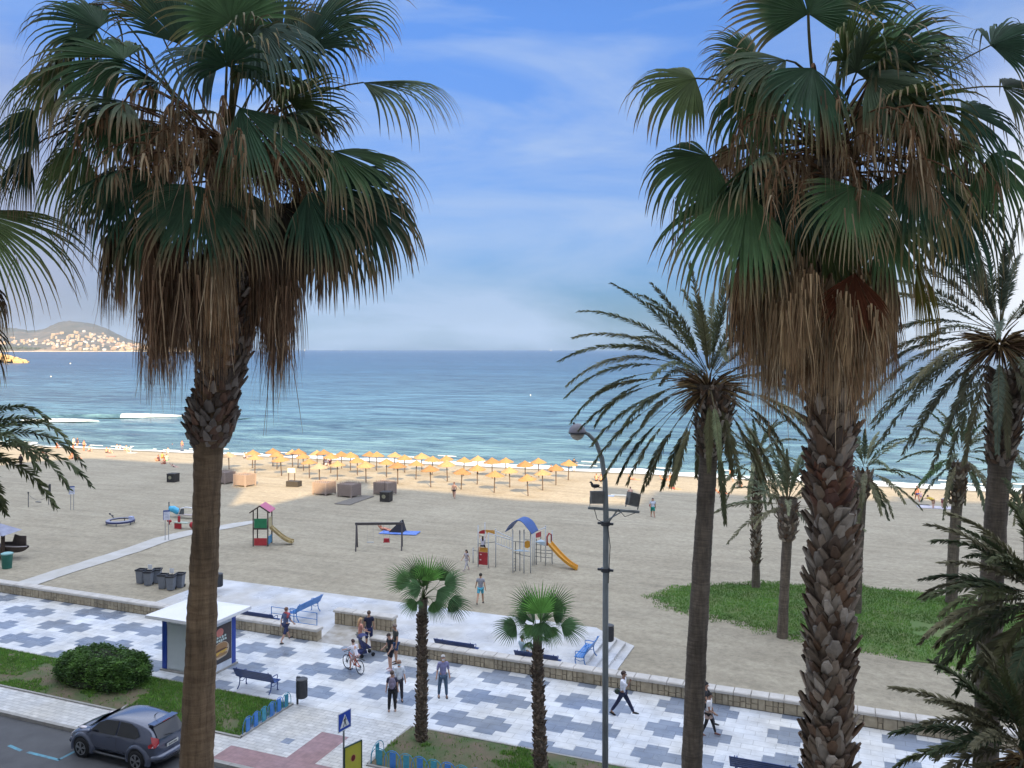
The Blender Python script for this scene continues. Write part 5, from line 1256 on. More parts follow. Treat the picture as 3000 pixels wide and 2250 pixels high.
    rw = sheet('rear_window', [(-1.66, .54, 1.445), (-1.66, -.54, 1.445), (-1.97, -.60, 1.06), (-2.0, -.35, 1.01), (-2.0, .35, 1.01), (-1.97, .60, 1.06)], MG, (-.035, 0, .02))
    b = MB(); b.bar((-2.03, -.04, 1.06), (-2.0, .30, 1.13), .012); b.build('rear_wiper', M_black, rw)
    b = MB(); b.box(-1.78, -.56, 1.475, -1.50, .56, 1.515); b.build('spoiler', MP, t)
    b = MB(); b.box(-1.79, -.17, 1.485, -1.781, .17, 1.505); b.build('brake_light', mat('red_lens', (.32, .01, .015), .25), t)
    b = MB(); b.tube([(-1.25, 0, 1.55), (-1.28, 0, 1.60), (-1.42, 0, 1.70)], [.02, .014, .005], 6); b.build('aerial', M_black, t)
    for s in (-1, 1):
        b = MB(); P = [(-1.80, .74, 1.20), (-1.99, .56, 1.10), (-2.035, .60, .95), (-2.03, .76, .86), (-1.86, .90, .88), (-1.80, .885, .96), (-1.90, .80, 1.02)]; i = b.vs([(x-.02, s*(y+.01), z) for x, y, z in P]); b.face([i+k for k in range(7)]); b.build('tail_light', MATS['red_lens'], t)
        b = MB(); b.poly([(-2.06, s*.62, .93), (-2.05, s*.74, .88), (-1.95, s*.86, .885), (-1.99, s*.78, .95)]); b.build('indicator_lens', mat('clear_lens', (.65, .60, .62), .2), t)
        b = MB(); b.ell((1.42, s*.66, .965), (.24, .09, .05), 10, 6); b.build('headlight', mat('clear_lens', (.65, .60, .62), .2), t, smooth=True)
        b = MB(); b.ell((1.98, s*.62, .62), (.06, .10, .09), 10, 6); b.build('fog_lamp', MATS['clear_lens'], t, smooth=True)
    b = MB(); b.box(-2.075, -.26, .70, -2.06, .26, .81); p = b.build('number_plate', mat('plate_white', (.55, .56, .54), .5), t)
    b = MB()
    for k, y in enumerate((-.18, -.13, -.08, -.02, .04, .10, .15)): b.box(-2.079, y, .725, -2.0755, y+.03, .785)
    b.build('plate_characters', M_black, p)
    b = MB(); b.tube([(-1.90, -.84, .48), (-2.07, -.55, .47), (-2.10, 0, .47), (-2.07, .55, .47), (-1.90, .84, .48)], [.10, .12, .125, .12, .10], 10, flat=.9); b.build('rear_bumper', MP, t, smooth=True)
    b = MB(); b.tube([(-1.92, -.70, .34), (-2.06, -.3, .33), (-2.06, .3, .33), (-1.92, .70, .34)], .08, 8); b.build('bumper_trim', M_dark, t, smooth=True)
    b = MB(); b.tube([(1.85, -.80, .50), (2.03, -.5, .47), (2.09, 0, .46), (2.03, .5, .47), (1.85, .80, .50)], [.09, .12, .13, .12, .09], 10); b.build('front_bumper', MP, t, smooth=True)
    b = MB(); b.box(1.93, -.38, .62, 2.06, .38, .76); b.build('grille', M_black, t)
car()
# ================================================================= BEACH OBJECTS
def r6(x, y): return ((600+x/3.16)*.73733, (1250+y/3.16)*.73733)
def r7(x, y): return ((1200+x/3.16)*.73733, (1250+y/3.16)*.73733)
def r5(x, y): return ((x/3.16)*.73733, (1250+y/3.16)*.73733)
M_straw = mat('umbrella_straw', (.37, .215, .088), .85, (.28, .155, .06), 5.0, .35, bump=.8, bscale=14, stretch=(1, 1, .5))
M_strawg = mat('shaded_straw', (.36, .28, .19), .9, (.27, .205, .14), 5.0, .35, bump=.8, bscale=14)  # greyer straw copy: shade put into the colour of the two shaded umbrellas
M_post = mat('dark_wood_post', (.06, .04, .03), .8, (.09, .06, .045), 6, .3)
def straw_umbrella(label, loc, m, s=1.0):
    t = thing('straw_parasol', label, 'beach umbrella', loc, 0, 'straw umbrellas in rows on the beach'); rng = random.Random(7)
    b = MB(); b.tube([(0, 0, -.3), (0, 0, 2.05*s)], .06, 8); b.build('pole', M_post, t)
    b = MB(); n = 26
    for (r0, z0, r1, z1) in ((.02, 2.50, .34, 2.26), (.26, 2.33, .68, 2.08), (.58, 2.17, 1.06, 1.86)):
        A = b.vs([(r0*math.cos(6.283*k/n), r0*math.sin(6.283*k/n), z0*s) for k in range(n)])
        B = b.vs([((r1+rng.uniform(-.05, .05))*math.cos(6.283*k/n), (r1+rng.uniform(-.05, .05))*math.sin(6.283*k/n), (z1+rng.uniform(-.045, .03))*s) for k in range(n)])
        C_ = b.vs([((r1-.10)*math.cos(6.283*k/n), (r1-.10)*math.sin(6.283*k/n), (z1+.0)*s) for k in range(n)])
        for k in range(n): j = (k+1) % n; b.face((A+k, A+j, B+j, B+k)); b.face((B+k, B+j, C_+j, C_+k))
    A = b.vs([(.96*math.cos(6.283*k/n), .96*math.sin(6.283*k/n), 1.86*s) for k in range(n)]); c = b.vs([(0, 0, 2.2*s)])
    for k in range(n): b.face((A+(k+1) % n, A+k, c))
    for k in range(70):
        a = rng.uniform(0, 6.28); r = rng.uniform(.9, 1.06); b.poly([(r*math.cos(a), r*math.sin(a), 1.93*s), (r*math.cos(a+.05), r*math.sin(a+.05), 1.92*s), (1.1*math.cos(a+.02), 1.1*math.sin(a+.02), (1.80-.06*rng.random())*s)])
    b.build('thatch', m, t)
    return t
UM = [r6(225, 395), r6(440, 385), r6(463, 435), r6(630, 365), r6(668, 395), r6(710, 455), r6(812, 372), r6(862, 378), r6(913, 410), r6(968, 475), r6(1040, 378), r6(1103, 383), r6(1165, 430), r6(1063, 520), r6(1227, 495), r6(1267, 388), r6(1348, 405),
      r6(1413, 450), r6(1493, 515), r6(1521, 390), r6(1590, 408), r6(1683, 468), r6(1752, 402), r6(1787, 530), r6(1852, 425), r6(1955, 490), r6(2010, 420), r6(2093, 560), r7(209, 448), r7(348, 432), r7(350, 508), r7(477, 583), r7(500, 455), r7(627, 535),
      r7(632, 438), r7(765, 478), r7(783, 612), r7(892, 455), r7(928, 563), r7(1073, 500), r7(1097, 643), r7(1197, 470), r7(1233, 590), r7(1355, 540), r7(1469, 495)]
M_straw2 = mat('umbrella_straw_pale', (.40, .26, .125), .85, (.31, .19, .085), 5.0, .35, bump=.8, bscale=14); M_straw3 = mat('umbrella_straw_dark', (.31, .17, .068), .85, (.24, .13, .05), 5.0, .35, bump=.8, bscale=14)
ORD = ['first', 'second', 'third', 'fourth', 'fifth', 'sixth', 'seventh', 'eighth', 'ninth', 'tenth', 'eleventh', 'twelfth', 'thirteenth', 'fourteenth', 'fifteenth', 'sixteenth']
UP = [S(*f) for f in UM]; rowi = {}
for i, p in enumerate(UP):
    vv_ = p[1]-(p[0]+60)*(-.02); rowi.setdefault(0 if vv_ < 90 else 1 if vv_ < 95 else 2 if vv_ < 99.5 else 3, []).append((p[0], i))
ULB = {}
for r_, l in rowi.items():
    for k, (_, i) in enumerate(sorted(l)): ULB[i] = 'golden straw umbrella, %s from the left in the %s' % (ORD[k], ('row nearest the viewer', 'second row from the viewer', 'third row from the viewer', 'row nearest the water')[r_])
ULB[0] = 'shade-toned straw umbrella in shade beside the smooth trunk, leftmost of all'; ULB[13] = 'low shade-toned grey straw umbrella behind the slatted sunbed stacks'
proto = {}; rg = random.Random(77)
for i, p in enumerate(UP):
    m = M_strawg if i in (0, 13) else (M_straw, M_straw, M_straw2, M_straw3)[i % 4]
    if m.name not in proto: proto[m.name] = o = straw_umbrella('x', p, m, .93 if m is M_strawg else 1.0); index_kids(o)
    else: o = dup(proto[m.name], p, rz=i*.7, sc=rg.uniform(.94, 1.05))
    o.rotation_euler.x = rg.uniform(-.05, .05); o.rotation_euler.y = rg.uniform(-.05, .05); o['label'] = ULB[i]
# slatted wooden sunbed stacks
M_slat = mat('faded_slat_wood', (.34, .27, .23), .8, (.27, .21, .185), 4, .35, bump=.3, stretch=(1, 1, 6))
def slat_stack(label, loc, rz):
    t = thing('sunbed_stack', label, 'sunbed stack', loc, rz, 'stacks of slatted sunbeds'); W, Dp, H = 1.75, 1.55, 1.35; rng = random.Random(3)
    b = MB()
    for x in (0, W): 
        for y in (0, Dp): b.box(x-.07, y-.07, 0, x+.07, y+.07, H)
    b.build('corner_post', M_slat, t)
    b = MB()
    for k in range(13):
        z = .16+k*.093; b.box(.06, -.05, z, W-.06, -.02, z+.07); b.box(.06, Dp+.02, z, W-.06, Dp+.05, z+.07); b.box(W+.02, .06, z, W+.05, Dp-.06, z+.07); b.box(-.05, .06, z, -.02, Dp-.06, z+.07)
    b.build('slatted_side', M_slat, t)
    b = MB(); b.box(.0, .0, .12, W, Dp, H-.08); b.build('stacked_beds', mat('bed_shade', (.20, .155, .135), .9), t)
    b = MB()
    for k in range(7): x = .1+k*(W-.2)/6; b.bar((x, .1, H-.05), (x+.10, .25, H+.20+.08*rng.random()), .045); b.bar((x, Dp-.2, H-.05), (x-.08, Dp-.1, H+.18+.08*rng.random()), .045)
    b.build('leg_tip', M_slat, t)
    return t
st0 = None
for (p, lb) in ((r6(185, 535), 'stack of faded slatted sunbeds partly hidden by the smooth trunk'), (r6(375, 560), 'stack of faded slatted sunbeds under the shaded umbrella, left of the notice board'), (r6(1120, 640), 'stack of faded slatted sunbeds below the shade-toned grey umbrella'), (r6(1355, 660), 'stack of faded slatted sunbeds beside the boardwalk mat'), (r6(1690, 640), 'stack of faded slatted sunbeds behind the black crate with a pole')):
    q = S(*p); c, s_ = math.cos(-.10), math.sin(-.10); loc = (q[0]-1.75*c, q[1]-1.75*s_, q[2])
    if st0 is None: st0 = slat_stack(lb, loc, -.10); index_kids(st0)
    else: dup(st0, loc, -.10, lb)
M_wick = mat('dark_wicker', (.030, .028, .028), .7, (.05, .045, .04), 20, .4, bump=.5)
def crate(label, p, disc=True, h=1.0, w=1.0, rz=.0):
    q = S(*p); t = thing('wicker_crate', label, 'crate', q, rz, None); b = MB(); b.box(-w/2, -w/2, 0, w/2, w/2, h*.92)
    for k in range(9): b.box(-w/2-.012, -w/2-.012, .04+k*h*.1, w/2+.012, w/2+.012, .085+k*h*.1)
    b.build('body', M_wick, t); b = MB(); b.box(-w/2-.03, -w/2-.03, h*.92, w/2+.03, w/2+.03, h); b.build('lid', M_wick, t)
    if disc: b = MB(); b.poly([(-.08+.21*math.cos(k*.4), -w/2-.02, h*.55+.21*math.sin(k*.4)) for k in range(16)]); b.build('round_emblem', mat('crate_emblem', (.26, .25, .17), .7), t)
    return t
crate('black wicker crate with round emblem, alone left of the smooth trunk', r5(1603, 510), rz=.15)
c_ = crate('black wicker crate with round emblem and pole before the last sunbed stack', r6(1680, 690), rz=.15)
b = MB(); b.tube([(-.28, .3, 0), (-.28, .3, 2.0)], .025, 6); b.build('pole', M_post, c_)
def board_box():
    q = S(*r6(825, 552)); t = thing('notice_stand', 'dark wicker box carrying a white notice board on two posts', 'notice board', q, .1)
    b = MB(); b.box(-.75, -.45, 0, .75, .45, .62)
    for k in range(6): b.box(-.765, -.465, .03+k*.1, .765, .465, .08+k*.1)
    b.build('box', M_wick, t)
    for x in (-.68, .1): b = MB(); b.box(x-.035, -.04, .6, x+.035, .03, 2.0); b.build('post', M_post, t)
    b = MB(); b.box(-.78, -.08, 1.55, .20, -.042, 2.08); p = b.build('board', mat('board_white', (.66, .64, .50), .6), t)
    b = MB()
    for k, (x0, x1) in enumerate(((-.5, .0), (-.55, .05), (-.45, -.05))): b.box(x0, -.084, 1.92-k*.12, x1, -.0805, 1.94-k*.12)
    b.build('faint_lines', mat('board_grey', (.40, .40, .36), .7), p)
board_box()
def mat_walk():
    P = [S(*r6(1200, 718)), S(*r6(1340, 730)), S(*r6(1570, 648)), S(*r6(1450, 640))]; b = MB(); n = 12
    t = thing('boardwalk_mat', 'grey slatted boardwalk mat lying on the sand by the sunbed stacks', 'mat', P[0]); A, B, C, D_ = [Vector(p)-Vector(P[0]) for p in P]
    for k in range(n*2):
        a, c = k/(n*2), (k+.86)/(n*2); q = [A.lerp(D_, a), B.lerp(C, a), B.lerp(C, c), A.lerp(D_, c)]; i = b.vs([(x.x, x.y, x.z+.08) for x in q]+[(x.x, x.y, x.z-.02) for x in q])
        for f in ((0,1,2,3),(0,4,5,1),(1,5,6,2),(2,6,7,3),(3,7,4,0)): b.face([i+j for j in f])
    b.build('slats', mat('mat_wood', (.20, .18, .155), .85, (.14, .125, .11), 5, .4), t)
mat_walk()

# ---- playground helpers: real post positions measured on the sand
def gpt(zx, zyb, zy, rx, ox, oy):
    fx, fb, ft = (ox+zx/rx)*.73733, (oy+zyb/rx)*.73733, (oy+zy/rx)*.73733; p = S(fx, fb); D = FP*(CAMH-p[2])/(fb-HY)
    return Vector((p[0], p[1], p[2]+(fb-ft)*D/FP))
M_gp = mat('play_white_paint', (.52, .54, .56), .4, (.44, .46, .48), 5, .2); M_gd = mat('play_dark_metal', (.09, .10, .11), .5)
M_red = mat('play_red', (.36, .02, .03), .45); M_yel = mat('play_orange', (.62, .30, .03), .4, (.54, .25, .03), 3, .2); M_pblue = mat('play_blue', (.03, .09, .30), .5)
M_lb = mat('play_light_blue', (.42, .52, .60), .5)
def gym():
    g = lambda x, yb, y: gpt(x, yb, y, 6.506, 1380, 1480); O = g(1010, 1300, 1300)
    t = thing('climbing_frame', 'white metal climbing frame with a blue curved roof, red panels and an orange slide', 'playground', O)
    L = lambda x, yb, y: g(x, yb, y)-O
    posts = [(795, 1290, 470), (930, 1250, 490), (1010, 1300, 480), (1135, 1290, 430), (1180, 1150, 535), (1215, 1140, 520), (1420, 1150, 400), (1545, 1130, 490), (135, 1170, 390), (265, 1100, 340), (330, 1200, 540), (470, 1180, 460), (40, 1100, 820)]
    for p in posts:
        b = MB(); a, e = L(p[0], p[1], p[1]+15), L(*p); a.z = e.z-(e.z-a.z); e2 = Vector((a.x, a.y, e.z)); b.tube([a, e2], .042, 8); b.ell((e2.x, e2.y, e2.z), (.05, .05, .05), 8, 5); b.build('post', M_gp, t, smooth=True)
    b = MB()
    def bar(p, q, r=.022): b.tube([L(*p), L(*q)], r, 6)
    for p in ((850, 1250, 690), (1245, 1130, 640), (1330, 1080, 500)): bar((p[0], p[1], p[1]), p, .028)
    bar((795, 1290, 690), (1010, 1300, 705)); bar((795, 1290, 905), (930, 1250, 930)); bar((930, 1250, 940), (1010, 1300, 960)); bar((1010, 1300, 960), (1135, 1290, 980)); bar((1010, 1300, 660), (1135, 1290, 665))
    for k, y in enumerate((745, 845, 900, 980)): bar((1225, 1140, y-4), (1330, 1080, y+10)); bar((1330, 1080, y+10), (1545, 1130, y+25))
    for k in range(5): bar((795, 1290, 1025+k*60), (860, 1230, 1015+k*55), .018)
    bar((135, 1170, 735), (470, 1180, 700)); bar((40, 1100, 860), (135, 1170, 880)); bar((135, 1170, 585), (200, 1150, 588))
    b.build('rung', M_gd, t)
    b = MB(); 
    for (y0, y1) in ((490, 640), (530, 670), (725, 845)): b.tube([L(470 if y0 != 530 else 330, 1190, y0), L(795, 1290, y1)], .035, 6)
    b.tube([L(1150, 1290, 525), L(1420, 1150, 425)], .035, 6)
    for k in range(7): t_ = k/6; b.tube([L(480+300*t_, 1190+90*t_, 540+130*t_), L(480+300*t_, 1190+90*t_, 730+110*t_)], .012, 5)
    b.build('bridge_rails', M_gp, t)
    # roof: curved blue sheet with scalloped ends
    b = MB(); c = (L(795, 1290, 470)+L(1135, 1290, 430)+L(930, 1250, 480)+L(1010, 1300, 480))/4; zr = L(900, 1270, 240).z; zl = L(795, 1290, 490).z; w = .95; ln = .80; n = 12
    ax = RT*.93-FW*.36; ay = FW*.93+RT*.36; rows = []
    for k in range(n+1):
        a = -1+2*k/n; z = zr-(zr-zl)*abs(a)**1.9; off = a*w; r = []
        for q in range(7):
            sgn = -1+2*q/6; sc = .16*abs(math.cos(a*2.6)) if q in (0, 6) else 0; p = c+ax*off+ay*(sgn*(ln-sc)); r.append((p.x, p.y, z-(.22 if abs(a) > .98 and q in (2, 3, 4) and False else 0)))
        rows.append((b.vs(r), b.vs([(x, y, z_-.05) for x, y, z_ in r])))
    for (x, x2), (y, y2) in zip(rows, rows[1:]):
        for q in range(6): b.face((x+q, y+q, y+q+1, x+q+1)); b.face((x2+q, x2+q+1, y2+q+1, y2+q))
        b.face((x, x2, y2, y)); b.face((x+6, y+6, y2+6, x2+6))
    b.face([rows[0][0]+q for q in range(7)]+[rows[0][1]+q for q in range(6, -1, -1)]); b.face([rows[-1][0]+q for q in range(7)]+[rows[-1][1]+q for q in range(6, -1, -1)])
    b.build('roof', M_pblue, t)
    def panel(nm, pts, m, th=.03, holes=None, **k):
        b = MB(); A = [L(*p) for p in pts]; n = (A[1]-A[0]).cross(A[2]-A[0]).normalized()*th; i = b.vs(A); j = b.vs([p+n for p in A]); N_ = len(A)
        b.face([i+k for k in range(N_)]); b.face([j+k for k in range(N_-1, -1, -1)])
        for k in range(N_): b.face((i+k, j+k, j+(k+1) % N_, i+(k+1) % N_))
        return b.build(nm, m, t)
    cw = panel('climbing_wall', [(145, 1170, 890), (315, 1200, 905), (310, 1200, 1145), (145, 1170, 1130)], M_red)
    for x, y in ((185, 940), (270, 1005), (180, 1040), (268, 1105)):
        p = L(x, 1185, y); b = MB(); b.ell(p-FW*.03, (.075, .04, .045), 8, 6); b.build('hand_hold', mat('play_pink', (.62, .42, .42), .5), t, smooth=True)
    panel('deck_panel', [(140, 1170, 800), (318, 1200, 815), (318, 1200, 900), (140, 1170, 885)], M_yel)
    panel('arch_panel', [(150, 1170, 510), (200, 1172, 480), (262, 1175, 470), (262, 1175, 545), (205, 1172, 545), (155, 1170, 540)], M_red)
    panel('crossbar_panel', [(270, 1100, 470), (440, 1180, 480), (445, 1180, 560), (300, 1110, 535)], M_yel)
    panel('round_panel', [(1020, 1300, 700), (1075, 1295, 675), (1125, 1290, 690), (1130, 1290, 790), (1075, 1295, 825), (1020, 1300, 800)], M_yel)
    panel('flag_panel', [(1240, 1130, 540), (1335, 1080, 500), (1335, 1080, 600), (1240, 1130, 625)], M_red)
    panel('deck', [(800, 1290, 870), (1010, 1300, 890), (1135, 1290, 880), (930, 1250, 850)], M_lb)
    panel('deck', [(1225, 1140, 700), (1400, 1150, 780), (1420, 1150, 690), (1330, 1080, 650)], M_lb)
    b = MB(); b.tube([L(1450, 1150, 770), L(1450, 1150, 600), L(1485, 1150, 540), L(1530, 1130, 560), L(1530, 1130, 700)], .055, 8); b.build('slide_hoop', M_red, t, smooth=True)
    # slide: trough
    b = MB(); A0, A1, A2, A3 = L(1500, 1160, 730), L(1640, 1180, 900), L(1840, 1215, 1130), L(2030, 1225, 1205)
    P = bez(A0, A1, A2, A3, 14); rows = []
    for i, p in enumerate(P):
        d = (P[min(i+1, 14)]-P[max(i-1, 0)]); d.z = 0; d.normalize(); s = Vector((-d.y, d.x, 0))*.27
        rows.append(b.vs([p-s*1.15+Vector((0, 0, .16)), p-s+Vector((0, 0, .16)), p-s*.8, p+s*.8, p+s+Vector((0, 0, .16)), p+s*1.15+Vector((0, 0, .16)), p+s*1.1-Vector((0, 0, .06)), p-s*1.1-Vector((0, 0, .06))]))
    for x, y in zip(rows, rows[1:]):
        for q in range(8): b.face((x+q, y+q, y+(q+1) % 8, x+(q+1) % 8))
    b.face([rows[0]+q for q in range(8)]); b.face([rows[-1]+q for q in range(7, -1, -1)])
    b.build('slide', M_yel, t)
gym()
def play_tower():
    g = lambda x, yb, y: gpt(x, yb, y, 9.216, 700, 1440); O = g(385, 1480, 1480); t = thing('play_tower', 'small timber play tower with pink roof, coloured panels and short slide', 'playground', O); L = lambda *a: g(*a)-O
    q = [(385, 1480, 490), (780, 1480, 500), (905, 1420, 510), (515, 1430, 420)]; B = [L(a, b_, b_) for a, b_, c in q]
    zt = 2.75; M_tw = mat('tower_timber', (.045, .030, .026), .7, (.07, .05, .04), 6, .3)
    A, Bv = B[0], B[1]; ex = (Bv-A); ex.z = 0; w = ex.length; ex.normalize(); ey = Vector((-ex.y, ex.x, 0)); C = [A, A+ex*w, A+ex*w+ey*1.15, A+ey*1.15]
    for c in C: b = MB(); b.tube([c-UPZ*.1, c+UPZ*zt], .06, 4); b.build('post', M_tw, t)
    def pan(nm, i, j, z0, z1, m, off=0):
        b = MB(); d = (C[j]-C[i]).normalized(); n = d.cross(UPZ)*.02; p, r = C[i]+d*.07, C[j]-d*.07; k = b.vs([p+n+UPZ*z0, r+n+UPZ*z0, r+n+UPZ*z1, p+n+UPZ*z1, p-n+UPZ*z0, r-n+UPZ*z0, r-n+UPZ*z1, p-n+UPZ*z1])
        for f in ((0,1,2,3),(7,6,5,4),(0,4,5,1),(1,5,6,2),(2,6,7,3),(3,7,4,0)): b.face([k+e for e in f])
        b.build(nm, m, t)
    G1 = mat('tower_green', (.02, .20, .09), .5); pan('green_panel', 0, 1, 1.40, 2.12, G1); pan('red_panel', 0, 1, .06, .62, mat('tower_red', (.42, .035, .045), .5)); pan('blue_panel', 1, 2, .10, .70, mat('tower_blue', (.06, .32, .62), .5)); pan('cream_panel', 1, 2, 1.35, 2.10, mat('tower_cream', (.46, .40, .24), .6)); pan('beam', 0, 1, 1.28, 1.38, M_tw); pan('beam', 0, 3, 1.28, 1.38, M_tw); pan('beam', 3, 2, 1.28, 1.38, M_tw)
    b = MB(); o = C[0]+UPZ*1.34; i = b.vs([C[0]+UPZ*1.34, C[1]+UPZ*1.34, C[2]+UPZ*1.34, C[3]+UPZ*1.34, C[0]+UPZ*1.38, C[1]+UPZ*1.38, C[2]+UPZ*1.38, C[3]+UPZ*1.38])
    for f in ((0,3,2,1),(4,5,6,7),(0,1,5,4),(1,2,6,5),(2,3,7,6),(3,0,4,7)): b.face([i+e for e in f])
    b.build('platform', M_tw, t)
    # pitched roof, ridge running away from the viewer
    mid = C[0]+ex*(w/2); e0 = mid-ey*.2+UPZ*3.18; e1 = mid+ey*1.35+UPZ*3.18
    for s, nm, m in ((1, 'roof_panel', mat('tower_pink', (.50, .14, .24), .6)), (-1, 'roof_panel', mat('tower_tan', (.36, .25, .14), .6))):
        b = MB(); f0 = mid+ex*s*(w/2+.22)-ey*.2+UPZ*2.66; f1 = mid+ex*s*(w/2+.22)+ey*1.35+UPZ*2.66; i = b.vs([e0, e1, f1, f0, e0-UPZ*.06, e1-UPZ*.06, f1-UPZ*.06, f0-UPZ*.06])
        for f in ((0,1,2,3),(7,6,5,4),(0,4,5,1),(1,5,6,2),(2,6,7,3),(3,7,4,0)): b.face([i+e for e in f])
        b.build(nm, m, t)
        b = MB(); b.bar(e0-ey*.03-UPZ*.06, f0-ey*.03-UPZ*.06, .05, .09); b.build('barge_board', M_tw, t)
    b = MB(); p0 = C[2]+ey*-.4+UPZ*1.34; P = bez(p0, p0+ex*.5-UPZ*.35, p0+ex*1.1-UPZ*1.1, p0+ex*1.75-UPZ*1.15, 10)
    rows = [b.vs([p-ey*.3+UPZ*.12, p-ey*.25, p+ey*.25, p+ey*.3+UPZ*.12, p+ey*.3-UPZ*.10, p-ey*.3-UPZ*.10]) for p in P]
    for x, y in zip(rows, rows[1:]):
        for q_ in range(6): b.face((x+q_, y+q_, y+(q_+1) % 6, x+(q_+1) % 6))
    b.build('slide', mat('tower_slide', (.50, .40, .20), .5, (.20, .13, .04), 3, .4), t)
play_tower()
def swing():
    g = lambda x, yb, y: gpt(x, yb, y, 3.16, 600, 1250); O = g(1405, 1135, 1135); t = thing('swing_set', 'dark timber swing set with two hanging seats on the shaded sand', 'swing', O); L = lambda *a: g(*a)-O
    zt = L(1405, 1135, 900).z; a, c = L(1405, 1135, 1135), L(1825, 1130, 1130); M_s = mat('swing_timber', (.05, .045, .05), .6, (.08, .07, .075), 5, .3)
    b = MB(); d = (c-a).normalized(); b.bar(a+UPZ*zt-d*.1, c+UPZ*zt+d*.1, .14, .18); b.build('beam', M_s, t)
    n = Vector((-d.y, d.x, 0))
    for e in (a, c):
        for s in (-1, 1): b = MB(); b.bar(e+n*s*.75-UPZ*.1, e+UPZ*zt+n*s*.06, .10); b.build('leg', M_s, t)
    for k, f in enumerate((.30, .66)):
        s_ = obj('swing_seat', None, t); p = a.lerp(c, f); s_.location = p
        b = MB()
        for o in (-.22, .22): b.tube([d*o+UPZ*(zt-.08), d*o+UPZ*.55], .008, 5)
        b.build('chain', mat('chain_grey', (.30, .30, .31), .5), s_)
        b = MB(); b.bar(d*-.25+UPZ*.52, d*.25+UPZ*.52, .18, .04)
        if k: b.box(-.18, -.12, .54, .18, .12, .80)
        b.build('seat', M_red if k else mat('seat_grey', (.4, .4, .4), .6), s_)
swing()
def towel(label, p, w, h, rz, m, name='beach_towel', z=.03):
    q = S(*p); b = MB(); n = 6; rng = random.Random(int(p[0])); i = b.vs([(-w/2+w*a/n, -h/2+h*c/3, .02+.025*rng.random()) for c in range(4) for a in range(n+1)])
    for c in range(3):
        for a in range(n): k = i+c*(n+1)+a; b.face((k, k+1, k+n+2, k+n+1))
    b.box(-w/2+.02, -h/2+.02, -.01, w/2-.02, h/2-.02, .012)
    return b.build(name, m, label=label, cat='towel', loc=(q[0], q[1], q[2]+z), rz=rz)
M_tb = mat('towel_blue', (.02, .12, .55), .8, (.25, .35, .65), 3, .3); M_tw_ = mat('towel_white', (.60, .58, .62), .8, (.48, .46, .52), 3, .3); M_tbk = mat('towel_black', (.02, .02, .03), .8)
towel('bright blue towel behind the right leg of the swing set', r6(1805, 985), 3.2, 1.4, .2, M_tb)
def tent():
    q = S(*r6(1795, 975)); t = thing('beach_shelter', 'small dark triangular beach shelter behind the swing set', 'tent', q, .2); b = MB(); i = b.vs([(-.8, -.5, 0), (.5, -.5, 0), (.5, .6, 0), (-.8, .6, 0), (.25, -.1, 1.0), (.30, .3, 1.0)])
    for f in ((0, 4, 5, 3), (1, 2, 5, 4), (0, 1, 4), (2, 3, 5), (0, 3, 2, 1)): b.face([i+k for k in f])
    b.build('canvas', M_tbk, t); b = MB(); b.tube([(.5, -.5, 0), (.25, -.1, 1.05)], .02, 5); b.build('pole', M_galv, t)
tent()
def sign_post(label, p, zt, zp, w=.45):
    g = gpt(p[0], p[1], p[1], 3.16, 0, 1250); h = gpt(p[0], p[1], zt, 3.16, 0, 1250).z-g.z; t = thing('information_sign', label, 'sign', g, YAW+.25); ph = .75
    for x in (-.13, .13): b = MB(); b.tube([(x, 0, 0), (x, 0, h)], .025, 6); b.build('post', M_galv, t)
    b = MB(); b.box(-w/2, -.05, h-ph, w/2, -.03, h); q = b.build('plate', mat('sign_pale', (.60, .63, .74), .5), t)
    b = MB(); b.box(-w/2-.03, -.054, h-.10, w/2, -.028, h+.02); b.box(-w/2-.04, -.054, h-ph, -w/2-.002, -.028, h+.02); b.build('blue_edge', mat('sign_edge', (.05, .09, .28), .5), q)
    b = MB()
    for k in range(4): b.box(-w*.38, -.0535, h-.22-k*.12, w*(.30-.05*(k % 2)), -.0505, h-.19-k*.12)
    b.build('faint_text_lines', mat('sign_textgrey', (.36, .38, .48), .7), q)
sign_post('pale blue edged information sign on thin legs, alone on the sand at the left', (668, 772), 552, 0)
sign_post('pale blue edged information sign on tall thin legs beside the concrete path', (1545, 1052), 775, 0)
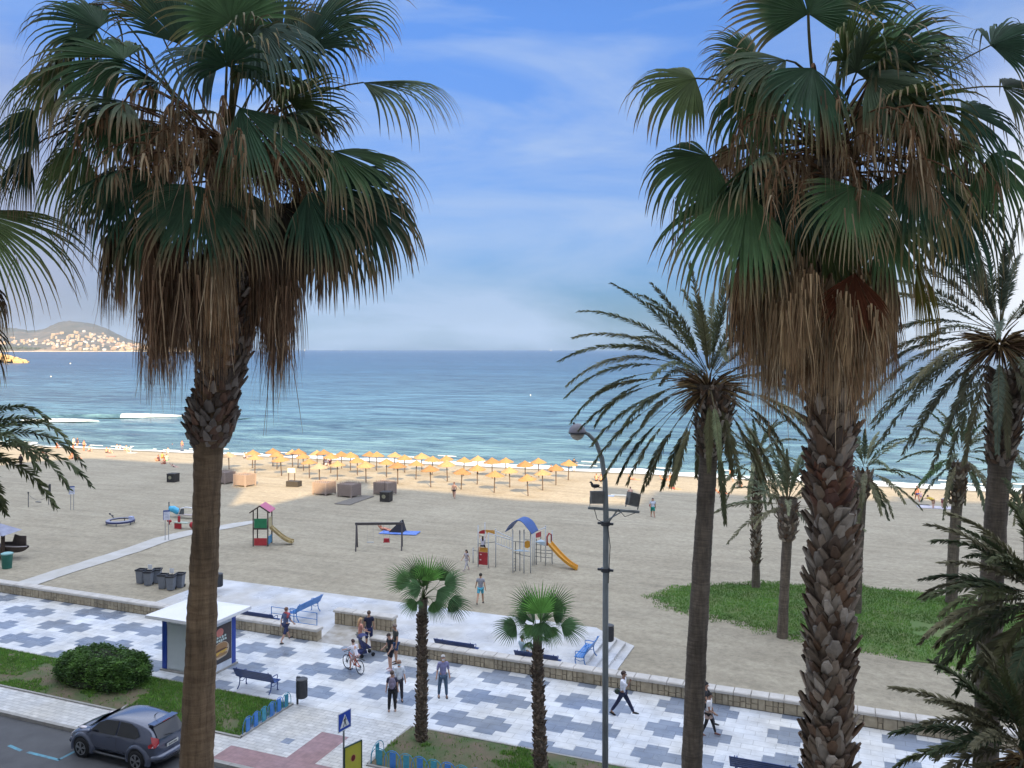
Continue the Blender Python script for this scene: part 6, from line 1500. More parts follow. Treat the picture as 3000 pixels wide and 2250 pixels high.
def spinner():
    q = S(*r5(1115, 900)); t = thing('balance_ring', 'low round blue grey play ring standing on short legs', 'playground', q); R_ = 1.15
    b = MB(); n = 28; A = [(R_, .36), (R_, .30), (R_-.28, .32), (R_-.28, .38)]; prev = None; first = None
    for k in range(n+1):
        a = 6.283185*k/n; i = b.vs([(r*math.cos(a), r*math.sin(a), z) for r, z in A])
        if prev is not None:
            for e in range(4): b.face((prev+e, prev+(e+1) % 4, i+(e+1) % 4, i+e))
        prev = i
    b.build('ring', mat('ring_grey', (.24, .25, .33), .6), t)
    b = MB(); prev = None
    for k in range(n+1):
        a = 6.283185*k/n; i = b.vs([((R_+.02)*math.cos(a), (R_+.02)*math.sin(a), z) for z in (.20, .34)])
        if prev is not None: b.face((prev, prev+1, i+1, i))
        prev = i
    b.build('rim', mat('ring_blue', (.03, .04, .13), .5), t)
    for k in range(6): a = 6.283*k/6; b = MB(); b.tube([(R_*math.cos(a), R_*math.sin(a), -.1), (R_*.98*math.cos(a), R_*.98*math.sin(a), .34)], .04, 6); b.build('leg', M_gd, t)
    b = MB(); b.box(.55, .35, .36, .95, .60, .62); b.build('seat', mat('ring_seat', (.40, .45, .66), .5), t)
    b = MB(); b.tube([(-1.1, .3, .34), (-1.35, .4, .5), (-1.75, .5, .62)], .04, 6); b.ell((-1.78, .5, .65), (.10, .08, .08), 8, 6); b.ell((-1.35, .4, .52), (.10, .08, .08), 8, 6); b.build('handle', M_dark, t)
spinner()
def chain_walk():
    g = lambda x, yb, y: gpt(x, yb, y, 3.16, 0, 1250); O = g(262, 745, 745); t = thing('chain_swing', 'two thin posts with a sagging chain seat between them and a dark padded top', 'playground', O); L = lambda *a: g(*a)-O
    for p in ((262, 745, 610), (450, 722, 545)): b = MB(); b.tube([L(p[0], p[1], p[1]), L(*p)], .035, 6); b.build('post', M_gd, t)
    b = MB(); b.ell(L(262, 745, 612), (.08, .08, .10), 8, 6); p = L(461, 722, 570); b.tube([p+UPZ*-.35, p+UPZ*.40], .10, 8); b.build('pad', M_dark, t)
    P = bez(L(262, 745, 625), L(320, 740, 690), L(380, 735, 700), L(448, 722, 640), 12); b = MB(); b.tube(P, .014, 5); b.tube([L(448, 722, 640), L(415, 722, 610), L(412, 722, 570), L(450, 722, 548)], .016, 5); b.build('chain', M_gd, t)
    b = MB(); b.box(-.3, -.1, -.03, .3, .1, .03); s_ = b.build('seat', M_dark, t); s_.location = L(355, 735, 697)
chain_walk()
def wheelie(label, loc, rz):
    t = thing('wheeled_bin', label, 'bin', loc, rz, 'grey wheeled bins in two clusters on the sand'); b = MB(); w, h = .24, .86
    i = b.vs([(-w*.78, -w*.8, .05), (w*.78, -w*.8, .05), (w*.78, w*.8, .05), (-w*.78, w*.8, .05), (-w, -w, h), (w, -w, h), (w, w, h), (-w, w, h)])
    for f in ((0,3,2,1),(4,5,6,7),(0,1,5,4),(1,2,6,5),(2,3,7,6),(3,0,4,7)): b.face([i+k for k in f])
    b.build('body', mat('bin_grey', (.19, .215, .26), .5, (.16, .18, .22), 5, .2), t)
    b = MB(); 
    for (a, c, d, e) in ((-w-.03, -w-.03, w+.03, -w+.02), (-w-.03, w-.02, w+.03, w+.03), (-w-.03, -w+.02, -w+.02, w-.02), (w-.02, -w+.02, w+.03, w-.02)): b.box(a, c, h-.02, d, e, h+.07)
    b.box(-w, w+.03, h-.01, w, w+.09, h+.05); b.build('rim', mat('bin_rim', (.022, .024, .032), .5), t)
    b = MB(); b.box(-w+.03, -w+.03, h+.003, w-.03, w-.03, h+.006); b.build('opening', M_black, t)
    for x in (-w*.8, w*.8): wm = MB(); wm.T = Matrix.Rotation(R(90), 4, 'Y'); wm.lathe([(.09, -.03), (.09, .03)], (-.09, w*.85, x), 12); wm.build('wheel', M_black, t)
    return t
w0 = None
for (x, y, lb) in ((1305, 1470, 'grey wheeled bin, left one of the left cluster'), (1375, 1488, 'grey wheeled bin, front one of the left cluster'), (1455, 1466, 'grey wheeled bin, right one of the left cluster'), (1508, 1518, 'grey wheeled bin, left one of the cluster nearer the smooth trunk'), (1585, 1532, 'grey wheeled bin, front one of the cluster nearer the smooth trunk'), (1668, 1508, 'grey wheeled bin, right one of the cluster nearer the smooth trunk')):
    q = S(*r5(x, y-18))
    if w0 is None: w0 = wheelie(lb, q, .2); index_kids(w0)
    else: dup(w0, q, rz=.2+(x % 7)*.05, label=lb)
for (x, y, lb) in ((1390, 1452, 'small white card on a stake above the left bin cluster'), (1592, 1490, 'small white card on a stake above the bin cluster by the trunk')):
    q = S(*r5(x, y)); t = thing('bin_card', lb, 'sign', q, .3); b = MB(); b.tube([(0, 0, 0), (0, 0, 1.15)], .02, 5); b.build('stake', M_gd, t); b = MB(); b.box(-.14, -.03, .92, .14, -.015, 1.22); b.build('card', M_white, t)
def red_play():
    q = S(*r5(1650, 945)); t = thing('spring_play_set', 'red and white toddler play set with red panels, beside the smooth trunk', 'playground', q, .1); b = MB(); b.box(-.35, -.05, 0, .30, .05, .50); b.build('panel', M_red, t)
    b = MB(); b.tube([(0, .1, 0), (0, .1, 1.05)], .11, 8); b.build('post', M_red, t); b = MB(); b.box(-.4, -.1, .48, .9, .35, .55); b.build('seat', mat('pale_green_seat', (.40, .46, .38), .5), t)
    b = MB(); b.ell((1.25, .2, .35), (.30, .2, .28), 8, 6); b.tube([(1.25, .2, 0), (1.25, .2, .2)], .08, 8); b.build('spring_rider', M_red, t, smooth=True)
    q = S(*r5(1735, 850)); t = thing('white_shade_frame', 'white curved frame with a dark panel and a pale board behind the red play set', 'playground', q, .15)
    b = MB(); P = [(-.9, 0, .35), (-.7, 0, .85), (-.2, 0, 1.0), (.8, 0, .95), (1.3, 0, .8), (1.4, 0, .1)]; b.tube([Vector(p) for p in P], .06, 8); b.build('frame', M_white, t, smooth=True)
    b = MB(); b.prism([(-.85, -.02), (-.35, -.02), (-.35, .02), (-.85, .02)], .35, .85); b.build('dark_panel', M_gd, t); b = MB(); b.box(-1.0, -.25, .30, 1.2, .25, .36); b.build('board', mat('pale_board', (.42, .36, .33), .6), t)
    q = S(*r5(1625, 835)); t = thing('blue_slide_tube', 'small light blue plastic play tunnel beside the white frame', 'playground', q, .5); b = MB(); b.tube([(-.55, 0, .75), (-.2, 0, .72), (.25, 0, .45), (.5, 0, .2)], [.25, .30, .30, .22], 12); b.build('tunnel', mat('sky_blue_plastic', (.07, .42, .66), .4), t, smooth=True)
    b = MB(); b.tube([(-.6, .1, 0), (-.6, .1, 1.35)], .05, 6); b.build('pole', M_gd, t)
    q = S(*r5(1568, 905)); t = thing('red_rocker', 'tiny red rocker behind the information sign by the path', 'playground', q); b = MB(); b.ell((0, 0, .3), (.28, .12, .14), 8, 6); b.tube([(0, 0, 0), (0, 0, .2)], .05, 6); b.build('seat', M_red, t, smooth=True)
red_play()
def grill_boat():
    q = S(*r5(120, 1215)); t = thing('boat_grill', 'dark old boat on a stand used as a beach grill, with a charred back panel', 'boat', q, .15); b = MB(); n = 12; rows = []
    for k in range(n+1):
        x = -1.6+2.9*k/n; e = (1-((x+.15)/1.45)**2) if abs((x+.15)/1.45) < 1 else 0; e = max(.05, e)**.5; rows.append(b.vs([(x, -.5*e, .92), (x, -.36*e, .92-.42*e), (x, 0, .92-.55*e), (x, .36*e, .92-.42*e), (x, .5*e, .92)]))
    for x, y in zip(rows, rows[1:]):
        for e in range(4): b.face((x+e, y+e, y+e+1, x+e+1))
        b.face((x, x+4, y+4, y))
    b.build('hull', mat('charred_hull', (.045, .035, .033), .8, (.08, .06, .05), 4, .4), t)
    b = MB(); b.tube([Vector((-1.6+2.9*k/n, -.5*max(.05, 1-((-1.6+2.9*k/n+.15)/1.45)**2)**.5-.02, .93)) for k in range(n+1)], .03, 5); b.build('gunwale', mat('pale_rim', (.52, .48, .50), .5), t)
    b = MB(); i = b.vs([(-.9, .05, .92), (1.05, .05, .92), (1.05, .05, 1.62), (.5, .05, 1.60), (.1, .05, 1.70), (-.1, .05, 1.15), (-.9, .05, 1.1)]); j = b.vs([(x, .12, z) for x, z in ((-.9, .92), (1.05, .92), (1.05, 1.62), (.5, 1.60), (.1, 1.70), (-.1, 1.15), (-.9, 1.1))])
    b.face([i+k for k in range(7)]); b.face([j+k for k in range(6, -1, -1)])
    for k in range(7): b.face((i+k, j+k, j+(k+1) % 7, i+(k+1) % 7))
    b.build('back_panel', mat('charred_hull', 0), t); b = MB(); b.tube([(-.1, 0, 0), (-.1, 0, .42)], .07, 8); b.build('stand', M_gd, t)
    q = S(*r5(15, 1230)); t = thing('beach_hut', 'dark post hut with a pale blue canvas roof, cut off by the left edge', 'hut', q, .1)
    for x in (-1.8, .12): b = MB(); b.box(x-.09, -.09, 0, x+.09, .09, 1.95); b.build('post', M_post, t)
    b = MB(); i = b.vs([(-2.4, -.8, 1.85), (1.0, -.8, 1.9), (.9, .9, 2.0), (-2.4, .9, 2.0), (-.9, 0, 2.7)])
    for f in ((0, 1, 4), (1, 2, 4), (2, 3, 4), (3, 0, 4), (3, 2, 1, 0)): b.face([i+k for k in f])
    b.build('roof', mat('hut_canvas', (.30, .32, .42), .7, (.20, .20, .27), 2, .3), t); b = MB(); b.box(-1.8, -.3, 0, -.1, .3, .9); b.build('counter', mat('hut_counter', (.32, .24, .20), .7), t)
    q = S(*r5(65, 1310)); t = thing('green_bin', 'round green bin with a pale teal lid beside the hut at the left edge', 'bin', q); b = MB(); b.lathe([(.30, 0), (.36, .95)], n=18); b.build('body', mat('green_plastic', (.02, .13, .10), .5), t); b = MB(); b.lathe([(.38, .955), (.38, 1.03), (.25, 1.08)], n=18); b.build('lid', mat('teal_lid', (.22, .42, .42), .5), t)
grill_boat()
# ---- buoys and far boats
for i, (fx, fy, lb) in enumerate(((110, 814, 'white buoy floating off the breakwater'), (152, 786, 'tiny white buoy farther out beyond the breakwater'), (1146, 854, 'pale buoy floating in mid water near the date palm'))):
    u, v = G(fx, fy, SEA); s = math.hypot(u, v)/FP*2.0; t = thing('buoy', lb, 'buoy', (u, v, SEA)); b = MB(); b.ell((0, 0, s*.35), (s*.6, s*.6, s*.55), 10, 7); b.build('float', mat('buoy_white', (.7, .68, .6), .5), t, smooth=True); b = MB(); b.tube([(0, 0, s*.6), (0, 0, s*1.2)], s*.08, 5); b.build('stem', M_gd, t)
for i, (fx, s, lb) in enumerate(((658, 9, 'tiny white sailboat on the horizon just right of the left palm'), (1190, 8, 'tiny white sailboat on the horizon left of the date palm'), (737, 7, 'tiny far white boat on the horizon, fainter than the other two'))):
    p = WP(fx, 757.5, 8500); t = thing('sailboat', lb, 'boat', (p.x, p.y, SEA)); b = MB(); b.prism([(-s*.5, -s*.13), (s*.4, -s*.13), (s*.65, 0), (s*.4, s*.13), (-s*.5, s*.13)], .1, s*.14); b.build('hull', M_white, t); b = MB(); b.poly([(-s*.4, 0, s*.25), (s*.15, .05, s*.2), (s*.1, 0, s*1.9)]); b.poly([(s*.2, 0, s*.2), (s*.6, 0, s*.2), (s*.15, .05, s*1.6)]); b.build('sail', M_white, t)
# ================================================================= PEOPLE
def skin_mesh(name, nodes, edges, root=0, sub=1):
    """nodes: [(x,y,z,rx,ry)]; grows one continuous surface round the joints"""
    me = bpy.data.meshes.new('tmp'); me.from_pydata([n[:3] for n in nodes], edges, []); o = bpy.data.objects.new('tmp', me); COL.objects.link(o)
    m = o.modifiers.new('skin', 'SKIN'); m.use_smooth_shade = True
    sv = me.skin_vertices[0].data if me.skin_vertices else None
    if sv is None:
        bpy.context.view_layer.objects.active = o; bpy.context.view_layer.update(); sv = me.skin_vertices[0].data
    for i, n in enumerate(nodes): sv[i].radius = (n[3], n[4] if len(n) > 4 else n[3]); sv[i].use_root = (i == root)
    if sub: s = o.modifiers.new('sub', 'SUBSURF'); s.levels = sub; s.render_levels = sub
    dg = bpy.context.evaluated_depsgraph_get(); dg.update(); ev = o.evaluated_get(dg); r = bpy.data.meshes.new_from_object(ev); r.name = name
    bpy.data.objects.remove(o); return r
def rotx(v, a): c, s = math.cos(a), math.sin(a); return Vector((v.x, v.y*c-v.z*s, v.y*s+v.z*c))
def pose_joints(p):
    h = p.get('hip', .90); J = {}; J['pel'] = Vector((0, 0, h)); ln = R(p.get('lean', 2)); up = rotx(Vector((0, 0, 1)), -ln)
    J['waist'] = J['pel']+up*.16; J['chest'] = J['pel']+up*.36; J['nb'] = J['pel']+up*.50; hd = rotx(Vector((0, 0, 1)), -ln*.5-R(p.get('nod', 6))); J['neck'] = J['nb']+hd*.05; J['head'] = J['nb']+hd*.15; J['top'] = J['nb']+hd*.25
    J['up'] = up; J['hd'] = hd; J['fwd'] = rotx(Vector((0, 1, 0)), -R(p.get('nod', 6)))
    for s, sd in ((-1, 'L'), (1, 'R')):
        th, ot, kn = p['leg'+sd]; hj = J['pel']+Vector((s*.085, 0, -.04)); d = rotx(Vector((math.sin(R(ot))*s, 0, -math.cos(R(ot)))), R(th)); k = hj+d*.42
        d2 = rotx(Vector((math.sin(R(ot*.6))*s, 0, -1)), R(th-kn)).normalized(); a = k+d2*.40; ft = rotx(Vector((0, 1, -.10)), R(max(-60, min(40, (th-kn)*.6)))) if p.get('foot') != 'flat' else Vector((0, 1, 0))
        J['hip'+sd], J['knee'+sd], J['ank'+sd], J['toe'+sd] = hj, k, a, a+ft*.14+Vector((0, 0, -.010))
        sf, so, eb = p['arm'+sd][:3]; ei = p['arm'+sd][3] if len(p['arm'+sd]) > 3 else 0; sj = J['pel']+up*.455+Vector((s*.175, 0, 0)); d = rotx(Vector((math.sin(R(so))*s, 0, -math.cos(R(so)))), R(sf)); e = sj+d*.28
        d2 = rotx(Vector((math.sin(R(so-ei))*s, 0, -math.cos(R(so-ei)))), R(sf+eb)); w_ = e+d2*.24; J['sh'+sd], J['el'+sd], J['wr'+sd], J['ha'+sd] = sj, e, w_, w_+d2*.08; J['hdir'+sd] = d2
    return J
def bodymesh(J, fingers=True, sub=1):
    n = []; e = []; ix = {}
    def a(k, v, rx, ry=None, par=None): ix[k] = len(n); n.append((v.x, v.y, v.z, rx, ry or rx)); (e.append((ix[par], ix[k])) if par else None)
    a('pel', J['pel'], .135, .095); a('waist', J['waist'], .115, .085, 'pel'); a('chest', J['chest'], .135, .10, 'waist'); a('nb', J['nb'], .07, .06, 'chest'); a('neck', J['neck']+J['hd']*.01, .05, .05, 'nb')
    a('head', J['head']-J['hd']*.02, .072, .085, 'neck'); a('hm', J['head']+J['hd']*.045, .078, .092, 'head'); a('top', J['top']-J['hd']*.015, .050, .062, 'hm')
    for s in 'LR':
        a('hip'+s, J['hip'+s], .088, .09, 'pel'); a('kn'+s, J['knee'+s], .055, .058, 'hip'+s); a('calf'+s, J['knee'+s].lerp(J['ank'+s], .3), .054, .056, 'kn'+s); a('ank'+s, J['ank'+s], .032, .034, 'calf'+s); a('toe'+s, J['toe'+s], .030, .018, 'ank'+s)
        a('sh'+s, J['sh'+s], .056, .056, 'chest'); a('el'+s, J['el'+s], .037, .037, 'sh'+s); a('fa'+s, J['el'+s].lerp(J['wr'+s], .35), .036, .036, 'el'+s); a('wr'+s, J['wr'+s], .024, .027, 'fa'+s); a('ha'+s, J['ha'+s], .022, .036, 'wr'+s)
    me = skin_mesh('body', n, e, 0, sub)
    if fingers:
        b = MB()
        for s, sg in (('L', -1), ('R', 1)):
            d = J['hdir'+s].normalized(); side = d.cross(Vector((sg, 0, 0))); side = side.normalized() if side.length > .1 else Vector((0, 1, 0)); nrm = d.cross(side)
            for k, (o, l) in enumerate(((-.028, .055), (-.010, .068), (.009, .064), (.027, .050))):
                p0 = J['ha'+s]+side*o-d*.005; p1 = p0+d*l*.5+nrm*(-.008*sg); p2 = p0+d*l*.9+nrm*(-.026*sg); b.tube([p0, p1, p2], [.0095, .0085, .006], 5)
            p0 = J['wr'+s]+d*.03+side*.026; b.tube([p0, p0+side*.022+d*.028, p0+side*.024+d*.058], [.011, .010, .007], 5)
        f = J['fwd']; hp = J['head']+J['hd']*.02; b.tube([hp+f*.085+J['hd']*.03, hp+f*.112-J['hd']*.005, hp+f*.095-J['hd']*.012], [.008, .015, .010], 6)
        x = Vector((1, 0, 0))
        for sg in (-1, 1): b.ell(hp+x*sg*.080, (.012, .020, .030), 6, 5)
        bm_v = [v.co[:] for v in me.vertices]; bm_f = [tuple(p.vertices) for p in me.polygons]; o = len(bm_v); bm_v += b.v; bm_f += [tuple(i+o for i in q) for q in b.f]
        me2 = bpy.data.meshes.new('body'); me2.from_pydata(bm_v, [], bm_f); me2.polygons.foreach_set('use_smooth', [True]*len(bm_f)); me2.update(); me = me2
    return me
def clothmesh(J, what, sub=1):
    n = []; e = []; ix = {}
    def a(k, v, rx, ry=None, par=None): ix[k] = len(n); n.append((v.x, v.y, v.z, rx, ry or rx)); (e.append((ix[par], ix[k])) if par else None)
    if what in ('tshirt', 'shirt', 'longshirt', 'dress', 'vest'):
        low = {'tshirt': -.03, 'shirt': -.07, 'longshirt': -.16, 'dress': -.34, 'vest': .0}[what]
        a('w', J['waist'], .142, .108); a('c', J['chest'], .155, .118, 'w'); a('nb', J['nb']-J['up']*.015, .095, .078, 'c'); a('h', J['pel']+J['up']*(.02), .15, .115, 'w'); a('h2', J['pel']+J['up']*low, .158+(.03 if what == 'dress' else 0), .12, 'h')
        if what != 'vest':
            k = .62 if what in ('tshirt', 'dress') else .97
            for s in 'LR':
                a('s'+s, J['sh'+s], .070, .070, 'c'); a('e'+s, J['sh'+s].lerp(J['el'+s], k), .054, .054, 's'+s)
                if what in ('shirt2',): pass
    elif what == 'sleeves':
        a('w', J['waist'], .142, .108); a('c', J['chest'], .155, .118, 'w'); a('nb', J['nb'], .080, .070, 'c'); a('h', J['pel']+J['up']*.0, .15, .115, 'w')
        for s in 'LR': a('s'+s, J['sh'+s], .068, .068, 'c'); a('e'+s, J['el'+s], .050, .050, 's'+s); a('r'+s, J['wr'+s].lerp(J['el'+s], .1), .038, .038, 'e'+s)
    else:
        k1, k2 = {'shorts': (.78, 0), 'longshorts': (1, .12), 'trousers': (1, .93), 'leggings': (1, .90), 'briefs': (.18, 0)}[what]; w = .075 if what != 'leggings' else .064
        a('p', J['pel']+J['up']*.03, .145, .112); 
        for s in 'LR':
            a('h'+s, J['hip'+s], .102 if what != 'briefs' else .095, .104, 'p')
            a('k'+s, J['hip'+s].lerp(J['knee'+s], k1), (.085 if k1 < 1 else w), None, 'h'+s)
            if k2: a('a'+s, J['knee'+s].lerp(J['ank'+s], k2), .058 if what != 'leggings' else .044, None, 'k'+s)
    return skin_mesh(what, n, e, 0, sub)
def objmat(name, rough=.8): return mat(name, (1, 1, 1), rough, objcol=True, nscale=9.0)
M_skin = objmat('skin_tone', .55); M_cl = objmat('cloth'); M_hair = objmat('hair_tone', .7); M_shoe = objmat('shoe_leather', .6)
def setm(me, m): me.materials.clear(); me.materials.append(m); return me
def part(nm, me, m, par, col, label=None):
    setm(me, m); o = obj(nm, me, par, label); o.color = (*col, 1); return o
SK = (.46, .26, .17); SK2 = (.33, .18, .115); SKP = (.58, .34, .25)
def person(label, loc, face, p, top=None, bot=None, hair=((.03, .02, .015), 'short'), shoes=(.03, .03, .03), skin=SK, h=1.7, mask=None, extra=None, group=None, name='person', fingers=True, sub=1, glasses=False):
    """face: compass direction (radians about Z) the figure's +Y is turned to"""
    t = thing(name, label, 'person', loc, face, group); t.scale = (h/1.68,)*3
    J = pose_joints(p)
    part('body', bodymesh(J, fingers, sub), M_skin, t, skin)
    if top: part({'tshirt': 't_shirt', 'sleeves': 'long_sleeved_top', 'longshirt': 'shirt'}.get(top[0], top[0]), clothmesh(J, top[0], sub), M_cl, t, top[1])
    if bot: part(bot[0].replace('longshorts', 'shorts'), clothmesh(J, bot[0], sub), M_cl, t, bot[1])
    if shoes:
        for s in 'LR':
            b = MB(); a, c = J['ank'+s], J['toe'+s]; d = (c-a); d.z *= .4; d.normalize(); q = Vector((a.x, a.y, min(a.z, c.z))); b.tube([q-d*.055, q+d*.02+Vector((0, 0, .012)), q+d*.10, q+d*.185+Vector((0, 0, -.006))], [.036, .046, .044, .026], 8, flat=.85); o = b.build('shoe', M_shoe, t, smooth=True); o.color = (*shoes, 1)
    if hair:
        col, st = hair; b = MB(); hp, f, u = J['head'], J['fwd'], J['hd']; xx = Vector((1, 0, 0)); M_ = Matrix((xx, f, u)).transposed().to_4x4(); M_.translation = hp+u*.055-f*.014; b.T = M_; n, m = 14, 7; prev = None
        for j in range(m):
            el = R(90-j*20.5); r = []
            for k in range(n):
                a = 6.283*k/n; x_, y_, z_ = math.cos(a)*math.cos(el)*.094, math.sin(a)*math.cos(el)*.108, math.sin(el)*.098
                if y_ > .02 and z_ < .035: z_ = .035; y_ = min(y_, .088)
                r.append((x_, y_, z_))
            i = b.vs(r)
            if prev is not None:
                for k in range(n): b.face((prev+k, prev+(k+1) % n, i+(k+1) % n, i+k))
            prev = i
        if st == 'long': b.tube([(0, -.06, .03), (0, -.10, -.10), (0, -.105, -.25), (0, -.09, -.34)], [.07, .085, .075, .03], 8, flat=.5)
        if st == 'bun': b.ell((0, -.05, .115), (.045, .045, .04), 8, 6)
        if st == 'tail': b.tube([(0, -.09, .05), (0, -.14, .02), (0, -.14, -.16)], [.03, .035, .01], 7)
        o = b.build('hair', M_hair, t, smooth=True); o.color = (*col, 1)
    if mask or glasses:
        hp, f, u = J['head'], J['fwd'], J['hd']
        if mask: b = MB(); b.T = None; c = hp+f*.075-u*.02; b.ell(c, (.055, .04, .042), 10, 6); o = b.build('face_mask', M_cl, t, smooth=True); o.color = (*mask, 1)
        if glasses: b = MB(); c = hp+f*.088+u*.045; b.ell(c+Vector((.03, 0, 0)), (.026, .012, .018), 8, 5); b.ell(c-Vector((.03, 0, 0)), (.026, .012, .018), 8, 5); b.build('sunglasses', M_black, t)
    if not (mask and glasses):
        hp, f, u = J['head'], J['fwd'], J['hd']
        if fingers and not glasses:
            b = MB()
            for sx in (-1, 1): b.ell(hp+f*.083+u*.045+Vector((sx*.028, 0, 0)), (.011, .006, .007), 6, 4)
            b.build('eye', M_black, t)
        if fingers and not mask: b = MB(); b.ell(hp+f*.088-u*.035, (.022, .007, .006), 6, 4); o = b.build('mouth', M_skin, t); o.color = (.35, .12, .10, 1)
    if extra: extra(t, J)
    return t
STAND = dict(lean=1, legL=(2, 3, 2), legR=(-2, 3, 2), armL=(2, 8, 12), armR=(4, 8, 12))
WALK = dict(lean=3, hip=.885, legL=(27, 1, 6), legR=(-20, 1, 14), armL=(-18, 8, 14), armR=(20, 8, 22))
def gl(fx, fy, z=0): x, y = G(fx, fy, z); return (x, y, z)
def cam_face(x, y, off=0): return math.atan2(-x, y)+math.pi+off      # turned towards the viewpoint
def bag(col, c, r, st=True, nm='shoulder_bag'):
    def f(t, J):
        b = MB(); cc = J['pel']+Vector(c); b.ell(cc, r, 10, 7); 
        o = b.build(nm, M_cl, t, smooth=True); o.color = (*col, 1)
        if st: b = MB(); s = J['nb']+Vector((-.09 if c[0] > 0 else .09, 0, 0)); b.tube([cc+Vector((0, 0, r[2]*.8)), (cc+s)/2+Vector((0, .15 if c[1] > 0 else -.02, 0)), s], .010, 5); q = b.build('strap', M_cl, o); q.color = (*col, 1)
    return f
def backpack(col, r=(.13, .08, .20)):
    def f(t, J):
        b = MB(); c = J['chest']+J['up']*-.03+rotx(Vector((0, -.17, 0)), 0); b.ell(c, r, 12, 9); b.ell(c+Vector((0, -.06, -.05)), (r[0]*.7, .05, r[2]*.5), 10, 6); o = b.build('backpack', M_cl, t, smooth=True); o.color = (*col, 1)
        for s in 'LR': b = MB(); k = J['sh'+s]; b.tube([c+Vector((.08 if s == 'R' else -.08, .05, .16)), k*.72+J['nb']*.28+Vector((0, .0, .07)), J['chest']+Vector((.09 if s == 'R' else -.09, .13, -.05)), c+Vector((.1 if s == 'R' else -.1, .08, -.14))], .016, 5); q = b.build('strap', M_cl, o); q.color = (*shade(col, .6), 1)
    return f
# --- promenade
x = gl(617, 1387); person('person in red scarf and blue shirt walking barelegged past the wall end', x, R(-35)+YAW, WALK, ('shirt', (.10, .13, .24)), ('longshorts', (.03, .04, .11)), ((.16, .08, .05), 'short'), (.03, .03, .03), SKP, 1.72,
    extra=lambda t, J: setattr((lambda b: (b.tube([J['shL']+Vector((0, .05, .05)), J['nb']+Vector((0, -.04, .06)), J['shR']+Vector((0, .02, .06)), J['shR']+Vector((.03, -.10, -.12))], [.05, .07, .085, .05], 8, flat=.6), b.build('scarf', M_cl, t, smooth=True))[1])(MB()), 'color', (.46, .10, .11, 1)))
x = gl(778, 1408); person('blonde person in a salmon top holding a navy pushchair, seen from behind', x, R(-60)+YAW, dict(STAND, armL=(22, 2, 45), armR=(22, 2, 45)), ('tshirt', (.60, .27, .20)), ('longshorts', (.16, .16, .13)), ((.55, .34, .17), 'long'), (.5, .5, .5), SKP, 1.62)
x = gl(797, 1398); person('person in a navy t-shirt seen from behind beyond the pushchair', x, R(10)+YAW, STAND, ('tshirt', (.012, .016, .05)), ('longshorts', (.01, .02, .09)), ((.10, .06, .04), 'short'), (.02, .02, .03), SK, 1.76)
def pram():
    x = gl(790, 1416); t = thing('pushchair', 'navy folding pushchair beside the blonde person and the cyclist', 'pushchair', x, R(-60)+YAW); M_n = mat('navy_fabric', (.02, .03, .11), .8, (.04, .05, .16), 8, .3)
    b = MB(); 
    for s in (-.22, .22): b.tube([(s, -.42, 1.02), (s, -.25, .78), (s, .28, .10)], .014, 6); b.tube([(s, .02, .52), (s, -.28, .10)], .014, 6)
    b.tube([(-.22, -.42, 1.02), (.22, -.42, 1.02)], .02, 6); b.build('frame', M_dark, t)
    b = MB(); i = b.vs([(-.21, -.16, .36), (.21, -.16, .36), (.21, .22, .40), (-.21, .22, .40), (-.21, -.30, .84), (.21, -.30, .84)]); b.face((i, i+1, i+2, i+3)); b.face((i, i+4, i+5, i+1)); b.face((i, i+3, i+4)); b.face((i+1, i+5, i+2)); b.build('seat', M_n, t)
    b = MB(); prev = None
    for k in range(7): a = R(20+k*22); i = b.vs([(s, -.12+.30*math.cos(a), .74+.28*math.sin(a)) for s in (-.22, 0, .22)]); (b.face((prev, i, i+1, prev+1)), b.face((prev+1, i+1, i+2, prev+2))) if prev is not None else None; prev = i
    b.build('hood', M_n, t)
    b = MB(); b.box(-.18, -.35, .16, .18, .0, .30); b.build('basket', M_n, t)
    for sx in (-.24, .24):
        for sy in (.28, -.28): b = MB(); b.T = Matrix.Translation((sx, sy, .09)) @ Matrix.Rotation(R(90), 4, 'Y'); b.lathe([(.09, -.02), (.09, .02)], n=14); b.build('wheel', M_black, t)
pram()
x = gl(843, 1446); person('person in black t-shirt and shorts with pale pink trainers, looking down', x, cam_face(x[0], x[1], R(-55)), dict(STAND, nod=28, armL=(8, 4, 35), armR=(10, 4, 50), legL=(6, 3, 8)), ('tshirt', (.012, .016, .024)), ('shorts', (.010, .011, .018)), ((.03, .015, .012), 'short'), (.55, .38, .42), SKP, 1.66)
x = gl(855, 1432); person('person in charcoal t-shirt and blue shorts beside the wall, partly hidden', x, cam_face(x[0], x[1], R(-70)), dict(STAND, nod=15), ('tshirt', (.045, .05, .045)), ('shorts', (.03, .08, .19)), ((.22, .17, .14), 'short'), (.012, .012, .014), SK, 1.80)
x = gl(862, 1514); person('person in white shirt and pale blue face mask behind the backpack wearer', x, cam_face(x[0], x[1], R(8)), STAND, ('shirt', (.72, .76, .82)), ('trousers', (.03, .03, .04)), ((.34, .22, .16), 'short'), (.03, .03, .03), SKP, 1.68, mask=(.35, .55, .62))
x = gl(847, 1537); person('person in black trousers with a patterned grey and navy backpack, seen from behind', x, cam_face(x[0], x[1], R(180)), dict(STAND, legL=(0, 4, 0), legR=(0, 4, 0)), ('tshirt', (.03, .03, .06)), ('trousers', (.010, .010, .013)), ((.11, .07, .055), 'short'), (.42, .28, .22), SKP, 1.62, extra=backpack((.22, .19, .27), (.155, .085, .24)))
